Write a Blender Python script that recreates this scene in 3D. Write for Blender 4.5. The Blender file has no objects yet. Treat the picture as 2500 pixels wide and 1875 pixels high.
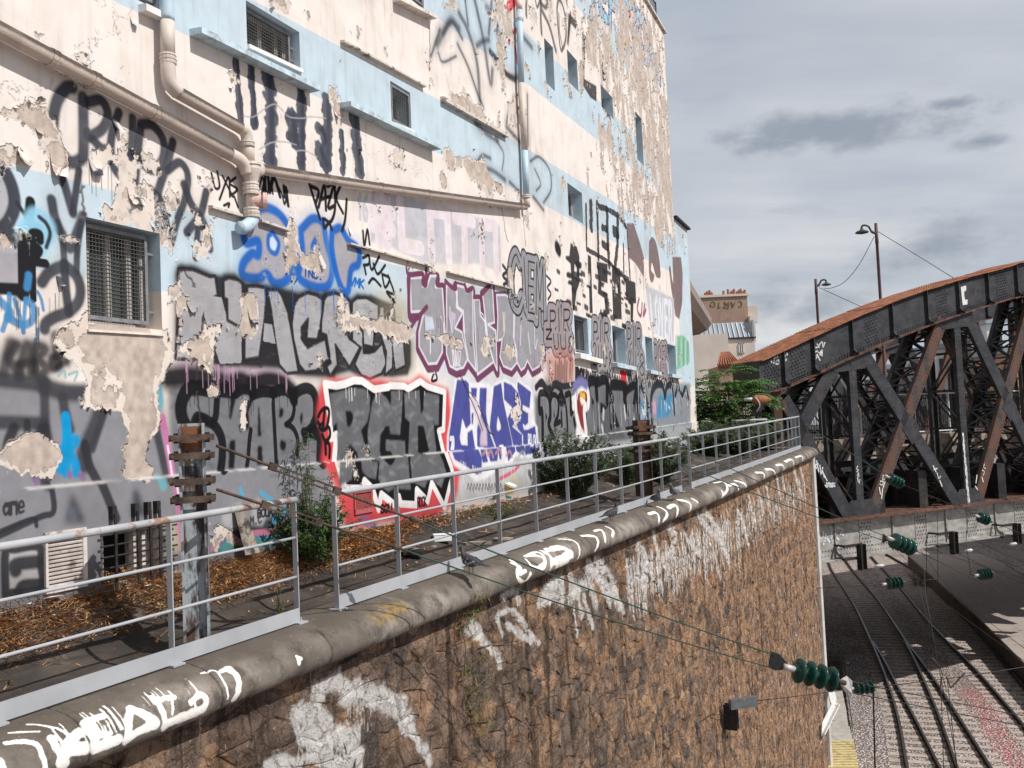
import bpy, bmesh, math, random
import numpy as np
from mathutils import Vector, Matrix
random.seed(7)
RNG = np.random.default_rng(11)
scene = bpy.context.scene
COL = scene.collection

# ------------------------------------------------------------------ camera
FPX = 2300.0                                   # focal length for a frame 2500 wide
roll = math.atan(.044)
tilt = math.atan(107.5 * math.cos(roll) / FPX)
CF = np.array([0, math.cos(tilt), math.sin(tilt)])
_u0 = np.array([0,-math.sin(tilt), math.cos(tilt)])
_r0 = np.array([1.,0,0])
CR = _r0 * math.cos(roll) - _u0 * math.sin(roll)
CU = _u0 * math.cos(roll) + _r0 * math.sin(roll)
cam = bpy.data.cameras.new('camera')
cam.sensor_width = 36.0
cam.lens = FPX / 2500 * 36.0
cam.clip_start = .05
cam.clip_end = 3000
camo = bpy.data.objects.new('camera', cam)
COL.objects.link(camo)
camo.matrix_world = Matrix(((CR[0], CU[0], -CF[0],0),(CR[1], CU[1], -CF[1],0),(CR[2], CU[2], -CF[2],0),(0,0,0,1)))
scene.camera = camo

# ------------------------------------------------------------------ sun and sky
SUN_AZ = Vector((.90,-.44,0)).normalized()
SUN_EL = math.radians(46)
sund = SUN_AZ * math.cos(SUN_EL) + Vector((0,0, math.sin(SUN_EL)))
sl = bpy.data.lights.new('sun', 'SUN')
sl.energy = 5.0
sl.angle = math.radians(.5)
sl.color = (1.0,.965,.915)
so = bpy.data.objects.new('sun', sl)
COL.objects.link(so)
so.rotation_euler = sund.to_track_quat('Z', 'Y').to_euler()
so.location = (30,-20,40)

world = bpy.data.worlds.new('World')
scene.world = world
world.use_nodes = True
def build_world():
    nt = world.node_tree
    N = nt.nodes; L = nt.links
    N.clear()
    out = N.new('ShaderNodeOutputWorld'); bg = N.new('ShaderNodeBackground')
    bg.inputs['Strength'].default_value = .1
    L.new(bg.outputs[0], out.inputs[0])
    sky = N.new('ShaderNodeTexSky'); sky.sky_type = 'NISHITA'; sky.sun_disc = False
    sky.sun_elevation = SUN_EL
    sky.sun_rotation = math.atan2(SUN_AZ.x, SUN_AZ.y)
    sky.altitude = 50; sky.dust_density = 1.0
    tc = N.new('ShaderNodeTexCoord')
    sep = N.new('ShaderNodeSeparateXYZ'); L.new(tc.outputs['Generated'], sep.inputs[0])
    def math_(op, a, b=None, c=None):
        m = N.new('ShaderNodeMath'); m.operation = op
        for i, v in enumerate((a, b, c)):
            if v is None: continue
            if isinstance(v, (int, float)): m.inputs[i].default_value = v
            else: L.new(v, m.inputs[i])
        return m.outputs[0]
    # flat cloud sheet: direction projected on a plane overhead
    zz = math_('ADD', math_('MAXIMUM', sep.outputs[2],0.0), .16)
    px = math_('DIVIDE', sep.outputs[0], zz); py = math_('DIVIDE', sep.outputs[1], zz)
    cb = N.new('ShaderNodeCombineXYZ'); L.new(px, cb.inputs[0]); L.new(py, cb.inputs[1])
    def noise(scale, det, rough, off, vec=None, sc=(1,1,1)):
        mp = N.new('ShaderNodeMapping'); L.new(vec or cb.outputs[0], mp.inputs[0])
        mp.inputs['Location'].default_value = off
        mp.inputs['Scale'].default_value = sc
        n = N.new('ShaderNodeTexNoise'); n.inputs['Scale'].default_value = scale
        n.inputs['Detail'].default_value = det; n.inputs['Roughness'].default_value = rough
        L.new(mp.outputs[0], n.inputs['Vector'])
        return n.outputs['Fac']
    def ramp(f, a, b):
        r = N.new('ShaderNodeMapRange'); r.interpolation_type = 'SMOOTHSTEP'
        r.inputs[1].default_value = a; r.inputs[2].default_value = b
        L.new(f, r.inputs[0]); return r.outputs[0]
    def mix(f, a, b):
        m = N.new('ShaderNodeMix'); m.data_type = 'RGBA'
        if isinstance(f, float): m.inputs[0].default_value = f
        else: L.new(f, m.inputs[0])
        for i, v in ((6, a),(7, b)):
            if isinstance(v, tuple): m.inputs[i].default_value = v + (1,)
            else: L.new(v, m.inputs[i])
        return m.outputs[2]
    veil = ramp(noise(.55,6,.55,(3.1,.7,0), None, (1,.55,1)), .28,.66)      # high thin overcast
    soft = ramp(noise(.9,6,.58,(7.3,2.2,0), None, (.45,1.3,1)), .33,.64)
    hi = mix(soft, (5.6,6.0,6.6),(8.6,8.55,8.6))
    c1 = mix(veil, (4.6,5.25,6.2), hi)
    base = mix(.86, sky.outputs[0], c1)
    # low broken grey cumulus
    low = noise(2.3,7,.56,(1.55,4.15,0), None, (.8,1.5,1))
    lowm = ramp(low, .57,.80)
    low2 = noise(1.1,4,.5,(5.0,.3,0))
    lowm = math_('MULTIPLY', lowm, ramp(low2,.42,.6))
    # the one dark bank above the bridge, as a blob of the same broken noise about its own direction
    def blob(dx, dy, dz, rx, rz, ns, off, th0, th1):
        d = Vector((dx, dy, dz)).normalized()
        rt = d.cross(Vector((0,0,1))).normalized(); up = rt.cross(d)
        v1 = N.new('ShaderNodeVectorMath'); v1.operation = 'DOT_PRODUCT'
        L.new(tc.outputs['Generated'], v1.inputs[0]); v1.inputs[1].default_value = rt
        v2 = N.new('ShaderNodeVectorMath'); v2.operation = 'DOT_PRODUCT'
        L.new(tc.outputs['Generated'], v2.inputs[0]); v2.inputs[1].default_value = up
        v3 = N.new('ShaderNodeVectorMath'); v3.operation = 'DOT_PRODUCT'
        L.new(tc.outputs['Generated'], v3.inputs[0]); v3.inputs[1].default_value = d
        r2 = math_('ADD', math_('POWER', math_('ABSOLUTE', math_('DIVIDE', v1.outputs['Value'], rx)), 2.0), math_('POWER', math_('ABSOLUTE', math_('DIVIDE', v2.outputs['Value'], rz)), 2.0))
        g = math_('SUBTRACT', 1.0, math_('SQRT', r2))
        n = noise(ns, 7,.6, off, tc.outputs['Generated'],(1,1,2.1))
        f = math_('ADD', math_('MULTIPLY', g, .42), n)
        front = math_('GREATER_THAN', v3.outputs['Value'],.5)
        return math_('MULTIPLY', ramp(f, th0, th1), front)
    blobs = []
    for (x, y, rx, rz, ns, off, t0, t1) in CLOUDS:
        r = CF * FPX + CR * (x - 1250) + CU * (937.5 - y)
        blobs.append(blob(r[0], r[1], r[2], rx, rz, ns, off, t0, t1))
    tot = lowm
    for b in blobs:
        tot = math_('MAXIMUM', tot, b)
    tot = math_('MULTIPLY', tot, .78)
    fin = mix(tot, base, (2.7,3.25,4.0))
    L.new(fin, bg.inputs['Color'])
CLOUDS = [(2085,305,.125,.030,9.0,(.3,.1,0), .54,.80),(2400,345,.05,.014,12.0,(2,1,0), .60,.92),
          (1900,350,.06,.014,12.0,(4,1,0), .60,.92),(2320,252,.04,.012,12.0,(5,3,0), .60,.92),
          (2270,610,.09,.035,9.0,(6,2,0), .54,.98),(2000,760,.08,.03,9.0,(8,2,0), .54,.98),(1880,745,.06,.035,9.0,(1,5,0), .56,1.0)]
build_world()
vs = scene.view_settings
vs.view_transform = 'Standard'; vs.look = 'None'; vs.gamma = 1.0; vs.exposure = -0.08; vs.use_curve_mapping = False
scene.cycles.use_denoising = True
scene.cycles.max_bounces = 6
scene.cycles.sample_clamp_indirect = 8

# ------------------------------------------------------------------ helpers
def ray(x, y):
    d = CF * FPX + CR * (x - 1250) + CU * (937.5 - y)
    return d / np.linalg.norm(d)
def at_y(x, y, Y):
    d = ray(x, y); return Vector(d * (Y / d[1]))
def at_z(x, y, z):
    d = ray(x, y); return Vector(d * (z / d[2]))

class MB:
    """collects geometry in world coordinates, builds ONE mesh object"""
    def __init__(s): s.v = []; s.f = []; s.uv = {}; s.mi = []; s.smooth = False; s.cur = 0
    def add(s, vs_, fs, uvs=None):
        o = len(s.v); s.v += [tuple(p) for p in vs_]
        for k, f in enumerate(fs):
            if uvs is not None: s.uv[len(s.f)] = uvs[k]
            s.f.append(tuple(i + o for i in f)); s.mi.append(s.cur)
        return s
    def box(s, c, ax, ay, az):
        """c centre, ax/ay/az half-extent vectors"""
        c, ax, ay, az = Vector(c), Vector(ax), Vector(ay), Vector(az)
        P = [c + sx * ax + sy * ay + sz * az for sz in (-1,1) for sy in (-1,1) for sx in (-1,1)]
        F = [(0,2,3,1),(4,5,7,6),(0,1,5,4),(2,6,7,3),(0,4,6,2),(1,3,7,5)]
        if ax.cross(ay).dot(az) < 0: F = [f[::-1] for f in F]
        return s.add(P, F)
    def bar(s, a, b, w, h, up=(0,0,1)):
        """rectangular bar from a to b; w across, h along up"""
        a, b = Vector(a), Vector(b); d = (b - a)
        n = d.normalized(); u = Vector(up); sd = n.cross(u)
        if sd.length < 1e-5: sd = n.cross(Vector((1,0,0)))
        sd.normalize(); u = sd.cross(n)
        return s.box((a + b) / 2, d / 2, sd * w / 2, u * h / 2)
    def tube(s, pts, r, n=8, cap=True):
        pts = [Vector(p) for p in pts]; m = len(pts)
        rs = r if isinstance(r, (list, tuple)) else [r] * m
        V = []; F = []; ref = None
        for i, p in enumerate(pts):
            t = ((pts[min(i + 1, m - 1)] - p).normalized() + (p - pts[max(i - 1,0)]).normalized())
            if t.length < 1e-6: t = pts[min(i + 1, m - 1)] - pts[max(i - 1,0)]
            t.normalize()
            if ref is None:
                ref = Vector((0,0,1)) if abs(t.z) < .9 else Vector((1,0,0))
            a = t.cross(ref).normalized(); b = a.cross(t); ref = b
            for k in range(n):
                th = 2 * math.pi * k / n
                V.append(p + (a * math.cos(th) + b * math.sin(th)) * rs[i])
        for i in range(m - 1):
            for k in range(n):
                k2 = (k + 1) % n
                F.append((i * n + k, (i + 1) * n + k, (i + 1) * n + k2, i * n + k2))
        if cap:
            F.append(tuple(range(n))); F.append(tuple((m - 1) * n + k for k in range(n))[::-1])
        return s.add(V, F)
    def lathe(s, a, d, prof, n=16):
        """revolve (dist along d, radius) profile about the axis from a along d"""
        a, d = Vector(a), Vector(d).normalized()
        x = d.cross(Vector((0,0,1)))
        if x.length < 1e-4: x = Vector((1,0,0))
        x.normalize(); y = d.cross(x)
        V = []; F = []
        for (t, r) in prof:
            for k in range(n):
                th = 2 * math.pi * k / n
                V.append(a + d * t + (x * math.cos(th) + y * math.sin(th)) * max(r, 1e-4))
        for i in range(len(prof) - 1):
            for k in range(n):
                k2 = (k + 1) % n
                F.append((i * n + k, i * n + k2,(i + 1) * n + k2,(i + 1) * n + k))
        return s.add(V, F)
    def prism(s, poly, off):
        """closed polygon (3-D points) pushed along off"""
        poly = [Vector(p) for p in poly]; off = Vector(off); n = len(poly)
        nrm = Vector((0,0,0))
        for i in range(n): nrm += poly[i].cross(poly[(i + 1) % n])
        P = poly + [p + off for p in poly]
        F = [tuple(range(n))[::-1], tuple(range(n, 2 * n))] + [(i, (i + 1) % n, n + (i + 1) % n, n + i) for i in range(n)]
        if nrm.dot(off) < 0: F = [f[::-1] for f in F]
        return s.add(P, F)
    def build(s, name, mat, parent=None, smooth=None, kind=None, origin=None, label=None):
        me = bpy.data.meshes.new(name)
        base = Vector(parent.matrix_world.translation) if parent is not None else (Vector(origin) if origin is not None else Vector((0,0,0)))
        if parent is not None: base = world_base(parent)
        if origin is not None: base2 = Vector(origin)
        else: base2 = base
        me.from_pydata([(p[0] - base2.x, p[1] - base2.y, p[2] - base2.z) for p in s.v],[], s.f)
        mats = mat if isinstance(mat, (list, tuple)) else [mat]
        for m in mats: me.materials.append(m)
        if len(mats) > 1: me.polygons.foreach_set('material_index', s.mi)
        if s.uv:
            ul = me.uv_layers.new(name='uv')
            for p in me.polygons:
                q = s.uv.get(p.index)
                if q is None: continue
                for li, c in zip(p.loop_indices, q): ul.data[li].uv = c
        if smooth if smooth is not None else s.smooth:
            me.polygons.foreach_set('use_smooth', [True] * len(me.polygons))
        me.update()
        o = bpy.data.objects.new(name, me); COL.objects.link(o)
        if parent is not None:
            o.parent = parent; o.location = base2 - base
        else: o.location = base2
        if kind: o['kind'] = kind
        if label: o['label'] = label
        return o
def world_base(o):
    v = Vector((0,0,0))
    while o is not None:
        v = v + Vector(o.location); o = o.parent
    return v
def tag(o, label, cat, group=None):
    o['label'] = label; o['category'] = cat
    if group: o['group'] = group
    return o
def thing(name, loc, label, cat, group=None):
    o = bpy.data.objects.new(name, None); COL.objects.link(o); o.location = loc
    o.empty_display_size = .1
    return tag(o, label, cat, group)
def dup(o, parent=None):
    c = o.copy(); COL.objects.link(c); c.parent = parent
    for ch in o.children: dup(ch, c)
    return c
def crs(pts, per=6):
    """Catmull-Rom through 2-D/3-D points"""
    P = np.array([tuple(p) for p in pts], float)
    if len(P) < 3: return P
    Q = np.vstack([2 * P[0] - P[1], P, 2 * P[-1] - P[-2]])
    out = []
    for i in range(1, len(Q) - 2):
        p0, p1, p2, p3 = Q[i - 1], Q[i], Q[i + 1], Q[i + 2]
        for k in range(per):
            t = k / per
            out.append(.5 * ((2 * p1) + (-p0 + p2) * t + (2 * p0 - 5 * p1 + 4 * p2 - p3) * t * t + (-p0 + 3 * p1 - 3 * p2 + p3) * t ** 3))
    out.append(P[-1])
    return np.array(out)

# ------------------------------------------------------------------ materials
class NT:
    def __init__(s, name):
        s.m = bpy.data.materials.new(name); s.m.use_nodes = True
        s.t = s.m.node_tree; s.N = s.t.nodes; s.L = s.t.links
        s.b = s.N['Principled BSDF']
        s.b.inputs['Specular IOR Level'].default_value = .35
        s.tc = s.N.new('ShaderNodeTexCoord')
        g = s.N.new('ShaderNodeNewGeometry'); s.pos = g.outputs['Position']; s.geo = g
    def set(s, k, v):
        if isinstance(v, (int, float)): s.b.inputs[k].default_value = v
        elif isinstance(v, tuple): s.b.inputs[k].default_value = v + (1,) if len(v) == 3 else v
        else: s.L.new(v, s.b.inputs[k])
    def map(s, vec, sc=(1,1,1), off=(0,0,0), rot=(0,0,0)):
        m = s.N.new('ShaderNodeMapping'); s.L.new(vec, m.inputs[0])
        m.inputs['Scale'].default_value = sc; m.inputs['Location'].default_value = off; m.inputs['Rotation'].default_value = rot
        return m.outputs[0]
    def noise(s, scale, det=4, rough=.55, vec=None, dist=0.0):
        n = s.N.new('ShaderNodeTexNoise'); n.inputs['Scale'].default_value = scale; n.inputs['Detail'].default_value = det
        n.inputs['Roughness'].default_value = rough; n.inputs['Distortion'].default_value = dist
        s.L.new(vec if vec is not None else s.pos, n.inputs['Vector']); return n.outputs['Fac']
    def vor(s, scale, vec=None, feat='F1', out='Distance'):
        n = s.N.new('ShaderNodeTexVoronoi'); n.feature = feat; n.inputs['Scale'].default_value = scale
        s.L.new(vec if vec is not None else s.pos, n.inputs['Vector']); return n.outputs[out]
    def ramp(s, f, a, b, lo=0., hi=1.):
        r = s.N.new('ShaderNodeMapRange'); r.interpolation_type = 'SMOOTHSTEP'
        for i, v in ((1, a),(2, b),(3, lo),(4, hi)): r.inputs[i].default_value = v
        s.L.new(f, r.inputs[0]); return r.outputs[0]
    def mix(s, f, a, b, mode='MIX'):
        m = s.N.new('ShaderNodeMix'); m.data_type = 'RGBA'; m.blend_type = mode
        if isinstance(f, (int, float)): m.inputs[0].default_value = f
        else: s.L.new(f, m.inputs[0])
        for i, v in ((6, a),(7, b)):
            if isinstance(v, tuple): m.inputs[i].default_value = v + (1,)
            else: s.L.new(v, m.inputs[i])
        return m.outputs[2]
    def math(s, op, a, b=0.):
        m = s.N.new('ShaderNodeMath'); m.operation = op
        for i, v in enumerate((a, b)):
            if isinstance(v, (int, float)): m.inputs[i].default_value = v
            else: s.L.new(v, m.inputs[i])
        return m.outputs[0]
    def sep(s, vec):
        n = s.N.new('ShaderNodeSeparateXYZ'); s.L.new(vec, n.inputs[0]); return n.outputs
    def rnd(s):
        return s.N.new('ShaderNodeObjectInfo').outputs['Random']
    def attr(s, name):
        n = s.N.new('ShaderNodeAttribute'); n.attribute_name = name; return n.outputs
    def bump(s, h, strength=.5, dist=.02, prev=None):
        b = s.N.new('ShaderNodeBump'); b.inputs['Strength'].default_value = strength; b.inputs['Distance'].default_value = dist
        s.L.new(h, b.inputs['Height'])
        if prev is not None: s.L.new(prev, b.inputs['Normal'])
        s.L.new(b.outputs[0], s.b.inputs['Normal']); return b.outputs[0]
    def image(s, img, uv='uv'):
        n = s.N.new('ShaderNodeTexImage'); n.image = img; n.interpolation = 'Linear'; n.extension = 'EXTEND'
        u = s.N.new('ShaderNodeUVMap'); u.uv_map = uv; s.L.new(u.outputs[0], n.inputs[0]); return n.outputs
def mat_simple(name, col, rough=.7, metal=0., var=.18, nscale=6., bump=.15, bscale=60., dirt=None, dscale=2., dth=(.5,.7)):
    m = NT(name)
    n = m.noise(nscale, 5)
    a = tuple(c * (1 - var) for c in col); b = tuple(min(1, c * (1 + var)) for c in col)
    c = m.mix(m.ramp(n, .3,.7), a, b)
    if dirt: c = m.mix(m.ramp(m.noise(dscale, 6,.65), *dth), c, dirt)
    m.set('Base Color', c); m.set('Roughness', rough); m.set('Metallic', metal)
    if bump: m.bump(m.noise(bscale, 4), bump, .01)
    return m.m
# ------------------------------------------------------------------ the facade's plan: two planes with a slight kink
A0 = np.array([-2.57,8.46]); _tl = math.radians(23.8); _tr = math.radians(21.5)
dL = np.array([math.sin(_tl), math.cos(_tl)]); nL = np.array([math.cos(_tl), -math.sin(_tl)])
dR = np.array([math.sin(_tr), math.cos(_tr)]); nR = np.array([math.cos(_tr), -math.sin(_tr)])
UK = 6.7; K0 = A0 + dL * UK
UMIN, UEND, UMAIN = -4.0,21.25,19.32          # left end, end of low annexe, end of tall part
ZTOP, ZANX = 11.02,5.72
def fac(u, z, o=0.):
    """facade coordinates (along, up, out) to the world"""
    if u <= UK: p = A0 + dL * u + nL * o
    else: p = K0 + dR * (u - UK) + nR * o
    return Vector((p[0], p[1], z))
def W(px, py):
    d = ray(px, py); t = A0.dot(nL) / d[:2].dot(nL); p = d * t; u = (p[:2] - A0).dot(dL)
    if u > UK:
        t = K0.dot(nR) / d[:2].dot(nR); p = d * t; u = UK + (p[:2] - K0).dot(dR)
    return u, p[2]
def Wd(px, py):
    u, z = W(px, py); return fac(u, z).y
def zplinth(u): return -.27 if u < 6.7 else -.27 + (u - 6.7) * .0157

# ------------------------------------------------------------------ numpy paint box
REG = {0: (0,0,1.), 1: (0,0,2.765), 2: (600,0,2.765), 3: (1200,0,3.318), 4: (0,500,2.765), 5: (600,500,2.765),
       6: (1200,500,3.318), 7: (0,1000,2.765), 8: (600,1000,2.765), 9: (1200,900,2.765), 10: (0,1400,2.765), 11: (700,1300,2.765),
       21: (410,620,5.53), 22: (690,660,5.53), 23: (410,900,5.53), 24: (770,910,4.608), 25: (1070,900,5.925), 26: (980,640,5.821), 27: (1300,880,5.53), 28: (1360,490,4.879)}
def rp(reg, pts):
    x0, y0, s = REG[reg]
    return [(x0 + x / s, y0 + y / s) for x, y in pts]
def lin(c):
    c = np.array(c[:3], float) / 255.
    return np.where(c <= .04045, c / 12.92,((c + .055) / 1.055) ** 2.4)
def vnoise(h, w, cell, seed, asp=1.0, octv=4, gain=.5):
    """fractal value noise, cell in pixels (x), cell*asp in y"""
    rng = np.random.default_rng(seed); out = np.zeros((h, w), np.float32); amp = 1.; tot = 0.
    for o in range(octv):
        cx = max(cell / 2 ** o, 1.01); cy = max(cell * asp / 2 ** o, 1.01)
        gx = int(w / cx) + 3; gy = int(h / cy) + 3
        g = rng.random((gy, gx), dtype=np.float32)
        xs = np.arange(w, dtype=np.float32) / cx; ys = np.arange(h, dtype=np.float32) / cy
        xi = xs.astype(int); yi = ys.astype(int); xf = xs - xi; yf = ys - yi
        xf = xf * xf * (3 - 2 * xf); yf = yf * yf * (3 - 2 * yf)
        r = g[yi][:, xi] * (1 - xf) + g[yi][:, xi + 1] * xf
        r2 = g[yi + 1][:, xi] * (1 - xf) + g[yi + 1][:, xi + 1] * xf
        out += amp * (r * (1 - yf[:, None]) + r2 * yf[:, None]); tot += amp; amp *= gain
    return out / tot
def sstep(x, a, b):
    t = np.clip((x - a) / (b - a), 0,1); return t * t * (3 - 2 * t)
class Paint:
    def __init__(s, u0, z0, wu, hz, ppm, to_uv):
        s.u0, s.z0, s.ppm = u0, z0, ppm; s.w = int(wu * ppm); s.h = int(hz * ppm)
        s.C = np.zeros((s.h, s.w, 3), np.float32); s.H = np.ones((s.h, s.w), np.float32) * .5
        s.to_uv = to_uv
        s.grain = vnoise(s.h, s.w, ppm * .08,5,1,3)
        s.keep = False; s.scale = {}
    def tex(s, pxpts):
        a = np.array([s.to_uv(x, y) for x, y in pxpts]); return (a - (s.u0, s.z0)) * s.ppm
    def win(s, P, r):
        x0 = max(int(P[:, 0].min() - r) - 1,0); x1 = min(int(P[:, 0].max() + r) + 2, s.w)
        y0 = max(int(P[:, 1].min() - r) - 1,0); y1 = min(int(P[:, 1].max() + r) + 2, s.h)
        return x0, x1, y0, y1
    def blend(s, x0, x1, y0, y1, m, col, gr=.1):
        col = lin(col).astype(np.float32)
        g = 1 + (s.grain[y0:y1, x0:x1] - .5) * gr * 2
        A = s.C[y0:y1, x0:x1]
        if s.keep: m = m * sstep(A.mean(-1), .02,.08)
        m = m[..., None]
        A += (col * g[..., None] - A) * m
    def dist(s, P, r):
        x0, x1, y0, y1 = s.win(P, r)
        if x1 <= x0 or y1 <= y0: return None
        D = np.full((y1 - y0, x1 - x0), 1e6, np.float32)
        for (ax, ay),(bx, by) in zip(P[:-1], P[1:]):
            a0 = max(int(min(ax, bx) - r) - 1, x0); a1 = min(int(max(ax, bx) + r) + 2, x1)
            b0 = max(int(min(ay, by) - r) - 1, y0); b1 = min(int(max(ay, by) + r) + 2, y1)
            if a1 <= a0 or b1 <= b0: continue
            X = np.arange(a0, a1, dtype=np.float32)[None, :] - ax; Y = np.arange(b0, b1, dtype=np.float32)[:, None] - ay
            dx, dy = bx - ax, by - ay; l2 = dx * dx + dy * dy + 1e-6
            t = np.clip((X * dx + Y * dy) / l2,0,1)
            d = np.hypot(X - t * dx, Y - t * dy)
            v = D[b0 - y0:b1 - y0, a0 - x0:a1 - x0]; np.minimum(v, d, out=v)
        return x0, x1, y0, y1, D
    def line_t(s, P, w, col, soft=.25, alpha=1., rough=0., gr=.1):
        """w full width in texture px; soft = share of the width that fades"""
        r = w / 2; f = max(w * soft, 1.0)
        q = s.dist(P, r + f)
        if q is None: return
        x0, x1, y0, y1, D = q
        if rough: D = D + (s.grain[y0:y1, x0:x1] - .5) * rough * w
        m = (1 - sstep(D, r - f * .5, r + f * .5)) * alpha
        s.blend(x0, x1, y0, y1, m, col, gr)
    def line(s, reg, pts, w, col, soft=.25, alpha=1., rough=0., smooth=True, gr=.1):
        """w in metres"""
        P = s.tex(rp(reg, pts))
        if smooth and len(P) > 2: P = crs(P, 5)
        s.line_t(P, w * s.scale.get(reg, 1.) * s.ppm, col, soft, alpha, rough, gr)
    def pip(s, P, x0, x1, y0, y1):
        M = np.zeros((y1 - y0, x1 - x0), bool); X = np.arange(x0, x1, dtype=np.float32)[None, :]; Y = np.arange(y0, y1, dtype=np.float32)[:, None]
        n = len(P)
        for i in range(n):
            ax, ay = P[i]; bx, by = P[(i + 1) % n]
            if ay == by: continue
            c = ((ay > Y) != (by > Y)) & (X < (bx - ax) * (Y - ay) / (by - ay) + ax)
            M ^= c
        return M
    def poly_t(s, P, col, alpha=1., gr=.1, edge=2.0):
        x0, x1, y0, y1 = s.win(P, edge + 1)
        if x1 <= x0 or y1 <= y0: return
        M = s.pip(P, x0, x1, y0, y1).astype(np.float32)
        if edge > 0:
            k = int(edge)
            if k >= 1:
                for _ in range(2):
                    for ax in (0,1):
                        acc = M.copy()
                        for d in range(1, k + 1):
                            acc += np.roll(M, d, ax) + np.roll(M, -d, ax)
                        M = acc / (2 * k + 1)
        s.blend(x0, x1, y0, y1, M * alpha, col, gr)
    def poly(s, reg, pts, col, alpha=1., gr=.1, smooth=False, edge=.01):
        P = s.tex(rp(reg, pts))
        if smooth: P = crs(np.vstack([P, P[:1]]), 5)
        s.poly_t(P, col, alpha, gr, edge * s.ppm)
    def uvrect(s, u0, u1, z0, z1):
        return (max(int((u0 - s.u0) * s.ppm), 0), min(int((u1 - s.u0) * s.ppm), s.w), max(int((z0 - s.z0) * s.ppm), 0), min(int((z1 - s.z0) * s.ppm), s.h))
    def glyph(s, ch, q, layers, smooth=True, jit=0., rs=None):
        """q: TL TR BR BL in texture px; layers: (width m, colour, soft)"""
        st = FONT.get(ch)
        if st is None: return
        TL, TR, BR, BL = q
        lines = []
        for one in st.split('|'):
            sm = one.startswith('~')
            pp = [tuple(map(float, p.split(','))) for p in one.lstrip('~').split()]
            Q = []
            for (x, y) in pp:
                if rs is not None and jit: x += rs.uniform(-jit, jit); y += rs.uniform(-jit, jit)
                Q.append((BL * (1 - x) + BR * x) * (1 - y) + (TL * (1 - x) + TR * x) * y)
            Q = np.array(Q)
            lines.append(crs(Q, 6) if sm and len(Q) > 2 else Q)
        for (w, col, soft) in layers:
            for Q in lines: s.line_t(Q, w * s.ppm, col, soft)
    def word(s, text, reg, quad, layers, jit=0.02, gap=.12, seed=0, each=False):
        """all of a layer before the next, so letters join behind one outline"""
        T = s.tex(rp(reg, quad)); TL, TR, BR, BL = T; n = len(text); rs = random.Random(seed + len(text) * 7)
        for layer in ([layers] if each else [[l] for l in layers]):
            rs2 = random.Random(seed + 3)
            for i, ch in enumerate(text):
                a = (i + gap / 2) / n; b = (i + 1 - gap / 2) / n
                q = (TL * (1 - a) + TR * a, TL * (1 - b) + TR * b, BL * (1 - b) + BR * b, BL * (1 - a) + BR * a)
                s.glyph(ch, q, layer, True, jit, rs2)
    def letters(s, text, reg, quads, layers, jit=0., seed=1):
        for layer in layers:
            rs2 = random.Random(seed)
            for ch, qd in zip(text, quads):
                s.glyph(ch, tuple(s.tex(rp(reg, qd))),[layer], True, jit, rs2)
    def drips(s, reg, pts, n, lmin, lmax, w, col, seed=0):
        rs = random.Random(seed); P = s.tex(rp(reg, pts))
        for _ in range(n):
            i = rs.randrange(len(P) - 1); t = rs.random(); p = P[i] * (1 - t) + P[i + 1] * t
            l = rs.uniform(lmin, lmax) * s.ppm
            s.line_t(np.array([p, p + (rs.uniform(-.5,.5), -l)]), w * s.ppm, col, .5,.9)
    def image(s, name, scale=1.):
        img = bpy.data.images.new(name, s.w, s.h, alpha=True, float_buffer=True, is_data=True)
        A = np.empty((s.h, s.w, 4), np.float32); A[..., :3] = np.clip(s.C * scale, 0,1); A[...,3] = np.clip(s.H, 0.001,1)
        img.alpha_mode = 'CHANNEL_PACKED'
        img.pixels.foreach_set(A.ravel()); img.update(); return img
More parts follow.
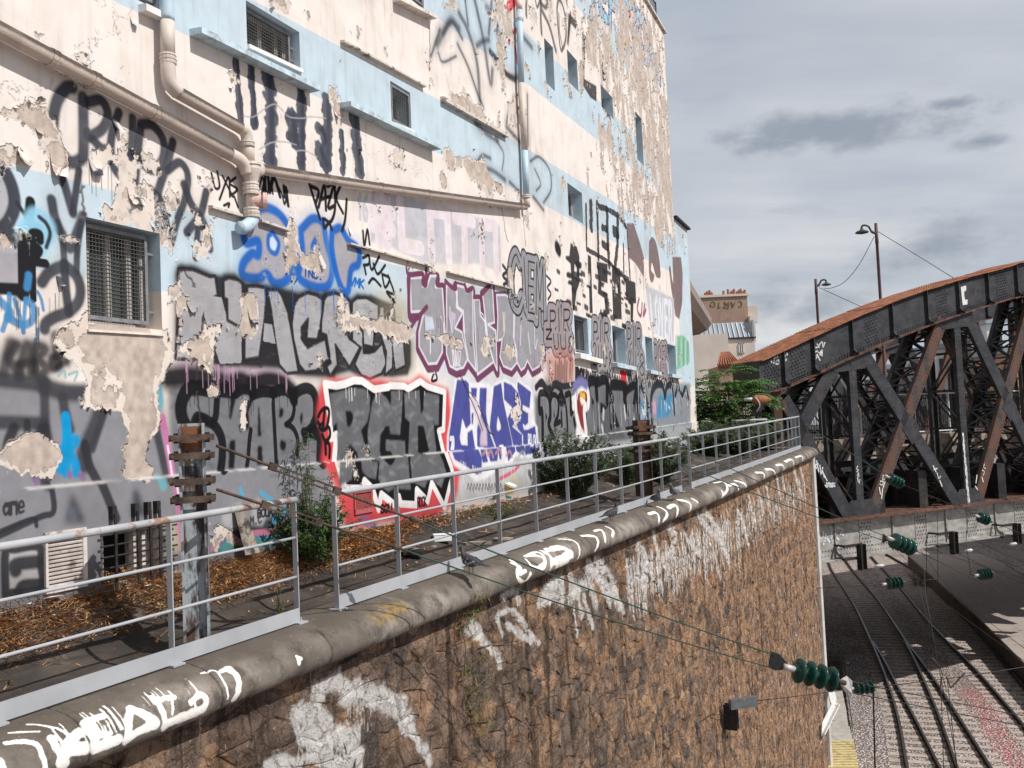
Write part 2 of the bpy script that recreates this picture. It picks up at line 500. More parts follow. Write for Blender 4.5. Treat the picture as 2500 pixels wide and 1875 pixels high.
FONT = {
 'A': '0,0 .48,1 1,0|.2,.38 .8,.38', 'B': '.05,0 .05,1|~.05,1 .7,.98 .85,.78 .6,.55 .1,.52|~.1,.52 .8,.5 .98,.25 .75,.02 .05,0',
 'C': '~.95,.85 .6,1 .2,.85 .03,.5 .2,.12 .6,0 .97,.18', 'D': '.08,0 .08,1|~.08,1 .6,.95 .95,.6 .9,.3 .55,.03 .08,0',
 'E': '.95,.98 .08,.98 .08,.02 .97,.02|.08,.52 .75,.52', 'F': '.95,.98 .08,.98 .08,0|.08,.52 .75,.52', 'G': '~.95,.85 .55,1 .15,.8 .03,.45 .2,.1 .6,0 .95,.15|.95,.15 .95,.45 .55,.45',
 'H': '.08,0 .08,1|.92,0 .92,1|.08,.5 .92,.5', 'I': '.5,0 .5,1', 'J': '~.8,1 .82,.35 .65,.05 .3,.02 .08,.22|.4,1 1,1', 'K': '.08,0 .08,1|.95,1 .1,.5 .98,0',
 'L': '.12,1 .12,.02 .95,.02', 'M': '.02,0 .1,1 .5,.35 .9,1 .98,0', 'N': '.08,0 .08,1 .92,0 .92,1', 'O': '~.5,1 .12,.85 .02,.5 .12,.13 .5,0 .88,.13 .98,.5 .88,.85 .5,1',
 'P': '.1,0 .1,1|~.1,1 .75,.97 .95,.75 .75,.48 .1,.45', 'Q': '~.5,1 .12,.85 .02,.5 .12,.13 .5,0 .88,.13 .98,.5 .88,.85 .5,1|.6,.3 1,-.1',
 'R': '.1,0 .1,1|~.1,1 .75,.97 .95,.76 .75,.52 .1,.48|.45,.48 1,0', 'S': '~.92,.85 .6,1 .2,.92 .08,.7 .4,.53 .8,.42 .95,.22 .65,0 .3,.02 .05,.17',
 'T': '.02,.98 .98,.98|.5,.98 .5,0', 'U': '~.06,1 .06,.35 .22,.05 .5,0 .8,.06 .94,.35 .94,1', 'V': '.02,1 .5,0 .98,1', 'W': '.0,1 .25,0 .5,.7 .75,0 1,1',
 'X': '.02,1 .98,0|.95,1 .05,0', 'Y': '.02,1 .5,.5 .98,1|.5,.5 .45,0', 'Z': '.05,.98 .95,.98 .05,.02 .97,.02', '#': '.3,0 .3,1|.72,0 .72,1|0,.33 1,.33|0,.68 1,.68',
 'n': '.08,0 .08,1 .92,1 .92,0', '1': '.25,.75 .55,1 .55,0', '6': '~.8,.95 .4,.85 .12,.4 .25,.05 .65,.02 .88,.28 .6,.5 .2,.38', '2': '~.1,.8 .4,1 .85,.85 .7,.5 .05,.02|.05,.02 .95,.02',
 '0': '~.5,1 .15,.8 .08,.5 .15,.2 .5,0 .85,.2 .92,.5 .85,.8 .5,1', '8': '~.5,.52 .15,.72 .5,1 .85,.75 .5,.52 .08,.25 .5,0 .92,.25 .5,.52', "'": '.5,1 .4,.75', '.': '.45,.02 .55,.02',
 'e': '~.1,.5 .9,.55 .7,.95 .3,.9 .08,.5 .3,.08 .9,.15', 'a': '~.9,.85 .4,1 .08,.5 .4,.05 .85,.3|.9,1 .95,0', 'r': '.15,0 .15,1|~.15,.6 .45,.95 .9,.9', '*': '.5,0 .5,1|.05,.3 .95,.7|.95,.3 .05,.7', 'G2': '',
}
# ------------------------------------------------------------------ painting the facade
PPM = 130
CREAM, BLUE, DK, BK, GR = (240,231,225),(200,217,228),(70,74,86),(38,38,42),(150,150,155)
def paint_facade():
    p = Paint(UMIN, -1.35, UEND - UMIN, ZTOP + 1.35, PPM, W)
    H, Wd_ = p.h, p.w
    big = vnoise(H, Wd_, PPM * 2.2,1,.8,5); mid = vnoise(H, Wd_, PPM * .5,2,1,5,.6); fine = vnoise(H, Wd_, PPM * .06,3,1,3)
    strk = vnoise(H, Wd_, PPM * .06,4,14,4,.6)                       # vertical streaks
    uu = (UMIN + np.arange(Wd_) / PPM).astype(np.float32)[None, :]; zz = (-1.35 + np.arange(H) / PPM).astype(np.float32)[:, None]
    cream = lin(CREAM).astype(np.float32); blue = lin(BLUE).astype(np.float32)
    p.C[:] = cream
    wob = (mid - .5) * .02
    for (b0, bs, t0, ts) in ((1.265,0.,2.0,.004),(3.575,.026,4.235,.045),(5.38,.043,6.2,.05)):
        m = sstep(zz, b0 + bs * uu - .008 + wob, b0 + bs * uu + .008 + wob) * (1 - sstep(zz, t0 + ts * uu - .008 + wob, t0 + ts * uu + .008 + wob))
        p.C += (blue - p.C) * m[..., None]
    m = sstep(zz, 8.3,8.32) * (1 - sstep(zz, 9.1,9.12)) * (uu < 15); p.C += (blue - p.C) * m[..., None]
    anx = (uu > UMAIN) * (zz < ZANX) * (zz > 1.0) * 1.; p.C += (lin((200,217,228)) - p.C) * (anx * .9)[..., None].astype(np.float32)
    # age: uneven tone, run-down grime
    p.C *= (1 - .16 * sstep(big, .45,.75) * sstep(mid, .3,.7))[..., None]
    p.C *= (1 - .10 * sstep(strk, .52,.8))[..., None]
    p.C += (lin((214,190,172)) - p.C) * (.22 * sstep(big, .5,.8) * sstep(strk, .4,.7))[..., None].astype(np.float32)

    L, PO, WD, LT = p.line, p.poly, p.word, p.letters
    p.scale = {1: .68,4: .66,7: .8}
    # ---------- grounds laid down by older pieces
    GZ = (128,128,134)
    PO(4,[(-200,1165),(60,1180),(300,1215),(560,1225),(930,1180),(1090,1200),(1120,1700),(1130,2400),(-200,2600)],(139,139,146), .97, edge=.03)
    PO(4,[(1130,1190),(1650,1190),(1960,1230),(2220,1260),(2220,2300),(1120,2400)],(118,119,125), .98, edge=.05)
    PO(7,[(-200,560),(1150,450),(2200,360),(2260,900),(1400,1060),(1100,1100),(-100,1500)],(140,140,146), .95, edge=.02)
    PO(5,[(-40,660),(40,540),(420,560),(900,620),(1080,1100),(900,1170),(540,1160),(-40,1100)],(120,120,124), .75, edge=.12)
    PO(5,[(860,600),(960,560),(1180,640),(1120,1120),(1010,1120)],(196,188,158), .7, edge=.15)
    PO(5,[(1080,430),(1300,470),(1720,560),(1860,700),(2060,900),(2040,1120),(1780,1190),(1300,1170),(1120,960)],(196,204,220), .75, edge=.12)
    PO(5,[(1100,400),(1400,430),(1640,520),(1500,560),(1150,480)],(226,220,184), .45, edge=.12)
    PO(4,[(1150,1060),(1330,1030),(1700,1110),(1930,1120),(1990,1220),(1900,1200),(1650,1190),(1180,1130)],(188,158,186), .75, edge=.05)
    PO(5,[(1370,1150),(1980,1180),(2000,1700),(1360,1750)],(206,208,216), .8, edge=.06)
    PO(5,[(1950,1290),(2230,1270),(2230,1700),(1960,1720)],(112,112,116), .95, edge=.04)
    PO(6,[(430,1400),(760,1440),(1180,1420),(1300,1460),(1600,1480),(1600,2000),(400,2050)],(126,126,130), .95, edge=.08)
    PO(9,[(980,90),(1340,100),(1345,400),(985,430)],(142,148,156), .9, edge=.05)
    PO(9,[(-600,600),(300,500),(1340,380),(1340,600),(300,800),(-600,900)],(176,178,182), .85, edge=.05)
    PO(8,[(1400,430),(1700,420),(1960,300),(2300,200),(2300,420),(1900,560),(1420,640)],(196,196,198), .8, edge=.04)
    # ---------- upper wall, dark airbrushed portrait
    for pts, w in (([(1290,300),(1380,140),(1440,190)],.1),([(1330,230),(1390,150),(1460,260)],.07),([(1440,90),(1500,210),(1560,420),(1580,680)],.09),([(1540,-20),(1600,250),(1650,560),(1665,470)],.09),([(1480,0),(1500,170)],.05),([(1660,0),(1640,230)],.07),([(1710,0),(1690,180),(1730,330)],.09),([(1560,310),(1600,280),(1640,270)],.08),([(1650,350),(1700,430),(1760,500),(1860,530)],.09),([(1430,300),(1500,450),(1560,620),(1600,720)],.06),([(1300,360),(1330,420),(1420,380)],.04),([(1250,380),(1310,200)],.05),([(1840,640),(1780,740),(1760,830)],.06),([(1550,830),(1620,900),(1700,950)],.09),([(1760,860),(1850,960)],.08),([(1570,1080),(1600,1050),(1650,1070)],.06),([(1565,1130),(1660,1150),(1750,1215)],.08),([(1690,950),(1740,1040),(1730,1150)],.03),([(1780,1230),(1840,1290)],.06),([(1920,1090),(1980,1060),(2050,1150),(2060,1280),(2010,1370)],.05),([(1940,1330),(2010,1420)],.07),([(1950,1140),(1990,1240),(1960,1290)],.04),([(1880,260),(1930,320)],.1),([(1900,640),(1905,980)],.06)):
        L(2, pts, w * 2.6,(120,124,132), 1.2,.3); L(2, pts, w, (56,60,68), 1.0,.75)
    for pts in ([(1856,-10),(1800,40),(1755,85)],[(1760,190),(1790,250),(1815,310),(1832,420)],[(1825,205),(1790,235),(1775,290)],[(1830,0),(1780,10),(1760,60)]):
        L(2, pts, .09,(214,60,76), .4,.9)
    L(3,[(-40,60),(20,150),(60,260),(90,330)],.12,(70,72,80), .9,.7)
    L(3,[(-10,420),(60,500),(120,600),(190,650)],.1,(44,48,56), .6,.85)
    # letters up high
    for pts, w in (([(285,-20),(280,60),(282,130)],.09),([(350,-30),(370,60),(400,-30)],.06),([(400,-10),(398,130),(405,270)],.1),([(398,30),(440,60),(450,0),(420,-30)],.09),([(410,90),(470,220),(520,410)],.11),([(535,-10),(570,30),(600,160),(600,320),(565,410),(545,290),(530,90),(540,0)],.08),([(545,110),(550,250),(575,390)],.05),([(640,110),(630,240),(618,350)],.1)):
        L(3, pts, w, (66,62,64), .7,.85)
    PO(3,[(622,105),(690,170),(684,240),(640,190),(615,350),(612,380)],(62,58,60), .9)
    PO(3,[(735,260),(758,320),(752,640),(850,700),(850,825),(800,790),(738,690)],(58,56,60), .93)
    PO(3,[(898,420),(932,660),(885,655)],(58,56,60), .93); PO(3,[(884,680),(915,720),(962,950),(935,950),(890,800)],(58,56,60), .9)
    WD('PEUSCR', 0,[(1490,-75),(1575,55),(1612,200),(1484,70)],[(.30,(40,90,150), .15),(.2,(168,206,230), .15)], seed=3)
    WD('PE', 0,[(1440,-100),(1480,-40),(1482,50),(1445,0)],[(.3,(40,90,150), .15),(.22,(168,206,230), .15)], seed=5)
    WD('SSSSS', 0,[(1530,20),(1590,110),(1600,185),(1535,95)],[(.05,(226,130,140), .4)], seed=6)
    L(3,[(1055,190),(1040,280),(1065,370),(1082,300),(1070,210),(1050,190)],.22,(52,60,90), .2); L(3,[(1055,190),(1042,280),(1065,365),(1080,300),(1068,210),(1050,190)],.14,(232,206,90), .2); L(3,[(1058,230),(1064,310)],.25,(206,60,80), .2)
    # roller letters under the first sill
    for pts, w in (([(1592,415),(1605,600),(1628,850)],.15),([(1698,455),(1710,850)],.12),([(1815,520),(1825,800),(1826,1080)],.2),([(2030,600),(2034,860),(2034,1105)],.16),([(1940,790),(2000,800)],.16),([(1985,800),(1990,960)],.18),([(1945,920),(2000,960)],.12)):
        L(1, pts, w, (82,86,99), .12,.95,.5, False, .25); L(1,[(x + 8, y) for x, y in pts], w * .4,(58,60,72), .5,.6)
    for pts, w in (([(548,690),(550,900),(540,1115)],.19),([(490,870),(520,900),(530,960)],.15),([(500,1020),(520,1070),(540,1110)],.2),([(645,895),(650,1005)],.1),([(655,1045),(652,1150)],.13),([(735,790),(745,980),(768,1160)],.2),([(30,460),(50,700),(62,850)],.1),([(155,520),(165,800),(165,1080)],.2),([(370,610),(375,860),(375,1105)],.16),([(310,800),(335,960)],.2)):
        L(2, pts, w, (82,86,99), .12,.95,.5, False, .25); L(2,[(x + 8, y) for x, y in pts], w * .4,(58,60,72), .5,.6)
    for pts in ([(1640,785),(1710,790),(1780,740),(1850,705),(1900,740),(1950,790),(2040,800),(2100,790),(2200,800)],[(1750,1010),(1830,965),(1920,960),(2000,980)],[(2000,1020),(2060,1020),(2140,1060)]):
        L(1, pts, .022,(176,168,168), .5,.8)
    # sprayed CRUPKX
    C1 = [([(485,590),(440,600),(380,690),(355,850),(385,990),(470,1095),(545,1075),(562,990),(558,660)],.15),([(590,690),(680,680),(725,770),(690,870),(600,925),(590,900)],.13),([(620,940),(680,1000),(720,1010)],.12),([(800,760),(760,880),(745,1000),(765,1130),(830,1195),(870,1100),(890,940),(893,800)],.12),([(945,870),(930,1000),(908,1250)],.13),([(950,840),(1030,850),(1100,950),(1095,1080),(1030,1150),(950,1100),(880,1040)],.13),([(1165,960),(1120,1130),(1070,1280),(1040,1430)],.13),([(1130,1150),(1210,1100),(1265,1180),(1250,1330),(1190,1500),(1150,1630),(1115,1480),(1080,1350),(1020,1290),(980,1270)],.12),([(1240,1250),(1290,1380),(1370,1500),(1405,1620),(1415,1680)],.13),([(1390,1300),(1350,1450),(1260,1570)],.13),([(1345,1450),(1330,1600),(1318,1740)],.11)]
    for pts, w in C1:
        L(1, pts, w * 1.7,(150,146,147), 1.1,.16); L(1, pts, w, (62,65,76), .35,.96)
    C4 = [([(345,-30),(370,100),(420,210),(468,295),(510,210),(555,80)],.13),([(425,-160),(490,60)],.12),([(490,50),(530,-230)],.1),([(385,120),(420,260),(432,400)],.09),([(545,120),(520,300),(514,450)],.09),([(280,525),(330,460),(430,420),(510,480),(540,570),(525,660),(460,725),(370,760),(310,800),(298,840)],.14),([(432,400),(440,560),(462,730)],.12)]
    for pts, w in C4:
        L(4, pts, w * 1.7,(150,146,147), 1.1,.16); L(4, pts, w, (60,63,72), .35,.96)
    # far left
    PO(1,[(-300,1160),(0,1180),(60,1250),(90,1400),(30,1560),(120,1600),(140,1800),(-300,1900)],(176,172,178), .85, edge=.03)
    L(1,[(-40,1090),(30,1160),(80,1270),(95,1390),(60,1490),(10,1560),(80,1590),(150,1660)],.15,(60,63,72), .25,.97)
    L(1,[(110,1370),(190,1490)],.05,(56,58,66), .4); L(1,[(202,1365),(195,1470),(190,1520),(255,1545)],.12, BK, .15, smooth=False)
    L(4,[(245,110),(300,170),(240,260),(190,200),(245,110)],.3,(150,206,232), .3,.9); L(4,[(262,85),(310,130),(335,200),(310,290)],.05,(60,60,66), .5)
    L(4,[(268,245),(262,200),(215,195),(198,245),(230,280),(262,310),(240,345),(222,320)],.1, BK, .15)
    L(4,[(110,365),(210,385),(305,400)],.1, BK, .12, smooth=False); L(4,[(222,240),(218,440),(222,640)],.085, BK, .12)
    PO(4,[(-200,320),(140,330),(150,560),(-200,560)],(170,168,176), .95); L(4,[(155,230),(160,560),(155,610)],.15, BK, .12, smooth=False); L(4,[(-200,560),(165,575)],.13, BK, .2, smooth=False); PO(4,[(20,590),(180,580),(150,650)], BK, .95)
    for pts, w in (([(-20,640),(60,720),(50,770)],.1),([(60,610),(55,720),(15,850)],.06),([(95,640),(130,760),(155,865)],.05),([(170,640),(160,760),(155,865)],.05),([(180,650),(225,700),(215,780),(160,815),(90,790),(50,750)],.09),([(250,590),(275,640),(290,715)],.04),([(252,845),(250,890),(238,912)],.045),([(190,480),(180,560)],.09)):
        L(4, pts, w, (70,138,190), .35,.9)
    for pts, w in (([(70,940),(40,1040),(20,1140)],.14),([(110,950),(60,1040),(120,1130),(130,1160)],.12),([(125,1150),(180,950),(205,1130)],.13),([(130,1080),(220,1060)],.1),([(240,950),(245,1150),(310,1110),(260,1040),(300,980),(240,950)],.13),([(390,1030),(345,1040),(355,1110),(410,1080)],.09),([(372,890),(385,1090),(435,950),(445,1060)],.12),([(420,905),(438,985)],.08)):
        L(4, pts, w * 2,(110,104,104), 1.2,.25); L(4, pts, w, (42,40,44), .7,.9)
    for pts in ([(610,930),(650,900),(660,980),(620,1030)],[(690,940),(680,1010),(720,960),(760,1020)],[(840,950),(830,1030),(870,1000)],[(770,1090),(820,1060),(830,1110)]):
        L(4, pts, .035,(130,116,114), .7,.7)
    for pts in ([(390,1160),(430,1120),(440,1170)],[(460,1150),(520,1130),(500,1190)]): L(4, pts, .03,(110,170,176), .5,.7)
    L(4,[(905,1030),(960,1040),(990,1120),(940,1130),(915,1070)],.16,(110,176,188), .35,.85); L(4,[(1020,990),(1035,1060),(1030,1110)],.12,(110,176,188), .3,.85); L(4,[(900,1040),(950,1030),(990,1100)],.035,(60,70,80), .5); L(4,[(1000,980),(1010,1040),(1035,1110)],.03,(60,70,80), .5)
    L(4,[(1040,1150),(1060,1260),(1070,1340)],.16,(90,170,190), .3,.8)
    # big grey letters low left
    for pts, w in (([(-100,1170),(300,1215)],.17),([(295,1200),(300,1500),(285,1700),(300,1900)],.12),([(300,1230),(450,1270),(640,1270)],.2),([(420,1310),(440,1430),(470,1520)],.13),([(700,1250),(660,1440),(570,1660),(560,1760)],.2),([(720,1200),(940,1190)],.14),([(-100,1470),(290,1480)],.15),([(1000,1220),(1030,1420),(1080,1640),(1130,1860)],.13),([(700,1400),(620,1650)],.1)):
        L(4, pts, w, (64,64,70), .5,.92)
    PO(4,[(420,1380),(470,1400),(478,1500)],(50,50,56), .9)
    PO(7,[(460,555),(555,770),(410,770)],(66,68,76), .95, edge=.03); PO(7,[(870,550),(905,540),(970,720),(860,730)],(64,66,74), .9, edge=.03); PO(7,[(440,660),(480,660),(500,760),(440,770)],(120,130,142), .7, edge=.03)
    for pts, w in (([(570,240),(600,380),(660,500),(760,740)],.1),([(290,150),(310,240)],.16),([(90,130),(60,200),(30,300),(-40,340)],.1),([(180,90),(190,400)],.07),([(320,510),(335,690),(240,730),(-40,860)],.06),([(-40,830),(190,740),(220,790)],.04),([(0,660),(60,640),(110,660)],.03),([(1090,880),(1130,960),(1110,1040)],.1)):
        L(7, pts, w, (52,53,58), .35,.93)
    WD('ane', 7,[(-10,640),(140,620),(140,700),(-10,720)],[(.02,(60,60,66), .5)], seed=4)
    L(4,[(440,1430),(445,1500),(440,1680)],.11,(20,150,208), .4,.95); L(7,[(440,60),(450,180),(445,300),(440,430)],.1,(20,150,208), .35,.95)
    L(7,[(500,215),(450,270),(380,310),(400,390)],.13,(20,150,208), .35,.95); L(7,[(460,290),(500,360),(515,430)],.1,(20,150,208), .35,.95)
    for x, y in ((465,440),(540,440),(556,455),(240,440),(230,465),(290,430),(245,490)): L(7,[(x, y),(x + 3, y + 12)],.06,(138,108,150), .5,.8)
    L(7,[(1095,60),(1130,250),(1165,480),(1185,720),(1200,900),(1250,1010)],.09,(198,122,170), .35,.95); L(7,[(1130,250),(1190,640)],.03,(240,236,240), .4,.8)
    L(7,[(1060,470),(1080,520)],.1,(110,180,196), .5,.8)
    PO(7,[(15,960),(240,935),(248,1230),(10,1260)],(186,184,186), .95)
    for pts, w in (([(10,1250),(10,970),(80,945),(235,930),(250,1050),(245,1220),(10,1245)],.08),([(80,1090),(80,1050),(230,1030)],.12),([(100,1230),(130,1190),(240,1180)],.1)): L(7, pts, w, (52,53,58), .35,.95)
    PO(7,[(1100,760),(1160,740),(1200,960),(1100,1010)],(216,206,170), .6, edge=.03)
    # teal, pink and black piece at the foot right of the post
    PO(7,[(1410,830),(1650,780),(1900,700),(1930,900),(1660,930),(1420,1000)],(62,62,68), .95, edge=.02)
    for q in ([(1490,690),(1600,620),(1620,740),(1580,810),(1500,800),(1470,740)],[(1680,640),(1720,600),(1760,640),(1770,740),(1750,790),(1670,780)]): PO(7, q, (176,176,180), .9, edge=.02)
    PO(7,[(1450,930),(1500,870),(1560,900),(1545,960),(1470,985)],(96,160,178), .9, edge=.02); PO(7,[(1650,870),(1730,840),(1870,820),(1920,880),(1900,920),(1660,940)],(96,160,178), .9, edge=.02)
    L(7,[(1415,940),(1450,910),(1475,840),(1550,870),(1600,900),(1640,880),(1660,840),(1760,830),(1840,820),(1870,730),(1920,840)],.07,(212,130,164), .25,.95,0, False)
    L(7,[(1450,985),(1520,930),(1700,900),(1900,930)],.05,(100,160,120), .6,.5)
    for pts in ([(1600,540),(1615,590)],[(1740,560),(1790,600),(1840,640)],[(1830,740),(1900,700)],[(1820,760),(1880,740),(1900,660)]): L(7, pts, .06,(80,170,210), .4,.85)
    WD('BOUA', 7,[(1715,680),(1820,670),(1820,720),(1715,730)],[(.022,(46,46,50), .4)], seed=2); WD('M.C', 7,[(1665,730),(1745,715),(1745,765),(1665,780)],[(.02,(70,70,74), .5)], seed=2)
    # ---------- blue DOE
    blu = [(.30,(26,98,186), .5),(.17,(168,164,172), .3)]
    for reg, shape, holes in ((4,[(1640,190),(1700,80),(1780,20),(1880,60),(1950,160),(1990,300),(1985,430),(1920,520),(1850,530),(1800,470),(1740,500),(1640,480),(1640,400),(1700,330),(1740,340),(1740,250),(1660,260)],[(1840,190),(1880,260),(1860,330),(1815,300),(1810,220)]),(5,[(370,170),(450,95),(520,130),(545,260),(580,400),(570,520),(520,560),(420,540),(355,480),(380,340)],[(465,240),(490,290),(485,370),(455,360),(445,290)]),(5,[(580,180),(640,160),(690,240),(760,300),(760,400),(710,440),(690,580),(650,570),(610,460),(580,300)], None)):
        T = p.tex(rp(reg, shape)); T = crs(np.vstack([T, T[:1]]), 5)
        p.line_t(T, .22 * PPM, (120,166,214), .9,.4); p.poly_t(T, (166,163,171), .96,.1,2); p.line_t(T, .10 * PPM, (28,100,188), .45,.96)
        if holes:
            T = p.tex(rp(reg, holes)); T = crs(np.vstack([T, T[:1]]), 5); p.poly_t(T, (206,222,236), .95,.05,2); p.line_t(T, .055 * PPM, (28,100,188), .5,.95)
    WD('INS.', 5,[(385,430),(520,460),(520,510),(385,480)],[(.025,(40,80,150), .4)], seed=2)
    L(5,[(490,330),(510,370),(530,415)],.06,(238,232,228), .3)
    WD('VMK', 5,[(705,490),(800,510),(795,565),(700,545)],[(.028,(40,110,190), .3)], seed=2)
    # ---------- NACREW
    K_ = (40,40,44); G_ = (168,167,171)
    PO(21,[(60,250),(120,120),(350,140),(560,240),(700,285),(760,235),(900,250),(1060,380),(1190,375),(1430,430),(1640,480),(1760,515),(1900,470),(2100,530),(2300,500),(2300,1690),(1760,1660),(1500,1560),(1040,1540),(700,1550),(430,1440),(70,1430),(60,800)],(60,60,64), .55, edge=.05)
    PO(21,[(95,250),(130,135),(350,155),(560,255),(700,300),(760,260),(900,265),(1060,400),(1190,390),(1430,440),(1640,490),(1760,530),(1900,482),(2100,540),(2260,520),(2260,1680),(1760,1650),(1500,1550),(1040,1530),(700,1540),(430,1420),(90,1410),(95,800)], K_, .96, edge=.02)
    PO(22,[(540,285),(700,262),(860,330),(920,380),(1000,315),(1200,335),(1330,400),(1480,460),(1520,560),(1530,760),(1730,960),(1730,1280),(1690,1420),(1480,1450),(1330,1440),(1100,1470),(900,1370),(780,1400),(600,1440),(560,1000)], K_, .94, edge=.02)
    for rg, q, sm in ((21,[(140,205),(330,215),(560,310),(635,305),(670,560),(560,640),(470,870),(440,1440),(100,1420),(130,900),(130,600)], False),(21,[(470,560),(720,590),(800,900),(990,1000),(990,1475),(700,1490),(600,1180),(490,860)], False),(21,[(745,360),(820,325),(920,350),(1000,400),(1012,640),(1000,1010),(800,900),(795,620),(750,600)], False),(21,[(1070,440),(1190,440),(1310,460),(1320,640),(1300,900),(1230,1400),(1030,1440),(1030,1000),(1060,640)], False),(21,[(1340,490),(1480,490),(1530,560),(1620,800),(1700,1250),(1760,1600),(1600,1620),(1500,1500),(1450,1200),(1390,760)], False),(21,[(1300,945),(1400,950),(1450,1220),(1280,1180)], False),(21,[(1700,700),(1760,590),(1880,530),(2000,560),(2080,620),(2080,800),(2050,1000),(2010,1160),(1870,1150),(1890,880),(1800,1000),(1800,1150),(1880,1270),(2120,1150),(2165,1420),(2000,1580),(1850,1600),(1770,1500),(1690,1150),(1670,950)], False),(22,[(560,400),(600,340),(700,315),(850,360),(900,430),(920,600),(860,850),(900,930),(1050,1030),(900,1310),(800,1150),(710,1010),(740,1280),(640,1430),(590,1300),(650,1250),(590,880),(520,850),(520,700)], False),(22,[(940,430),(1000,380),(1130,375),(1290,470),(1290,690),(1050,640),(930,660)], False),(22,[(1080,740),(1240,800),(1220,1040),(1090,1010)], False),(22,[(940,800),(1080,800),(1080,990),(1090,1120),(1240,1100),(1340,990),(1400,1260),(1330,1400),(1180,1470),(1060,1420),(970,1270),(1060,1050),(940,950)], False),(22,[(1310,490),(1370,490),(1370,720),(1300,700)], False),(22,[(1330,900),(1420,860),(1490,1000),(1480,1330),(1380,1420),(1400,1100)], False),(22,[(1490,880),(1620,890),(1660,1290),(1520,1360),(1480,1060)], False),(22,[(1450,480),(1500,480),(1500,640),(1450,640)], False)):
        PO(rg, q, G_, 1.,.12, sm, .006)
        if q[0] not in ((470,560),(1300,945),(1450,480)):
            T = p.tex(rp(rg, q)); p.line_t(np.vstack([T, T[:1]]), .035 * PPM, K_, .3,.92)
    for rg, q in ((22,[(725,535),(770,560),(780,640),(730,780),(715,700)]),(22,[(1090,1070),(1150,1030),(1240,1060),(1200,1130),(1120,1130)])): PO(rg, q, K_, .95,.1, True, .012)
    qd = [(4,[(1215,470),(1625,535),(1615,1040),(1215,1035)]),(4,[(1680,600),(1880,610),(2000,1130),(1700,1080)]),(5,[(350,640),(500,650),(545,1090),(345,1090)]),(5,[(560,650),(690,670),(745,1080),(570,1120)]),(5,[(750,660),(900,690),(940,1120),(760,1120)]),(5,[(930,720),(1070,770),(1085,1090),(950,1110)])]
    NAC = 'NACREW'
    rs = random.Random(5); p.keep = True
    for ch, (rg, q) in zip(NAC, qd):
        for _ in range(34):
            x = rs.uniform(q[0][0], q[1][0]); y = rs.uniform(q[0][1], q[3][1])
            L(rg, [(x - 16, y - rs.uniform(-8,8)),(x + 16, y + rs.uniform(-8,8))],.02, rs.choice([(196,194,196),(132,132,138)]), 1.2,.35)
    p.keep = False
    PO(5,[(880,640),(1080,700),(1090,800),(900,790)],(158,146,118), .5, edge=.1)
    PO(5,[(1060,930),(1130,900),(1130,1120),(1080,1120)],(60,58,50), .6, edge=.06)
    # ---------- SKABE
    B_ = (24,24,27)
    for pts, w, sf in (([(0,130),(300,110),(700,170),(860,240)],.2,.6),([(880,195),(970,150),(1110,210)],.16,.5),([(1140,210),(1350,150),(1560,200),(1680,300)],.16,.5),([(560,290),(400,265),(280,280),(200,400),(170,540),(190,680),(240,790)],.14,.15),([(360,720),(400,660),(500,690),(620,770),(690,870),(730,1000),(730,1200),(710,1370)],.10,.15),([(665,330),(655,480),(640,650),(600,750)],.08,.15),([(560,285),(700,300),(900,315)],.13,.15),([(920,340),(1000,285),(1100,300),(1150,360)],.10,.15),([(1115,830),(1095,1000),(1080,1200),(1060,1340)],.055,.15),([(1140,345),(1280,310),(1420,330)],.12,.15),([(1420,340),(1420,520),(1435,800),(1450,1100),(1460,1300)],.055,.15),([(1420,330),(1550,290),(1650,340),(1700,440)],.12,.15),([(1695,420),(1700,560),(1670,680),(1600,750)],.055,.15),([(1590,760),(1680,800),(1740,920),(1755,1050),(1740,1160)],.06,.15),([(1700,400),(1740,320),(1850,270),(1940,300),(1995,420),(2000,640),(1960,760),(1930,850)],.12,.15),([(1920,850),(2030,900),(2060,1010),(2055,1270)],.15,.15),([(1830,860),(1930,850)],.1,.15)):
        L(23, pts, w, B_, sf, .97)
    for q, sm in (([(350,700),(390,625),(470,640),(560,720),(620,780),(560,805),(400,760)], True),([(840,340),(930,350),(850,690),(825,690)], False),([(1100,380),(1165,380),(1085,600),(1100,800),(1060,840),(960,830),(950,780),(1000,720)], False),([(825,965),(905,965),(905,1150),(890,1360),(810,1360)], False),([(1215,520),(1235,530),(1258,920),(1205,920)], False),([(1205,1045),(1270,1045),(1280,1300),(1200,1310)], False),([(1520,530),(1560,560),(1545,650),(1500,665),(1500,590)], True),([(1520,960),(1590,1000),(1580,1100),(1530,1110),(1505,1040)], True),([(1800,580),(1822,660),(1800,760),(1778,680)], True),([(1800,860),(1890,850),(1880,1000),(1850,1060),(1810,980)], True)): PO(23, q, B_, .97,.08, sm, .01)
    rs = random.Random(8); p.keep = True
    for _ in range(160):
        x = rs.uniform(1130,2200); y = rs.uniform(1260,1850); l = rs.uniform(20,60)
        L(4,[(x, y),(x + l, y + rs.uniform(-40,40))],.045, rs.choice([(138,140,146),(86,88,94),(128,130,138)]), 1.3,.3)
    p.keep = False
    # ---------- RGM on red
    PO(24,[(60,100),(200,70),(420,55),(640,70),(830,90),(1060,108),(1170,20),(1290,108),(1500,185),(1525,480),(1500,800),(1600,1080),(1580,1300),(1540,1480),(1300,1650),(700,1690),(440,1760),(300,1760),(190,1300),(60,1000),(90,760),(10,480)],(216,74,82), .97, edge=.035)
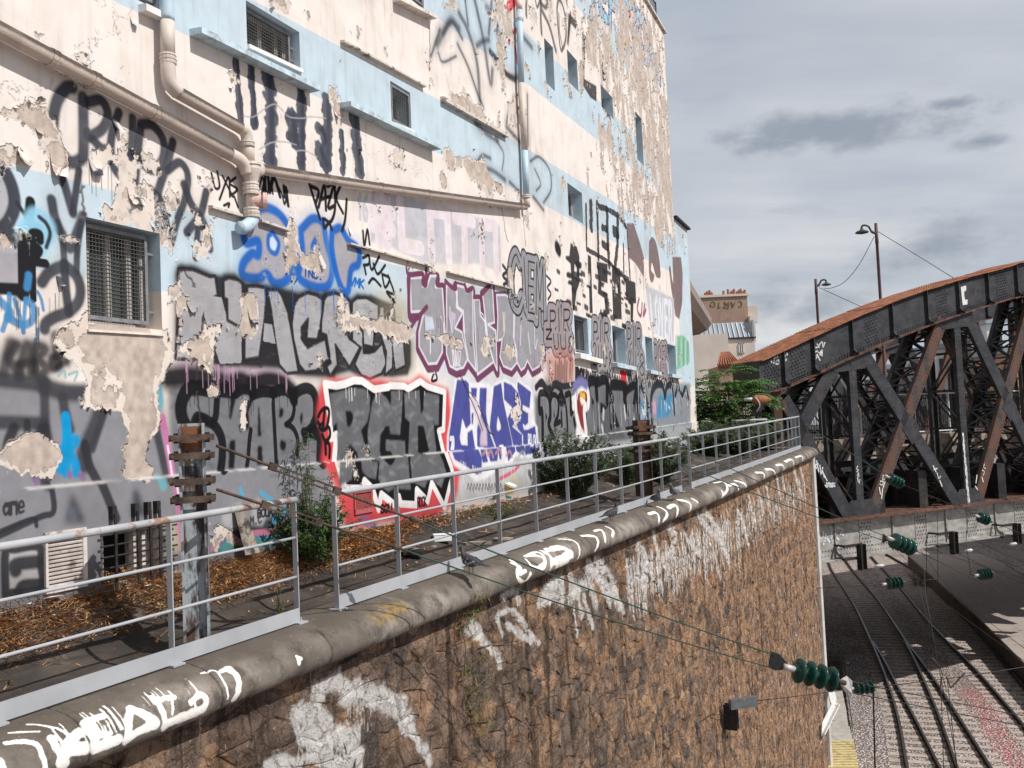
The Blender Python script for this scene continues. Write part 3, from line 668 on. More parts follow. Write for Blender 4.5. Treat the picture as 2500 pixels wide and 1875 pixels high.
    WP = [(105,130),(230,150),(330,130),(430,90),(520,95),(660,190),(820,165),(835,148),(1000,155),(1040,185),(1180,100),(1260,160),(1455,220),(1440,640),(1385,660),(1440,900),(1500,1060),(1520,1150),(1490,1250),(1425,1520),(1280,1240),(1235,1450),(1110,1320),(1105,1490),(930,1480),(910,1400),(860,1490),(710,1370),(680,1540),(620,1340),(590,1290),(520,1220),(500,1310),(300,1310),(210,1000),(235,700),(175,740),(160,500)]
    T = p.tex(rp(24, WP)); p.poly_t(T, (26,26,28), 1.,.06,2); p.line_t(np.vstack([T, T[:1]]), .085 * PPM, (240,237,237), .12)
    GG = (104,105,109)
    for q in ([(160,240),(330,200),(450,175),(560,190),(610,260),(610,420),(580,560),(510,650),(540,760),(560,900),(600,1000),(670,1010),(650,1200),(560,1180),(500,1120),(470,900),(380,800),(380,1200),(230,1290),(250,900),(240,560),(190,620)],[(640,330),(680,250),(740,230),(800,290),(850,370),(850,210),(980,205),(970,450),(950,700),(840,690),(830,600),(790,600),(730,700),(720,880),(740,960),(860,1000),(850,890),(790,880),(790,760),(1005,770),(1010,930),(1030,1200),(1045,1320),(910,1310),(870,1290),(790,1345),(720,1290),(680,1200),(690,1000),(610,970),(590,850),(590,640)],[(1000,230),(1170,200),(1185,470),(1215,420),(1220,220),(1390,260),(1385,590),(1340,590),(1320,520),(1360,900),(1410,1010),(1440,1120),(1390,1300),(1250,1180),(1200,1300),(1060,1230),(1040,1000),(1060,560),(1010,510)]): PO(24, q, GG, 1.,.14, False, .01)
    for q, sm in (([(340,430),(400,440),(425,510),(400,590),(360,610),(345,520)], True),([(735,890),(850,900),(860,990),(810,1050),(740,980)], True),([(1150,600),(1215,600),(1280,880),(1220,930),(1150,900)], False),([(1170,200),(1222,210),(1190,460)], False)): PO(24, q, (26,26,28), 1.,.08, sm, .008)
    for pts in ([(30,500),(60,440),(110,400),(150,430),(140,560),(110,640),(60,640),(30,560)],[(100,440),(90,540)],[(60,590),(90,570),(80,640)],[(90,650),(150,620),(160,720),(110,770),(75,700)],[(110,800),(140,790),(160,850),(155,960)],[(110,790),(115,920)]): L(24, pts, .045,(28,26,28), .3)
    WD('SOU', 8,[(890,650),(970,640),(970,690),(890,700)],[(.03,(46,30,34), .4)], seed=2); WD('ROCK', 8,[(1140,600),(1200,590),(1205,650),(1140,660)],[(.025,(46,30,34), .4)], seed=2)
    L(8,[(760,720),(800,760),(850,800)],.12,(130,110,160), .6,.6)
    rs = random.Random(9); p.keep = True
    for _ in range(130):
        x = rs.uniform(600,1300); y = rs.uniform(1290,1900); l = rs.uniform(15,50)
        L(5,[(x, y),(x + l, y + rs.uniform(-40,40))],.04, rs.choice([(140,142,146),(84,85,90),(160,164,170)]), 1.3,.28)
    p.keep = False
    # ---------- CHAZE in violet blue with white lines
    PO(25,[(240,150),(330,122),(420,145),(460,212),(560,212),(720,212),(765,255),(900,165),(960,150),(1120,250),(1150,150),(1365,315),(1375,640),(1390,770),(1435,850),(1458,1200),(1380,1290),(1200,1305),(1090,1270),(1000,1440),(880,1420),(780,1510),(640,1600),(520,1640),(380,1520),(190,1410),(130,1250),(122,1000),(195,560)],(236,234,239), .97, edge=.02)
    for q in ([(270,165),(400,170),(440,220),(470,800),(390,890),(350,730),(310,1000),(330,1100),(420,1110),(420,930),(490,880),(530,1130),(600,1300),(590,1520),(520,1540),(400,1440),(200,1320),(150,1180),(150,1000),(210,560)],[(470,280),(560,280),(550,440),(480,400)],[(600,275),(700,280),(690,640),(720,860),(800,1100),(840,1180),(820,1340),(720,1350),(650,1140),(560,1140),(560,860),(620,640),(590,500)],[(570,1160),(640,1160),(690,1360),(610,1370)],[(480,650),(510,640),(500,820),(480,790)],[(800,260),(910,210),(940,460),(1070,1080),(1085,1200),(980,1350),(940,1110),(880,1110),(880,1330),(850,1300),(830,1130),(740,860),(780,480)],[(945,190),(1060,240),(1160,360),(1190,600),(1180,700),(1070,840),(1210,960),(1220,1200),(1200,1260),(1100,1200),(1000,720),(1060,600),(1060,560),(950,450)],[(1145,190),(1340,340),(1320,580),(1220,530),(1220,600),(1300,650),(1300,790),(1260,830),(1220,800),(1240,890),(1310,880),(1400,830),(1440,1180),(1340,1240),(1225,1250),(1225,970),(1110,830),(1195,720),(1190,480),(1140,280)]): PO(25, q, (72,77,152), .98,.16, False, .008)
    PO(25,[(345,730),(318,1000),(335,1100),(422,1110),(405,890)],(236,234,239), .97); PO(25,[(860,690),(902,830),(890,890),(860,900),(845,850)],(236,234,239), .97,.1, True)
    PO(25,[(470,400),(540,420),(560,560),(620,700),(700,900),(710,1120),(610,1130),(600,1040),(620,900),(540,700),(470,520)],(214,196,208), .85, edge=.02)
    for pts in ([(320,60),(360,180),(430,370),(480,470),(560,660),(640,900)],[(570,540),(620,640),(690,820),(730,920),(800,960)]): L(25, pts, .02,(50,46,60), .3)
    L(8,[(1700,470),(1790,420),(1830,380)],.06,(206,110,130), .3); L(8,[(1760,500),(1790,450),(1820,520)],.08,(206,198,150), .8,.6); L(8,[(1900,430),(1930,500),(1900,560)],.12,(100,100,106), .3)
    WD("'20", 5,[(1375,1570),(1405,1570),(1405,1650),(1375,1650)],[(.035,(230,230,240), .3)]); WD('RasCN', 5,[(1905,1550),(1960,1560),(1960,1640),(1905,1630)],[(.03,(230,230,240), .3)])
    # ---------- lilac outlined piece
    LQ = ([(120,230),(300,220),(300,350),(360,355),(410,200),(500,200),(480,360),(580,360),(620,1000),(620,1080),(580,1090),(580,1280),(500,1440),(380,1450),(250,1200),(250,1000),(320,700),(140,710)],[(640,330),(790,420),(780,640),(870,720),(760,940),(860,1000),(880,1100),(940,1380),(880,1500),(780,1530),(690,1480),(640,1300),(640,1000)],[(770,330),(890,360),(930,440),(1010,390),(1020,1060),(1060,1550),(950,1400),(880,960),(880,700),(800,640)],[(1030,530),(1110,530),(1120,760),(1190,850),(1220,1100),(1310,1420),(1080,1600),(1050,1080)],[(1150,440),(1290,330),(1320,860),(1230,890),(1340,980),(1360,1540),(1310,1420),(1230,1100)],[(1350,470),(1480,470),(1600,550),(1590,1060),(1640,1280),(1640,1430),(1560,1530),(1450,1480),(1400,1350),(1430,1100),(1360,1120),(1370,770)],[(1610,640),(1730,660),(1850,590),(1930,590),(2030,740),(2030,1300),(1960,1480),(1860,1540),(1790,1400),(1750,1500),(1700,1540),(1640,1420),(1600,1100)])
    TT = []
    for q in LQ: T = p.tex(rp(26, q)); TT.append(np.vstack([T, T[:1]]))
    for T in TT: p.line_t(T + (0,-.03 * PPM), .17 * PPM, (116,70,98), .12)
    for T in TT: p.poly_t(T[:-1],(157,156,162), .98,.1,1)
    for T in TT: p.line_t(T, .035 * PPM, (228,224,234), .3,.85)
    PO(26,[(330,760),(440,790),(470,950),(340,980)],(206,216,230), .9); PO(26,[(1450,710),(1480,720),(1472,980),(1440,980)],(204,196,180), .8); PO(26,[(700,700),(770,740),(740,990),(700,820)],(206,200,220), .8)
    for pts in ([(560,780),(590,860),(610,1060)],[(690,640),(690,800),(720,1000)],[(880,760),(900,1000)],[(1130,720),(1180,800),(1200,1080)],[(1440,720),(1460,1000),(1430,1090)],[(1700,900),(1690,1180)],[(1800,1000),(1830,1300)],[(1890,900),(1900,1230),(1930,1100)],[(410,1000),(410,1300)]): L(26, pts, .025,(232,228,238), .3,.8)
    for pts in ([(75,90),(110,180),(300,170),(300,300),(350,320),(350,100)],[(110,180),(110,780),(230,780),(360,640)],[(520,190),(500,320),(590,330)],[(625,270),(700,350),(770,380),(770,300)],[(900,330),(930,410),(1000,380)],[(1150,450),(1260,330)],[(1030,500),(1110,500),(1130,560)]): L(26, pts, .07,(116,66,94), .2)
    for pts in ([(130,950),(200,830),(330,690)],): L(26, pts, .05,(116,66,94), .2)
    WD('DURIZ', 5,[(1390,980),(1450,990),(1450,1090),(1400,1090)],[(.02,(226,222,230), .4)])
    # ---------- pale block letters
    PO(5,[(845,-60),(1000,-60),(1240,20),(1560,100),(1715,140),(1725,460),(1560,400),(1200,400),(990,290),(840,250)],(190,190,200), .75, edge=.02)
    PO(2,[(850,1290),(1000,1300),(1250,1380),(1700,1510),(1715,1640),(1400,1600),(850,1600)],(192,192,202), .75, edge=.02)
    qb = [[(910,475),(955,488),(958,598),(912,588)],[(970,490),(1020,505),(1030,610),(975,600)],[(1045,515),(1095,520),(1100,635),(1050,625)],[(1110,530),(1155,540),(1155,650),(1115,640)],[(1170,545),(1212,555),(1215,668),(1175,655)]]
    LT('#LnTn', 0, qb, [(.19,(229,218,224), .06)])
    WD('16', 2,[(750,1310),(825,1330),(825,1490),(750,1470)],[(.06,(204,200,206), .3)])
    # ---------- throw up above the lilac piece
    qc = [[(1245,622),(1268,622),(1275,750),(1246,750)],[(1274,628),(1284,630),(1290,752),(1280,752)],[(1288,635),(1306,640),(1306,770),(1288,765)],[(1308,640),(1327,648),(1328,790),(1308,780)]]
    LT('CIEM', 0, qc, [(.30,(44,44,48), .08),(.23,(152,152,157), .06),(.03,(52,52,56), .2)])
    L(5,[(1735,410),(1760,450),(1735,480),(1765,520),(1740,540)],.06,(60,60,64), .3); L(5,[(2030,480),(2060,520),(2035,560),(2060,600),(2040,640)],.05,(60,60,64), .3)
    # ---------- black blocks right
    for q in ([(640,310),(690,340),(712,420),(712,640),(690,700),(670,860),(655,860),(640,480),(600,440),(600,415),(630,415)],[(780,405),(805,420),(820,880),(795,880),(790,700),(780,560)],[(850,460),(940,480),(940,640),(890,620),(890,690),(940,720),(960,880),(910,915),(875,900),(880,850),(920,850),(915,760),(860,720),(865,600)],[(975,490),(1040,520),(1055,930),(985,925),(975,640)],[(1060,590),(1165,630),(1172,800),(1150,800),(1145,960),(1125,950),(1125,800),(1090,770),(1085,640)]):
        PO(6, q, (40,38,41), .95,.15)
    PO(6,[(672,480),(690,500),(690,580),(668,590)], CREAM, .9); PO(6,[(1005,640),(1022,650),(1022,720),(1005,710)], CREAM, .9); PO(6,[(890,850),(905,850),(905,870),(890,870)], CREAM, .8)
    for pts, w in (([(805,-10),(808,190)],.22),([(855,-10),(860,200),(866,430)],.16),([(870,15),(940,40),(1030,90),(1090,180)],.13),([(936,50),(940,270),(952,490)],.2),([(895,185),(935,205)],.16),([(900,320),(940,345)],.18),([(1022,130),(1020,330),(1000,500)],.2),([(990,215),(1020,240)],.25),([(1068,320),(1072,600)],.1),([(1098,200),(1110,400),(1122,600)],.12),([(765,0),(770,360),(860,410),(960,470),(1030,560),(1110,600)],.1)):
        L(6, pts, w, (42,40,43), .1,.92,.4, False)
    rs = random.Random(3)
    for _ in range(60):
        x = rs.uniform(500,1150); y = 470 + (x - 500) * .25 + rs.uniform(-60,380); l = rs.uniform(12,32)
        L(6,[(x, y),(x + l, y + 12)], rs.uniform(.05,.12),(48,46,48), .4,.9)
    L(6,[(530,345),(545,370)],.25,(48,46,48), .3)
    for q, sm in (([(1095,150),(1150,150),(1200,300),(1235,430),(1235,590),(1170,480),(1115,430)], False),([(1275,300),(1300,262),(1330,300),(1355,420),(1370,580),(1335,585),(1312,510),(1298,470),(1292,530),(1318,570),(1308,625),(1288,620),(1275,540)], True),([(1465,422),(1535,425),(1548,560),(1545,790),(1520,930),(1490,900),(1455,680),(1435,510),(1448,490),(1462,600),(1472,640)], False)):
        PO(6, q, (122,103,103), .94,.2, sm)
    PO(6,[(1245,650),(1480,760),(1475,1120),(1290,1020)],(186,188,198), .8, edge=.03)
    WD('LOVER', 6,[(1275,740),(1465,800),(1465,1100),(1295,1000)],[(.17,(222,226,234), .08)], gap=.3)
    # purple squiggle
    for pts in ([(1195,760),(1180,850),(1210,900),(1220,800)],[(1240,810),(1230,900),(1250,850)]): L(6, pts, .09,(150,90,120), .4)
    # ---------- bubble throw-ups between the small windows
    def bubble(reg, cells, w=.5, tint=(160,150,154)):
        for lay in ((w, (44,42,46), .06),(w * .82, tint, .06),(.04,(54,50,54), .2)):
            for ch, q in cells: p.glyph(ch, tuple(p.tex(rp(reg, q))),[lay])
    bubble(6,[('P', [(470,860),(520,860),(520,1010),(470,1010)]),('I', [(530,840),(555,840),(560,1020),(535,1020)]),('R', [(580,850),(640,850),(630,1020),(580,1020)]),('Z', [(440,1010),(490,1010),(490,1090),(440,1090)]),('U', [(500,1050),(540,1050),(545,1170),(505,1170)]),('U', [(555,1060),(600,1060),(605,1170),(560,1170)]),('8', [(620,1070),(655,1070),(655,1200),(620,1200)])],.32)
    bubble(6,[('P', [(825,950),(860,950),(860,1100),(825,1100)]),('I', [(875,940),(890,940),(890,1110),(875,1110)]),('R', [(910,960),(950,960),(950,1110),(910,1110)]),('2', [(820,1120),(850,1120),(850,1300),(820,1300)]),('U', [(865,1140),(890,1140),(890,1310),(865,1310)]),('U', [(905,1150),(930,1150),(930,1310),(905,1310)]),('8', [(950,1190),(975,1190),(975,1350),(950,1350)])],.32,(158,152,156))
    bubble(6,[('P', [(1100,1000),(1130,1000),(1130,1160),(1100,1160)]),('I', [(1145,990),(1155,990),(1155,1170),(1145,1170)]),('R', [(1175,1000),(1210,1000),(1210,1170),(1175,1170)]),('8', [(1105,1180),(1130,1180),(1130,1390),(1105,1390)]),('U', [(1150,1190),(1170,1190),(1170,1360),(1150,1360)]),('8', [(1195,1190),(1240,1230),(1240,1390),(1195,1380)])],.32,(150,148,152))
    bubble(6,[('R', [(1322,1130),(1340,1130),(1340,1350),(1322,1350)]),('O', [(1350,1130),(1370,1140),(1370,1360),(1350,1360)]),('E', [(1380,1140),(1395,1140),(1395,1370),(1380,1370)]),('R', [(1405,1140),(1420,1140),(1420,1380),(1405,1380)])],.32,(158,148,152))
    PO(6,[(445,1190),(640,1190),(680,1260),(660,1420),(600,1460),(480,1440),(430,1300)],(184,112,100), .75, edge=.12)
    for k in range(14): L(6,[(460 + k * 15,1250 + (k % 3) * 30),(455 + k * 15,1400 + (k % 4) * 20)],.08, rs.choice([(70,52,52),(208,150,136),(150,70,66)]), 1.,.6)
    for q, c in (([(1492,1060),(1560,1060),(1600,1120),(1605,1280),(1500,1340),(1490,1200)],(120,184,150)),): PO(6, q, c, .85, edge=.03)
    for k in range(6): L(6,[(1500 + k * 18,1070 + k * 8),(1500 + k * 18,1300)],.07,(70,130,100) if k % 2 else (226,232,228), .4,.8)
    # strip of small tags under the sills
    rs = random.Random(21)
    for k in range(26):
        x = 690 + k * 32 + rs.uniform(-8,8); y = 1330 + k * 3.5 + rs.uniform(-10,30)
        L(6,[(x, y),(x + 8, y + 60),(x + 16, y + 10),(x + 26, y + 55)],.09, rs.choice([(50,48,52),(50,48,52),(90,86,90)]), .4,.9)
    WD('BOU', 6,[(680,1330),(775,1345),(775,1420),(680,1410)],[(.1,(44,42,46), .3)]); WD('TOI', 6,[(1045,1360),(1095,1365),(1095,1430),(1045,1430)],[(.12,(204,56,66), .3)])
    # REOK, MONNA and the end of the wall
    for pts, w in (([(140,1200),(130,700),(95,700),(92,480),(130,440),(195,460),(232,560),(240,760),(220,880),(300,1080)],.13),([(240,560),(270,470),(330,490),(352,600),(340,750),(300,860),(370,830)],.1),([(340,520),(380,465),(430,520),(460,700),(470,900),(470,1020)],.1),([(450,470),(510,465),(520,720),(580,560)],.12),([(560,800),(580,900),(620,1000)],.12),([(100,320),(140,330),(200,430)],.12),([(240,440),(290,340),(360,370),(400,440)],.12)): L(27, pts, w, B_, .15,.96)
    for q in ([(175,700),(200,760),(175,840)],[(290,660),(302,760),(280,780)],[(280,860),(325,880),(300,970)],[(395,650),(410,900),(385,920),(378,700)],[(190,1040),(230,1080),(230,1200),(180,1180)]): PO(27, q, B_, .95)
    WD('RGM', 9,[(455,195),(490,195),(490,250),(455,250)],[(.05,(34,34,37), .3)])
    for pts in ([(300,130),(340,90),(380,140),(430,100),(480,120),(560,110)],): L(9, pts, .12,(50,50,54), .3)
    PO(9,[(650,110),(700,75),(980,110),(985,470),(640,520)],(92,93,97), .97, edge=.04)
    for q in ([(745,470),(775,320),(800,290),(845,330),(860,640),(880,960),(840,1150),(720,1150),(720,640)],[(870,320),(985,300),(1000,600),(930,560),(910,800),(1010,1060),(900,1000)],[(1080,350),(1240,380),(1230,640),(1300,900),(1240,1080),(1180,900),(1080,560)],[(1260,420),(1370,370),(1360,640),(1390,940),(1310,900)]): PO(27, q, (116,117,121), .95,.14, False, .02)
    for pts, w in (([(738,460),(760,310),(800,275),(850,310),(870,500)],.22),([(860,300),(995,275),(1005,560)],.22),([(1005,300),(1080,520)],.2),([(1070,330),(1255,360),(1240,520)],.24),([(1235,430),(1390,350),(1360,660)],.2),([(1400,250),(1410,400),(1420,860)],.2),([(710,600),(715,1000)],.2),([(1050,600),(1060,900)],.15)): L(27, pts, w, B_, .2,.96)
    for q in ([(915,565),(1015,640),(915,725)],[(795,480),(830,560),(835,850),(800,560)],[(1075,590),(1180,905),(1090,905)],[(1250,900),(1302,890),(1302,1080)],[(690,600),(740,555),(762,640)],[(770,1100),(800,950),(835,1110)],[(930,890),(975,960),(930,1010)],[(1255,480),(1312,780),(1222,660)],[(870,960),(890,860),(890,990)]): PO(27, q, B_, .95)
    for pts in ([(1240,640),(1255,760)],[(960,680),(955,780)],[(940,900),(950,960)],[(1370,800),(1390,880)]): L(27, pts, .12,(214,214,218), .6,.8)
    RQ = [(620,450),(680,415),(730,450),(735,560),(692,590),(680,700),(692,850),(705,1000),(680,990),(640,850),(610,700),(600,560)]
    T = crs(np.vstack([p.tex(rp(27, RQ)), p.tex(rp(27, RQ[:1]))]), 4); p.line_t(T, .34 * PPM, (240,236,238), .2); p.poly_t(T, (140,32,38), .97,.1,1)
    L(27,[(620,980),(680,1060),(710,1100)],.3,(236,230,232), .4); L(27,[(655,470),(665,560),(695,490),(660,520)],.16,(226,186,70), .3); L(27,[(650,530),(710,580)],.1,(240,236,236), .3); L(27,[(540,520),(600,500),(550,540),(550,650)],.1,(236,234,236), .3)
    L(9,[(560,130),(600,90),(640,110)],.2,(120,120,170), .5)
    for q in ([(995,230),(1060,220),(1060,370),(1000,370)],[(1130,180),(1220,170),(1225,270),(1190,330),(1110,340)]): PO(9, q, (52,140,186), .8, edge=.05)
    PO(9,[(1085,220),(1110,220),(1110,310),(1085,300)],(214,160,196), .7, edge=.05)
    for pts, w in (([(1085,400),(1078,200),(1105,115),(1150,110),(1170,180)],.22),([(1170,200),(1185,120),(1220,130),(1235,300)],.18),([(1240,180),(1260,130),(1285,180)],.16),([(1290,180),(1310,130),(1330,200)],.16),([(1010,120),(1050,220),(1055,360)],.16),([(1000,130),(1000,380)],.14)): L(9, pts, w, (40,42,48), .25,.95)
    for k in range(30):
        x = rs.uniform(990,1330); y = rs.uniform(110,400)
        L(9,[(x, y),(x + rs.uniform(-6,14), y + rs.uniform(10,50))],.07, rs.choice([(226,226,230),(60,62,68),(90,150,190),(180,180,186)]), .6,.7)
    for k in range(14):
        x = rs.uniform(-100,600); y = rs.uniform(560,640) - x * .1
        L(9,[(x, y),(x + 25, y - 30),(x + 40, y + 10)],.05, rs.choice([(90,90,94),(200,150,150),(150,170,190)]), .5,.7)
    # ---------- black tags
    tg = (.045,(42,40,43), .35)
    for pts in ([(1425,1170),(1450,1270),(1480,1260),(1465,1160)],[(1480,1350),(1540,1200),(1550,1330)],[(1500,1190),(1570,1330)],[(1590,1200),(1550,1240),(1600,1280),(1560,1320)],[(1580,1330),(1605,1400)],[(1510,1390),(1545,1375),(1540,1400)]): L(1, pts, .04,(42,40,43), .3)
    for pts in ([(1740,1300),(1770,1200),(1790,1310)],[(1790,1210),(1800,1310),(1830,1220)],[(1830,1200),(1840,1310)],[(1850,1210),(1900,1310),(1920,1380),(1940,1290)]): L(1, pts, .04,(42,40,43), .3)
    for pts in ([(255,1260),(260,1330)],[(270,1270),(285,1390)],[(430,1250),(500,1480)],[(440,1260),(490,1290),(470,1380)],[(490,1400),(530,1250),(540,1420)],[(500,1350),(560,1330)],[(550,1260),(590,1250),(555,1400),(600,1390)],[(600,1250),(600,1420),(570,1500),(530,1480)],[(640,1250),(610,1340),(655,1440)],[(680,1350),(670,1480),(650,1560)],[(520,1480),(530,1540),(560,1510),(580,1550)],[(80,1190),(130,1180),(110,1310)],[(150,1190),(160,1300),(190,1200),(230,1330)]): L(2, pts, .045,(42,40,43), .3)
    for pts in ([(790,360),(830,345),(830,400),(795,410)],[(800,420),(810,470)],[(830,350),(850,440),(900,350)],[(860,400),(890,470),(940,410)],[(830,530),(860,500),(910,550)],[(920,480),(940,560),(970,500),(920,470)],[(960,480),(1000,600),(950,590),(1005,660)],[(790,180),(800,280),(820,170),(835,270)],[(1265,1150),(1255,1190),(1290,1180),(1280,1130)]): L(5, pts, .04,(42,40,43), .3)
    for pts in ([(1000,640),(980,740)], ): L(5, pts, .03,(60,60,60), .4)
    for k in range(12): L(8,[(1480 + k * 20,540 + (k % 3) * 8),(1485 + k * 20,500),(1495 + k * 20,540)],.02,(70,66,66), .4,.8)

    for reg, pts, n, lo, hi, w, col in ((21,[(200,1430),(900,1540),(1700,1640)],26,.05,.3,.008,(190,150,180)),(23,[(200,300),(900,300),(1900,270)],18,.05,.25,.008,(24,24,27)),(24,[(130,160),(700,190),(1400,220)],16,.05,.2,.008,(240,237,237)),(25,[(200,1300),(700,1500),(1300,1290)],22,.05,.3,.01,(236,234,239)),(26,[(100,780),(700,800),(1400,1000),(2000,1300)],26,.05,.35,.01,(116,70,98)),(28,[(150,1150),(600,1380),(900,1400)],24,.1,.5,.014,(46,44,47)),(28,[(850,600),(1030,900),(1480,1380)],16,.2,.8,.014,(150,128,124)),(1,[(350,1000),(700,1100),(1200,1600)],22,.05,.3,.006,(62,65,76)),(4,[(0,600),(250,700),(500,500)],16,.05,.3,.006,(60,63,72)),(5,[(60,540),(560,570),(700,580)],18,.05,.3,.008,(28,100,188)),(27,[(100,440),(700,420),(1400,330),(2100,330)],40,.1,.5,.014,(40,42,46)),(27,[(800,600),(1400,600),(2000,500)],30,.05,.5,.02,(214,214,218))):
        p.drips(reg, pts, n, lo, hi, w, col, n)
    # ---------- wear: where the paint has let go
    wt = np.zeros((H, Wd_), np.float32) - .205
    wt += .15 * sstep(uu, 8.5,12.5) * sstep(zz, 4.2,5.6) + .06 * sstep(uu, 11,16) * sstep(zz, 4.0,6.5)
    wt -= .12 * (sstep(uu, 7.8,8.6) * (1 - sstep(uu, 10.6,11.4)) * sstep(zz, 3.6,4.2) * (1 - sstep(zz, 6.1,6.6)))
    def blob(reg, x, y, rx, rz, k):
        if reg == 1 and k < .5: k *= .38
        a = p.tex(rp(reg, [(x, y)]))[0]; rx *= PPM; rz *= PPM
        x0, x1, y0, y1 = p.win(np.array([a]), max(rx, rz) * 2.2)
        if x1 <= x0 or y1 <= y0: return
        X = (np.arange(x0, x1)[None, :] - a[0]) / rx; Y = (np.arange(y0, y1)[:, None] - a[1]) / rz
        wt[y0:y1, x0:x1] += .42 * k * np.exp(-(X * X + Y * Y))
    for b in ((1,90,690,.12,.1,.3),(1,180,800,.3,.12,.36),(1,270,840,.12,.2,.3),(1,310,100,.35,.5,.2),(1,400,200,.1,.4,.3),(1,910,150,.1,.25,.28),(1,850,300,.08,.1,.25),(1,830,560,.08,.15,.3),(1,560,430,.1,.1,.25),(1,720,960,.15,.3,.34),(1,640,1100,.3,.18,.3),(1,450,1150,.3,.25,.28),(1,870,1350,.3,.2,.3),(1,120,1090,.2,.25,.25),(1,20,1300,.2,.3,.25),(1,2060,60,.3,.2,.3),
              (2,420,90,.25,.15,.3),(2,620,200,.12,.3,.26),(2,570,610,.12,.15,.3),(2,920,350,.1,.1,.25),(2,1240,420,.1,.5,.25),(2,1500,720,1.0,.12,.42),(2,1750,800,.6,.25,.36),(2,1540,1150,1.3,.18,.4),(2,1700,1250,.6,.15,.3),(2,1800,120,.3,.9,.25),(2,1700,150,.5,.8,.16),(2,1820,700,.2,.8,.3),(2,640,760,.1,.2,.25),(2,1990,640,.5,.3,.3),(2,1350,1250,.15,.2,.25),(2,2150,1230,.6,.3,.3),
              (4,50,260,.25,.12,.34),(4,400,520,.12,.16,.32),(4,800,930,.8,.22,.30),(4,640,1060,.3,.3,.3),(4,1090,1100,.14,.4,.4),(4,450,1340,.12,.12,.34),(4,720,1320,.18,.16,.4),(4,900,1300,.14,.3,.34),(4,1000,1460,.25,.25,.38),(4,960,1600,.1,.4,.3),(4,830,1560,.12,.3,.3),(4,210,1610,.2,.2,.42),(4,60,1700,.3,.2,.3),(4,1690,760,.22,.3,.36),(4,1420,1280,.16,.14,.38),(4,1650,1440,.08,.2,.32),(4,1215,810,.05,.2,.3),(4,1300,960,.1,.06,.3),(4,900,150,.3,.1,.28),(4,1000,1240,.12,.2,.3),
              (7,60,330,.35,.2,.36),(7,350,270,.2,.2,.3),(7,340,420,.2,.15,.28),(7,860,370,.2,.2,.36),(7,620,240,.1,.3,.34),(7,950,420,.5,.06,.34),(7,1080,130,.2,.25,.3),(7,1640,60,.06,.2,.2),
              (5,60,760,.25,.3,.36),(5,720,820,.15,.2,.32),(5,950,850,1.0,.1,.38),(5,1080,900,.3,.14,.36),(5,1260,900,.5,.1,.34),(5,1430,930,.5,.14,.38),(5,1600,990,.25,.2,.36),(5,1780,990,.35,.2,.34),(5,1870,850,.15,.3,.3),(5,1480,370,.4,.2,.3),(5,1640,420,.4,.2,.3),(5,660,210,.1,.12,.4),(5,1330,430,.1,.1,.2),(5,1560,1300,.1,.5,.25),(5,1190,1660,.08,.06,.6),
              (3,140,450,.4,.8,.22),(3,460,760,.5,.3,.3),(3,600,730,.6,.4,.3),(3,620,40,1.2,.4,.3),(3,450,230,.6,.3,.2),(3,1150,560,3.,1.5,.15),(3,920,520,1.2,.8,.16),(3,700,1380,.3,.4,.25),(3,900,1560,3.,1.0,.10),(3,1380,1400,1.5,2.0,.16),(3,960,1180,.5,.8,.22),(6,300,0,.3,.2,.3),(6,730,280,.25,.3,.2),(6,1390,270,1.2,.5,.25),(6,1250,1000,.6,.3,.28),(6,1290,60,1.2,.4,.25),(6,1550,1250,1.2,.5,.18),(6,1200,1500,.5,.6,.2),(9,990,130,.3,.3,.2)):
        blob(*b)
    for b in ((4,800,880,.75,.14,.55),(4,700,1010,.3,.22,.5),(4,1000,1060,.3,.2,.4),(4,900,1340,.09,.25,.42),(4,720,1330,.1,.08,.6),(4,1020,1450,.1,.15,.5),(4,200,1610,.13,.11,.6),(4,1270,680,.06,.08,.8),(4,1690,740,.11,.2,.7),(4,1420,1280,.12,.12,.55),(5,980,825,.75,.05,.62),(5,1250,890,.5,.05,.55),(5,1430,930,.3,.12,.45),(5,1780,985,.25,.16,.5),(5,1600,990,.2,.14,.4),(7,60,330,.2,.08,.5),(1,400,1080,.12,.18,.7),(1,650,1090,.1,.16,.7),(1,880,1350,.22,.15,.5),(1,160,800,.25,.07,.55),(1,330,120,.3,.4,.35),(2,1500,720,.9,.08,.45),(2,1540,1150,1.1,.12,.45)):
        blob(*b)
    wt -= .06 * sstep(uu, .0,.3) * (1 - sstep(uu, 5,6)) * (1 - sstep(zz, 1.2,1.5))
    wt -= .09 * (1 - sstep(uu, .4,1.0)) * (1 - sstep(zz, .48,.66))
    wt -= .10 * sstep(uu, 19.4,19.6) * sstep(zz, 1.5,2.0)
    n1 = vnoise(H, Wd_, PPM * .42,31,1.25,6,.62); n2 = vnoise(H, Wd_, PPM * .16,32,3.0,5,.6)
    right = sstep(uu, 7.5,12)
    field = (n1 * (1 - .45 * right) + n2 * .45 * right) + wt - .5
    bare = sstep(field, -.004,.004)
    under = lin((228,217,208)).astype(np.float32) * (.88 + .24 * mid)[..., None]
    deep = lin((204,189,178)).astype(np.float32) * (.75 + .5 * strk)[..., None]
    dm = (sstep(n2 + .5 * (mid - .5), .40,.60) * np.clip(.25 + .75 * right * sstep(zz, 3.2,4.5), 0,1))[..., None]
    cb = under * (1 - dm) + deep * dm
    cb = cb * (1 - .22 * sstep(fine, .5,.9))[..., None]
    f2 = field + (vnoise(H, Wd_, PPM * .3,71,1.3,6,.66) - .5) * .55 - .085
    inn = sstep(f2,-.006,.006)[..., None]; pl2 = lin((196,182,171)).astype(np.float32) * (.7 + .6 * fine)[..., None]
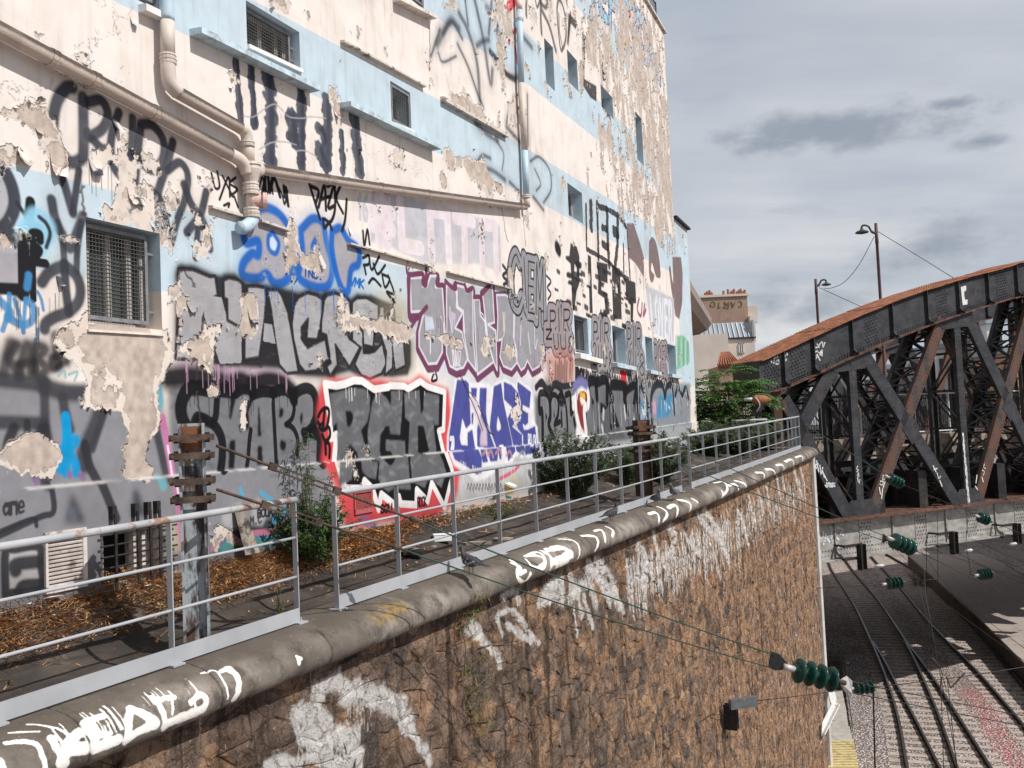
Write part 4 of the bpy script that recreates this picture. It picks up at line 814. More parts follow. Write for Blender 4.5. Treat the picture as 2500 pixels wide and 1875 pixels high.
    rim2 = np.exp(-((f2 - .004) / .008) ** 2)[..., None]
    lowgrey = (1 - sstep(zz, .6,1.3)) * (1 - sstep(uu, 12,14))
    cb = cb * (1 - lowgrey[..., None]) + (lin((228,216,206)) * (.85 + .3 * mid)[..., None]) * lowgrey[..., None]
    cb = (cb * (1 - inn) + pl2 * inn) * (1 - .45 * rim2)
    p.C += (cb.astype(np.float32) - p.C) * bare[..., None]
    # broken rims: shadow of the step painted as a dark line, pale torn paint edge
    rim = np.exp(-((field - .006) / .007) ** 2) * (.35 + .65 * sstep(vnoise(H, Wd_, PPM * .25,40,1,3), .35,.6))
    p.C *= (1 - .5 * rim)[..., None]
    lip = np.exp(-((field + .016) / .010) ** 2) * sstep(vnoise(H, Wd_, PPM * .3,41,1,3), .4,.65)
    p.C += (lin((236,226,218)) - p.C) * (.5 * lip)[..., None].astype(np.float32)
    # hair cracks
    cr = vnoise(H, Wd_, PPM * .9,51,1.2,6,.65)
    crack = np.exp(-((cr - .5) / .0022) ** 2) * sstep(vnoise(H, Wd_, PPM * 1.2,52,1,3), .56,.68)
    p.C *= (1 - .5 * crack)[..., None]
    p.H = .55 - .33 * bare - .12 * inn[...,0] * bare + .22 * lip * (1 - bare) - .2 * crack + .05 * (mid - .5) + (fine - .5) * .03 * (1 + bare)
    for reg, pts in ((5,[(1720,0),(1735,60),(1750,180),(1770,250)]),(5,[(1875,60),(1880,200),(1890,280)]),(5,[(1440,1150),(1480,1230),(1560,1330),(1600,1420),(1650,1540)]),(4,[(1320,1240),(1340,1380),(1350,1500)]),(4,[(1330,1050),(1325,1160)]),(1,[(550,1240),(560,1400),(565,1460)]),(4,[(1200,430),(1280,500),(1310,560)]),(2,[(1240,130),(1242,300),(1240,480)])):
        T = crs(p.tex(rp(reg, pts)), 8); T = T + np.random.default_rng(len(pts)).normal(0,1.3, T.shape)
        p.line_t(T, 2.4,(70,60,56), .6,.8)
        q = p.dist(T, 4)
        if q: x0, x1, y0, y1, D = q; p.H[y0:y1, x0:x1] -= .3 * (1 - sstep(D, .5,2.5))
    # splash dirt at the foot
    foot = (1 - sstep(zz, -1.05,-.75 + .2 * mid)) * .4
    p.C *= (1 - foot)[..., None]
    # white worn edge of the plinth
    zp = np.where(uu < 6.7,-.27,-.27 + (uu - 6.7) * .0157)
    ed = np.exp(-((zz - zp + .006) / .012) ** 2) * sstep(vnoise(H, Wd_, PPM * .15,61,1,3), .3,.55)
    p.C += (lin((226,224,222)) - p.C) * (.75 * ed)[..., None].astype(np.float32)
    global FIELD, FP
    FIELD, FP = field, p
    return p
FP = paint_facade()
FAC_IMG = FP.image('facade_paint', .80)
# ------------------------------------------------------------------ facade materials
def mat_facade():
    m = NT('painted_render')
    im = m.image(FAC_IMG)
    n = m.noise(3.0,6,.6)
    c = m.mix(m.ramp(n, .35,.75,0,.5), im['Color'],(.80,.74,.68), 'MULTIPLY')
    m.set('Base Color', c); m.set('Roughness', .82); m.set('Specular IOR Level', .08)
    b = m.bump(im['Alpha'],.9,.022)
    m.bump(m.noise(70,4), .22,.006, b)
    return m.m
M_FAC = mat_facade()
def mat_reveal():
    m = NT('reveal_paint')
    z = m.sep(m.pos)[2]
    a = m.math('MULTIPLY', m.math('GREATER_THAN', z, 1.265), m.math('LESS_THAN', z, 2.3))
    b = m.math('GREATER_THAN', z, 3.6)
    f = m.math('MAXIMUM', a, b)
    y = m.sep(m.pos)[1]
    f = m.math('MAXIMUM', f, m.math('GREATER_THAN', y, 15.0))
    c = m.mix(f, (.68,.60,.54),(.44,.54,.61))
    c = m.mix(m.ramp(m.noise(5,6,.6), .5,.75,0,.5), c, (.30,.28,.26))
    m.set('Base Color', c); m.set('Roughness', .85); m.bump(m.noise(50,4), .25,.008)
    return m.m
M_REV = mat_reveal()
M_SILLB = mat_simple('sill_blue', (.45,.55,.61), .8,0,.15,9,.3,60,(.22,.22,.21), 7,(.5,.72))
M_SILLC = mat_simple('sill_cream', (.64,.57,.51), .8,0,.12,9,.3,60,(.28,.22,.18), 6,(.52,.75))
M_LEDGE = mat_simple('ledge_render', (.60,.53,.47), .85,0,.2,9,.35,50,(.12,.10,.09), 9,(.48,.66))
M_FRAME = mat_simple('window_frame_paint', (.36,.33,.31), .55,0,.1,5,.05,40)
M_WHITE = mat_simple('white_sill_paint', (.72,.69,.66), .6,0,.1,6,.1,40,(.35,.31,.28), 8,(.6,.8))
M_GRILL = mat_simple('grille_steel', (.11,.105,.10), .6,.3,.2,30,.0)
M_GFRAME = mat_simple('grille_frame_steel', (.20,.20,.21), .55,.3,.2,12,.1,60)
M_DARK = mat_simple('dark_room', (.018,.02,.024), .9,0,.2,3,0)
M_CURT = mat_simple('curtain_cloth', (.05,.065,.065), .9,0,.25,4,.2,25)
M_PIPE = mat_simple('pipe_cream', (.55,.475,.42), .55,0,.10,5,.08,40,(.26,.19,.15), 5,(.55,.8))
M_PIPEB = mat_simple('pipe_blue', (.40,.50,.58), .55,0,.10,5,.08,40,(.25,.25,.25), 6,(.6,.8))
def mat_pipetop():
    """cream pipe with a felt of black dirt lying on its top"""
    m = NT('pipe_dirty_top')
    nz = m.sep(m.geo.outputs['Normal'])[2]
    f = m.math('ADD', nz, m.math('MULTIPLY', m.noise(38,5,.7), .5))
    c = m.mix(m.ramp(f, .0,.5),(.52,.43,.37),(.075,.058,.047))
    c = m.mix(m.ramp(m.noise(4,5), .5,.8,0,.5), c, (.24,.18,.15))
    m.set('Base Color', c); m.set('Roughness', .8); m.bump(m.noise(120,3), .5,.008)
    return m.m
M_PIPED = mat_pipetop()
def mat_glass():
    m = NT('window_glass'); m.set('Base Color', (.03,.035,.04)); m.set('Roughness', .06); m.set('Specular IOR Level', .6)
    return m.m
M_GLASS = mat_glass()
M_VENT = mat_simple('vent_paint', (.56,.50,.47), .6,0,.12,8,.1,50,(.2,.17,.15), 9,(.5,.7))
M_VENTR = mat_simple('vent_red_paint', (.38,.09,.09), .65,0,.2,9,.1,50,(.10,.05,.05), 9,(.5,.7))
M_IRON = mat_simple('black_iron', (.025,.024,.024), .65,.2,.3,20,.2,60,(.08,.05,.035), 12,(.55,.75))

def fbox(mb, u0, u1, z0, z1, o0, o1):
    """axis box in facade coordinates (splits nothing; short in u)"""
    P = [fac(u, z, o) for z in (z0, z1) for o in (o0, o1) for u in (u0, u1)]
    F = [(0,2,3,1),(4,5,7,6),(0,1,5,4),(2,6,7,3),(0,4,6,2),(1,3,7,5)]
    F = [f[::-1] for f in F]
    mb.add(P, F); return mb
def rectpx(tl, br):
    a = W(*tl); b = W(*br); return a[0], b[0], b[1], a[1]     # u0,u1,z0,z1
WIN = {  # opening corners in the photograph, kind
 'w1': (rectpx((208.7,529),(396,805.6)), 'big'), 'w2': (rectpx((600,0),(734,181)), 'big'), 'w3': (rectpx((952.6,197),(1005,327)), 'small'),
 'w0': ((-1.02,-.72,3.66,4.2), 'small'), 'wt': (rectpx((1000,-70),(1035,24)), 'small'),
 'wA': (rectpx((1328,92),(1355,223)), 'blind'), 'wB': (rectpx((1384,120),(1412.5,224.5)), 'blind'), 'wC': (rectpx((1466,205),(1498,292)), 'blind'), 'wD': (rectpx((1550,271),(1572,405)), 'blind'), 'wE': (rectpx((1385,446),(1424,547)), 'blind'),
 'wF': (rectpx((1401,768),(1438,865)), 'mesh'), 'wG': (rectpx((1494,794),(1530,889)), 'blind'), 'wH': (rectpx((1574.6,821),(1596,904)), 'blind'), 'wI': (rectpx((1628.6,839),(1652,916)), 'blind')}
VENT = {'v1': rectpx((97,1301),(202,1430)), 'v2': rectpx((236,1291),(392,1400)), 'v3': rectpx((855,1198),(902,1249))}
HOLES = [v[0] for v in WIN.values()] + list(VENT.values())

FB = tuple(fac(8,-1.05)); bld = thing('graffiti_building', FB, 'tall peeling cream and blue building covered with graffiti beside the railing', 'building')
def facade_mesh():
    ub = sorted(set([UMIN, UK, UMAIN, UEND] + [h[0] for h in HOLES] + [h[1] for h in HOLES] + list(np.arange(UMIN, UEND, 1.6))))
    zb = sorted(set([-1.35, 'P', ZANX, ZTOP] + [h[2] for h in HOLES] + [h[3] for h in HOLES]), key=lambda q: -.24 if q == 'P' else q)
    walls, pl = MB(), MB()
    def uv(u, z): return ((u - UMIN) * PPM / FP.w, (z + 1.35) * PPM / FP.h)
    for a, b in zip(ub[:-1], ub[1:]):
        if b - a < 1e-5: continue
        for c, d in zip(zb[:-1], zb[1:]):
            low = (d == 'P') or (d != 'P' and c != 'P' and d < -.2)
            za = [zplinth(u) if c == 'P' else c for u in (a, b)]; zc = [zplinth(u) if d == 'P' else d for u in (a, b)]
            if min(zc[0] - za[0], zc[1] - za[1]) < 1e-5: continue
            mu, mz = (a + b) / 2,(za[0] + zc[0]) / 2
            if mu > UMAIN and mz > ZANX: continue
            if any(h[0] < mu < h[1] and h[2] < mz < h[3] for h in HOLES): continue
            o = .035 if low else 0.
            q = [(a, za[0]),(b, za[1]),(b, zc[1]),(a, zc[0])]
            # normal out (towards the tracks)
            (pl if low else walls).add([fac(u, z, o) for u, z in q],[(0,1,2,3)],[[uv(u, z) for u, z in q]])
            if d == 'P':
                pl.add([fac(a, zc[0],.035), fac(b, zc[1],.035), fac(b, zc[1],0), fac(a, zc[0],0)],[(0,1,2,3)],[[uv(a, zc[0]), uv(b, zc[1]), uv(b, zc[1] + .01), uv(a, zc[0] + .01)]])
    # returns, roofs
    def quad(P): walls.add(P, [(0,1,2,3)],[[uv(8.4,4.9), uv(9.4,4.9), uv(9.4,5.2), uv(8.4,5.2)]])
    quad([fac(UEND, -1.35), fac(UEND, -1.35,-9), fac(UEND, ZANX, -9), fac(UEND, ZANX)])
    quad([fac(UMAIN, ZANX), fac(UMAIN, ZANX, -9), fac(UMAIN, ZTOP, -9), fac(UMAIN, ZTOP)])
    for (a, b, z) in ((UMIN, UK, ZTOP),(UK, UMAIN, ZTOP),(UMAIN, UEND, ZANX)):
        quad([fac(a, z), fac(b, z), fac(b, z, -9), fac(a, z, -9)])
    quad([fac(UMIN, -1.35,-9), fac(UMIN, -1.35), fac(UMIN, ZTOP), fac(UMIN, ZTOP, -9)])
    w = walls.build('wall', M_FAC, bld); pl.build('plinth', M_FAC, bld)
    return w
wall_ob = facade_mesh()

def make_window(key, rect, kind):
    u0, u1, z0, z1 = rect; D = -.24
    fr = MB(); t = .045
    if kind == 'blind': D = -.26
    for (a, b, c, d) in ((u0, u1, z0, z0 + t),(u0, u1, z1 - t, z1),(u0, u0 + t, z0 + t, z1 - t),(u1 - t, u1, z0 + t, z1 - t)):
        fbox(fr, a, b, c, d, D, D + .05)
    um = (u0 + u1) / 2
    if kind in ('big', 'mesh'): fbox(fr, um - .03, um + .03, z0 + t, z1 - t, D, D + .045)
    w = fr.build('window', M_FRAME, bld, origin=tuple(fac(um, z0,0)))
    rv = MB()
    for P in ([(u0, z0,0),(u1, z0,0),(u1, z0, D),(u0, z0, D)],[(u0, z1, D),(u1, z1, D),(u1, z1,0),(u0, z1,0)],[(u0, z0, D),(u0, z1, D),(u0, z1,0),(u0, z0,0)],[(u1, z0,0),(u1, z1,0),(u1, z1, D),(u1, z0, D)]):
        rv.add([fac(*q) for q in P],[(0,1,2,3)])
    rv.build('reveal', M_REV, w)
    pn = MB(); fbox(pn, u0 + t, u1 - t, z0 + t, z1 - t, D + .012, D + .02); pn.build('pane', M_GLASS, w)
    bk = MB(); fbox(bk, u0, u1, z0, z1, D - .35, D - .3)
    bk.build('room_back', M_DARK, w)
    if kind == 'big':
        cu = MB()
        for (a, b) in ((u0 + .06, u0 + .16),(u0 + .20, um - .04),(um + .03, um + .14),(u1 - .13, u1 - .07)):
            n = 6
            for i in range(n):
                x0 = a + (b - a) * i / n; x1 = a + (b - a) * (i + 1) / n
                o0, o1 = (D + .021, D + .03) if i % 2 else (D + .03, D + .021)
                cu.add([fac(x0, z0 + .06, o0), fac(x1, z0 + .06, o1), fac(x1, z1 - .06, o1), fac(x0, z1 - .06, o0)],[(0,1,2,3)])
        cu.build('curtain', M_CURT, w)
        jm = MB()
        for x in (u0 + .17, um, u1 - .16): fbox(jm, x - .028, x + .028, z0 + .05, z1 - .05, D + .021, D + .055)
        jm.build('sash', M_FRAME, w)
    if kind in ('big', 'mesh', 'small'):
        g = MB(); o = -.10 if kind != 'small' else -.03
        a, b, c, d = u0 + .01, u1 - (.07 if kind == 'big' else .02), z0 + .04, z1 - .03
        g2 = MB()
        for (q0, q1, q2, q3) in ((a, b, c, c + .03),(a, b, d - .03, d),(a, a + .03, c + .03, d - .03),(b - .03, b, c + .03, d - .03)): fbox(g2, q0, q1, q2, q3, o, o + .03)
        g2.build('grille_frame', M_GFRAME, w)
        st = .032 if kind == 'big' else .045
        x = a + .03
        while x < b - .03: fbox(g, x - .0022, x + .0022, c + .03, d - .03, o + .012, o + .017); x += st
        z = c + .03
        while z < d - .03: fbox(g, a + .03, b - .03, z - .0022, z + .0022, o + .0175, o + .0225); z += st
        g.build('grille', M_GRILL, w, kind='stuff')
        if kind == 'big':
            for z in (c + .1, d - .15): fbox(MB(), b, b + .07, z, z + .02, o, o + .02).build('hinge', M_GFRAME, w)
    return w
for k, (r, kd) in WIN.items(): make_window(k, r, kd)
# sills and ledges
def ledge(name, a, b, th, out, mat, o0=-.02, dz=0., lab=None):
    (u0, z0),(u1, z1) = W(*a), W(*b)
    mb = MB(); n = max(1, int((u1 - u0) / .6))
    for i in range(n):
        t0, t1 = i / n, (i + 1) / n
        ua, ub_, za, zb_ = u0 + (u1 - u0) * t0, u0 + (u1 - u0) * t1, z0 + (z1 - z0) * t0 + dz, z0 + (z1 - z0) * t1 + dz
        P = [fac(ua, za - th, o0), fac(ub_, zb_ - th, o0), fac(ub_, zb_ - th, out), fac(ua, za - th, out), fac(ua, za, o0), fac(ub_, zb_, o0), fac(ub_, zb_ - .012, out), fac(ua, za - .012, out)]
        F = [(0,3,2,1),(4,5,6,7),(3,7,6,2)]
        if i == 0: F.append((0,4,7,3))
        if i == n - 1: F.append((1,2,6,5))
        mb.add(P, [f[::-1] if False else f for f in F])
    return mb.build(name, mat, bld, label=lab)
ledge('window_sill', (462,70),(755,213), .065,.14, M_SILLB)
ledge('window_sill', (829,250),(1054,357), .065,.15, M_SILLB)
ledge('window_sill', (958,-5),(1048,40), .055,.12, M_SILLC)
ledge('ledge', (830,97),(1032,208), .035,.06, M_LEDGE)
ledge('ledge', (1074,235),(1233,326), .07,.07, M_LEDGE)
ledge('ledge', (508,500),(593,525), .035,.055, M_LEDGE); ledge('ledge', (629,534),(700,558), .035,.055, M_LEDGE)
ledge('ledge', (846,591),(1048,648), .03,.06, M_LEDGE); ledge('ledge', (1088,661),(1244,703), .03,.06, M_LEDGE)
ledge('window_sill', (337,10),(381,31), .07,.09, M_WHITE)
for a, b in (((604,118),(735,179)),((957,306),(1008,326))): ledge('white_sill', a, b, .05,.03, M_WHITE, -.2,.05)
for a, b, m in (((1402,862),(1458,877), M_WHITE),((1494,885),(1541,895), M_SILLB),((1577,902),(1604,908), M_SILLB),((1630,912),(1656,917), M_SILLB)): ledge('window_sill', a, b, .10,.12, m)
ledge('ledge', (212,800),(398,812), .03,.02, M_SILLC, -.2)
# roof edge: coping strip and balustrade
mb = MB()
for a, b in ((UMIN, UK),(UK, UMAIN + .05)):
    P = [fac(u, z, o) for u in (a, b) for z in (ZTOP, ZTOP + .07) for o in (-.3,.07)]
    mb.add(P, [(0,1,3,2)[::-1],(4,5,7,6),(1,5,7,3)[::-1],(2,3,7,6)[::-1],(0,4,5,1)])
mb.build('roof_coping', M_LEDGE, bld)
mb = MB(); mb2 = MB()
for k in range(8): fbox(mb, 12.3 + k, 12.34 + k, ZTOP + .07, ZTOP + .95,-.22,-.18)
for z in (ZTOP + .9, ZTOP + .5): mb.tube([fac(12, z, -.2), fac(UMAIN, z, -.2)],.02,6)
fbox(mb2,12, UMAIN, ZTOP + .09, ZTOP + .86,-.205,-.195)
bal = mb.build('roof_balustrade', M_IRON, bld)
def mat_tint():
    m = NT('tinted_panel'); m.set('Base Color', (.10,.13,.16)); m.set('Roughness', .15); m.set('Alpha', .75); return m.m
mb2.build('balustrade_panel', mat_tint(), bal)
mb = MB(); P = [fac(u, z, o) for u in (UMAIN + .01, UEND + .06) for z in (ZANX, ZANX + .06) for o in (-1.5,.1)]
mb.add(P, [(0,1,3,2)[::-1],(4,5,7,6),(1,5,7,3)[::-1],(2,3,7,6)[::-1],(0,4,5,1)]); mb.build('annexe_coping', M_IRON, bld)

# basement vents
def vent(rect, n, mat, lab):
    u0, u1, z0, z1 = rect
    f = MB(); t = .035
    for (a, b, c, d) in ((u0, u1, z0, z0 + t * 1.4),(u0, u1, z1 - t, z1),(u0, u0 + t * .6, z0 + t, z1 - t),(u1 - t, u1, z0 + t, z1 - t)): fbox(f, a, b, c, d, -.04,.055)
    v = f.build('louvre_vent', mat, bld, origin=tuple(fac((u0 + u1) / 2, z0)), label=lab)
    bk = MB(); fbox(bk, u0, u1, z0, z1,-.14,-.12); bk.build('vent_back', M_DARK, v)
    h = (z1 - z0 - 2.4 * t) / n
    for i in range(n):
        z = z0 + t * 1.4 + h * i
        s = MB(); P = [fac(u, zz, o) for u in (u0 + t * .6, u1 - t) for (zz, o) in ((z + h * .1,.05),(z + h * .75,-.04),(z + h * .75 - .012,-.045),(z + h * .1 - .014,.046))]
        s.add(P, [(0,1,2,3),(7,6,5,4),(0,4,5,1),(3,2,6,7),(0,3,7,4)])
        s.build('slat', mat, v)
vent(VENT['v1'],12, M_VENT, 'pale louvre vent at the foot of the wall behind the railing')
vent(VENT['v3'],9, M_VENTR, 'small louvre vent sprayed red beside the tall weed')
u0, u1, z0, z1 = VENT['v2']
g = MB()
for k in range(5):
    z = z0 + .05 + (z1 - z0 - .1) * k / 4; g.tube([fac(u0 - .03, z, .07), fac(u1 + .12, z, .07)],.008,6)
for u in (u0 + .1, u0 + .32, u0 + .45, u1 - .08): g.tube([fac(u, z0 - .03,.085), fac(u, z1 + .1,.085)],.012,6)
gr_ = g.build('basement_grille', M_IRON, bld, origin=tuple(fac((u0 + u1) / 2, z0)))
for u in (u0 + .1, u0 + .32, u0 + .45, u1 - .08): fbox(MB(), u - .02, u + .02, z1 + .06, z1 + .16,.035,.08).build('grille_fixing', M_IRON, gr_)
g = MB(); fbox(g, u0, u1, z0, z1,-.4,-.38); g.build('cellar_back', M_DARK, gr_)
g = MB()
for u in (u0 + .07, u0 + .42, u1 - .12): fbox(g, u, u + .05, z0, z1,-.12,-.07)
fbox(g, u0, u1, z1 - .05, z1 - .001,-.12,-.07); g.build('cellar_frame', M_VENT, gr_)
g = MB()
for P in ([(u0, z0,0.03),(u1, z0,0.03),(u1, z0,-.4),(u0, z0,-.4)],[(u0, z1,-.4),(u1, z1,-.4),(u1, z1,.03),(u0, z1,.03)],[(u0, z0,-.4),(u0, z1,-.4),(u0, z1,.03),(u0, z0,.03)],[(u1, z0,.03),(u1, z1,.03),(u1, z1,-.4),(u1, z0,-.4)]): g.add([fac(*q) for q in P],[(0,1,2,3)])
g.build('cellar_reveal', M_VENT, gr_)

# ------------------------------------------------------------------ curled paint: real flakes standing off the wall
def flakes():
    f = FIELD; rng = np.random.default_rng(3)
    gy, gx = np.gradient(f)
    ys, xs = np.where((f > -.016) & (f < -.008))
    z = -1.35 + ys / PPM; u = UMIN + xs / PPM
    ok = (z > -1.0) & (u < UEND - .2) & ~((u > UMAIN - .1) & (z > ZANX - .1)) & (z < ZTOP - .1)
    for h in HOLES: ok &= ~((u > h[0] - .03) & (u < h[1] + .03) & (z > h[2] - .03) & (z < h[3] + .03))
    ys, xs = ys[ok], xs[ok]
    n = min(5200, len(ys)); idx = rng.choice(len(ys), n, replace=False)
    big, small = [], MB(); nb = 0
    pts = []
    for i in idx:
        y, x = ys[i], xs[i]; g = np.array([gx[y, x], gy[y, x]]); gl = np.hypot(*g)
        if gl < 1e-6: continue
        g /= gl; t = np.array([-g[1], g[0]])
        u = UMIN + x / PPM; z = -1.35 + y / PPM
        w = rng.uniform(.012,.055); l = rng.uniform(.008,.038); c = rng.uniform(.35,1.1)
        pts.append((u, z, g, t, w, l, c))
    def mesh(mb, u, z, g, t, w, l, c, seg=3):
        V = []; U = []; 
        for k in range(seg + 1):
            s = k / seg; ww = w * (1 - .55 * s * s)
            o = .004 + l * c * s * s; dd = l * (s - .35 * s * s)
            for e in (-.5,.0,.5):
                jit = rng.uniform(-.12,.12) * w * s
                uu = u + t[0] * (e * ww) + g[0] * (dd + jit); zz = z + t[1] * (e * ww) + g[1] * (dd + jit)
                oo = (.035 if zz < zplinth(uu) else 0) + o + (abs(e) * .12 * l * s)
                V.append(fac(uu, zz, oo))
                um, zm = u - g[0] * (l * s + .01) + t[0] * e * ww, z - g[1] * (l * s + .01) + t[1] * e * ww
                U.append(((um - UMIN) * PPM / FP.w, (zm + 1.35) * PPM / FP.h))
        F = []; UU = []
        for k in range(seg):
            for e in range(2):
                q = (k * 3 + e, k * 3 + e + 1,(k + 1) * 3 + e + 1,(k + 1) * 3 + e); F.append(q); UU.append([U[j] for j in q])
        mb.add(V, F, UU)
    for q in pts: mesh(small, *q)
    small.build('paint_flakes', M_FAC, bld, smooth=True, kind='stuff')
    # the large hanging ones
    for (reg, x, y, gxz, w, l, c) in ((1,190,1010,(-.5,-.85), .24,.34,.5),(1,400,1060,(-.1,-1), .26,.42,.35),(1,640,1080,(.05,-1), .2,.3,.4),(1,770,800,(.35,-.9), .1,.28,.6),(1,920,1290,(0,-1), .3,.3,.25),(1,900,120,(0,-1), .12,.2,.5),(1,280,700,(-.2,.5), .16,.1,.6),(1,560,400,(.6,-.4), .1,.12,.5),(1,260,860,(.2,-1), .1,.12,.7),(2,600,740,(.3,-.9), .1,.25,.6),(4,720,1340,(.2,-1), .16,.14,.6),(4,1290,640,(.1,-1), .2,.28,.25),(4,1700,700,(.1,-1), .2,.4,.15),(4,1280,960,(0,-1), .1,.05,.9),(4,400,480,(.1,-1), .1,.2,.5),(5,700,150,(.1,-1), .1,.2,.3),(5,870,840,(.2,-1), .12,.1,.7),(5,960,870,(0,-1), .14,.1,.8),(5,1260,890,(0,-1), .14,.1,.8),(5,1520,920,(0,-1), .12,.1,.8),(5,780,810,(-.3,-1), .12,.14,.5)):
        a = W(*rp(reg, [(x, y)])[0]); g = np.array(gxz, float); g /= np.hypot(*g); t = np.array([-g[1], g[0]])
        mb = MB(); mesh(mb, a[0], a[1], g, t, w * .62, l * .62, c * .5,5); mb.build('paint_flake', M_FAC, bld, smooth=True, origin=tuple(fac(a[0], a[1])))
flakes()

# ------------------------------------------------------------------ drain pipes on the facade
def wpt(px, py, o):
    """a point o metres out of the facade seen at this pixel"""
    u, z = W(px, py); d = np.array(ray(px, py)); P = np.array(fac(u, z)); n = nL if u < UK else nR
    k = o / d[:2].dot(n)
    return Vector(P + d * k)
def pipe_line(px, o, per=5): return [Vector(q) for q in crs([wpt(x, y, o) for x, y in px], per)]
def collar(a, d, r, parent, mat, h=.07):
    mb = MB(); a = Vector(a); d = Vector(d).normalized()
    mb.lathe(a - d * h / 2, d, [(0, r * .9),(0, r * 1.16),(h * .3, r * 1.2),(h * .35, r * 1.1),(h * .65, r * 1.1),(h * .7, r * 1.2),(h, r * 1.16),(h, r * .9)],14)
    return mb.build('pipe_collar', mat, parent, smooth=False)
O = .10
t1 = thing('drain_pipe', tuple(wpt(300,235, O)), 'long dirty cream drain pipe sloping down across the upper wall', 'drain pipe')
L1 = [wpt(x, y, O) for x, y in ((-160,-10),(0,74),(231,197),(376,275),(560,376))] 
MB().tube(L1,.062,14).build('pipe', M_PIPED, t1, smooth=True)
MB().tube([Vector(q) for q in crs([L1[-1], wpt(583,389, O), wpt(596,404, O), wpt(603,424, O)],5)],.06,14).build('elbow', M_PIPE, t1, smooth=True)
for x, y in ((128,142),(378,276),(230,196)):
    a = wpt(x, y, O); collar(a, L1[3] - L1[1],.058, t1, M_PIPED)
t2 = thing('drain_pipe', tuple(wpt(411,170, O)), 'cream drain pipe dropping from the blue band then bending towards the junction', 'drain pipe')
a = [wpt(x, y, O) for x, y in ((403,-90),(406,-20),(408,40),(408.5,52))]
MB().tube(a, .06,14).build('pipe', M_PIPEB, t2, smooth=True)
MB().tube([wpt(408.5,52, O), wpt(410,140, O)],.06,14).build('pipe', M_PIPE, t2, smooth=True)
MB().tube(pipe_line([(410,139),(411,178),(416,205),(434,226)], O), .062,14).build('elbow', M_PIPE, t2, smooth=True)
MB().tube([wpt(433,225, O), wpt(588,313, O)],.056,14).build('pipe', M_PIPED, t2, smooth=True)
MB().tube(pipe_line([(586,312),(597,320),(602,331),(604,350)], O), .057,14).build('elbow', M_PIPE, t2, smooth=True)
MB().tube([wpt(603.5,347, O), wpt(608,396, O)],.055,14).build('pipe', M_PIPE, t2, smooth=True)
for x, y in ((410,140),(411,150),(604,352)): collar(wpt(x, y, O),(0,0,1), .058, t2, M_PIPE, .05)
t3 = thing('pipe_junction', tuple(wpt(610,470, O)), 'cast cream pipe junction with open access ring and blue tipped elbow', 'pipe junction')
c0 = wpt(610,398, O); c1 = wpt(614,452, O)
dn = c1 - c0; Lc = dn.length
MB().lathe(c0, dn, [(0,.05),(0,.098),(Lc * .12,.102),(Lc * .15,.09),(Lc * .3,.095),(Lc * .45,.088),(Lc * .85,.06),(Lc, .058)],18).build('branch_body', M_PIPE, t3, smooth=False)
c2 = wpt(616,513, O)
MB().tube([c1, c2],.056,14).build('pipe', M_PIPE, t3, smooth=True)
for y in (455,468,516,524): collar(wpt(612 + (y - 452) * .05, y, O),(0,0,1), .066, t3, M_PIPE, .06)
aa = wpt(615,492, O); dd = (Vector((nL[0], nL[1],0)) * .75 + Vector((dL[0], dL[1],0)) * .6).normalized()
rg = MB().lathe(aa, dd, [(0,.06),(.10,.06),(.10,.085),(.14,.085),(.14,.06),(.09,.055),(.09,0)],18).build('access_ring', mat_simple('pinkish_ring', (.55,.36,.31), .6), t3)
MB().tube(pipe_line([(616,520),(615,538),(606,549),(594,556),(586,556)], O), .062,14).build('elbow', M_PIPEB, t3, smooth=True)
dR_ = wpt(640,416, O) - wpt(600,410, O)
MB().tube([wpt(614,420, O), wpt(630,410, O)],.08,14).build('branch_socket', M_PIPE, t3, smooth=True)
t4 = thing('drain_pipe', tuple(wpt(900,455, O)), 'long cream drain pipe running along the wall below the second sill', 'drain pipe')
L4 = [wpt(628,412, O), wpt(700,423, O), wpt(925,457, O), wpt(1100,481, O), wpt(1283,505, O)]
MB().tube(L4,.052,14).build('pipe', M_PIPED, t4, smooth=True)
for x, y in ((798,438),(930,458),(1045,474),(1270,503)): collar(wpt(x, y, O), L4[3] - L4[1],.05, t4, M_PIPED)
t5 = thing('downpipe', tuple(wpt(1284,490,.09)), 'vertical downpipe painted in blue and cream at the bend of the facade', 'drain pipe')
seg = [(1259,-90,0),(1267,0,0),(1268,25,1),(1272,203,0),(1281,368,1),(1285,478,0),(1287,506,0)]
for (xa, ya, k),(xb, yb, _) in zip(seg[:-1], seg[1:]):
    MB().tube([wpt(xa, ya, .09), wpt(xb, yb, .09)],.052,12).build('pipe', M_PIPEB if k else M_PIPE, t5, smooth=True)
for y in (48,270,276,480): collar(wpt(1267 + y * .037, y, .09),(0,0,1), .054, t5, M_PIPE if y > 60 else M_PIPEB, .05)
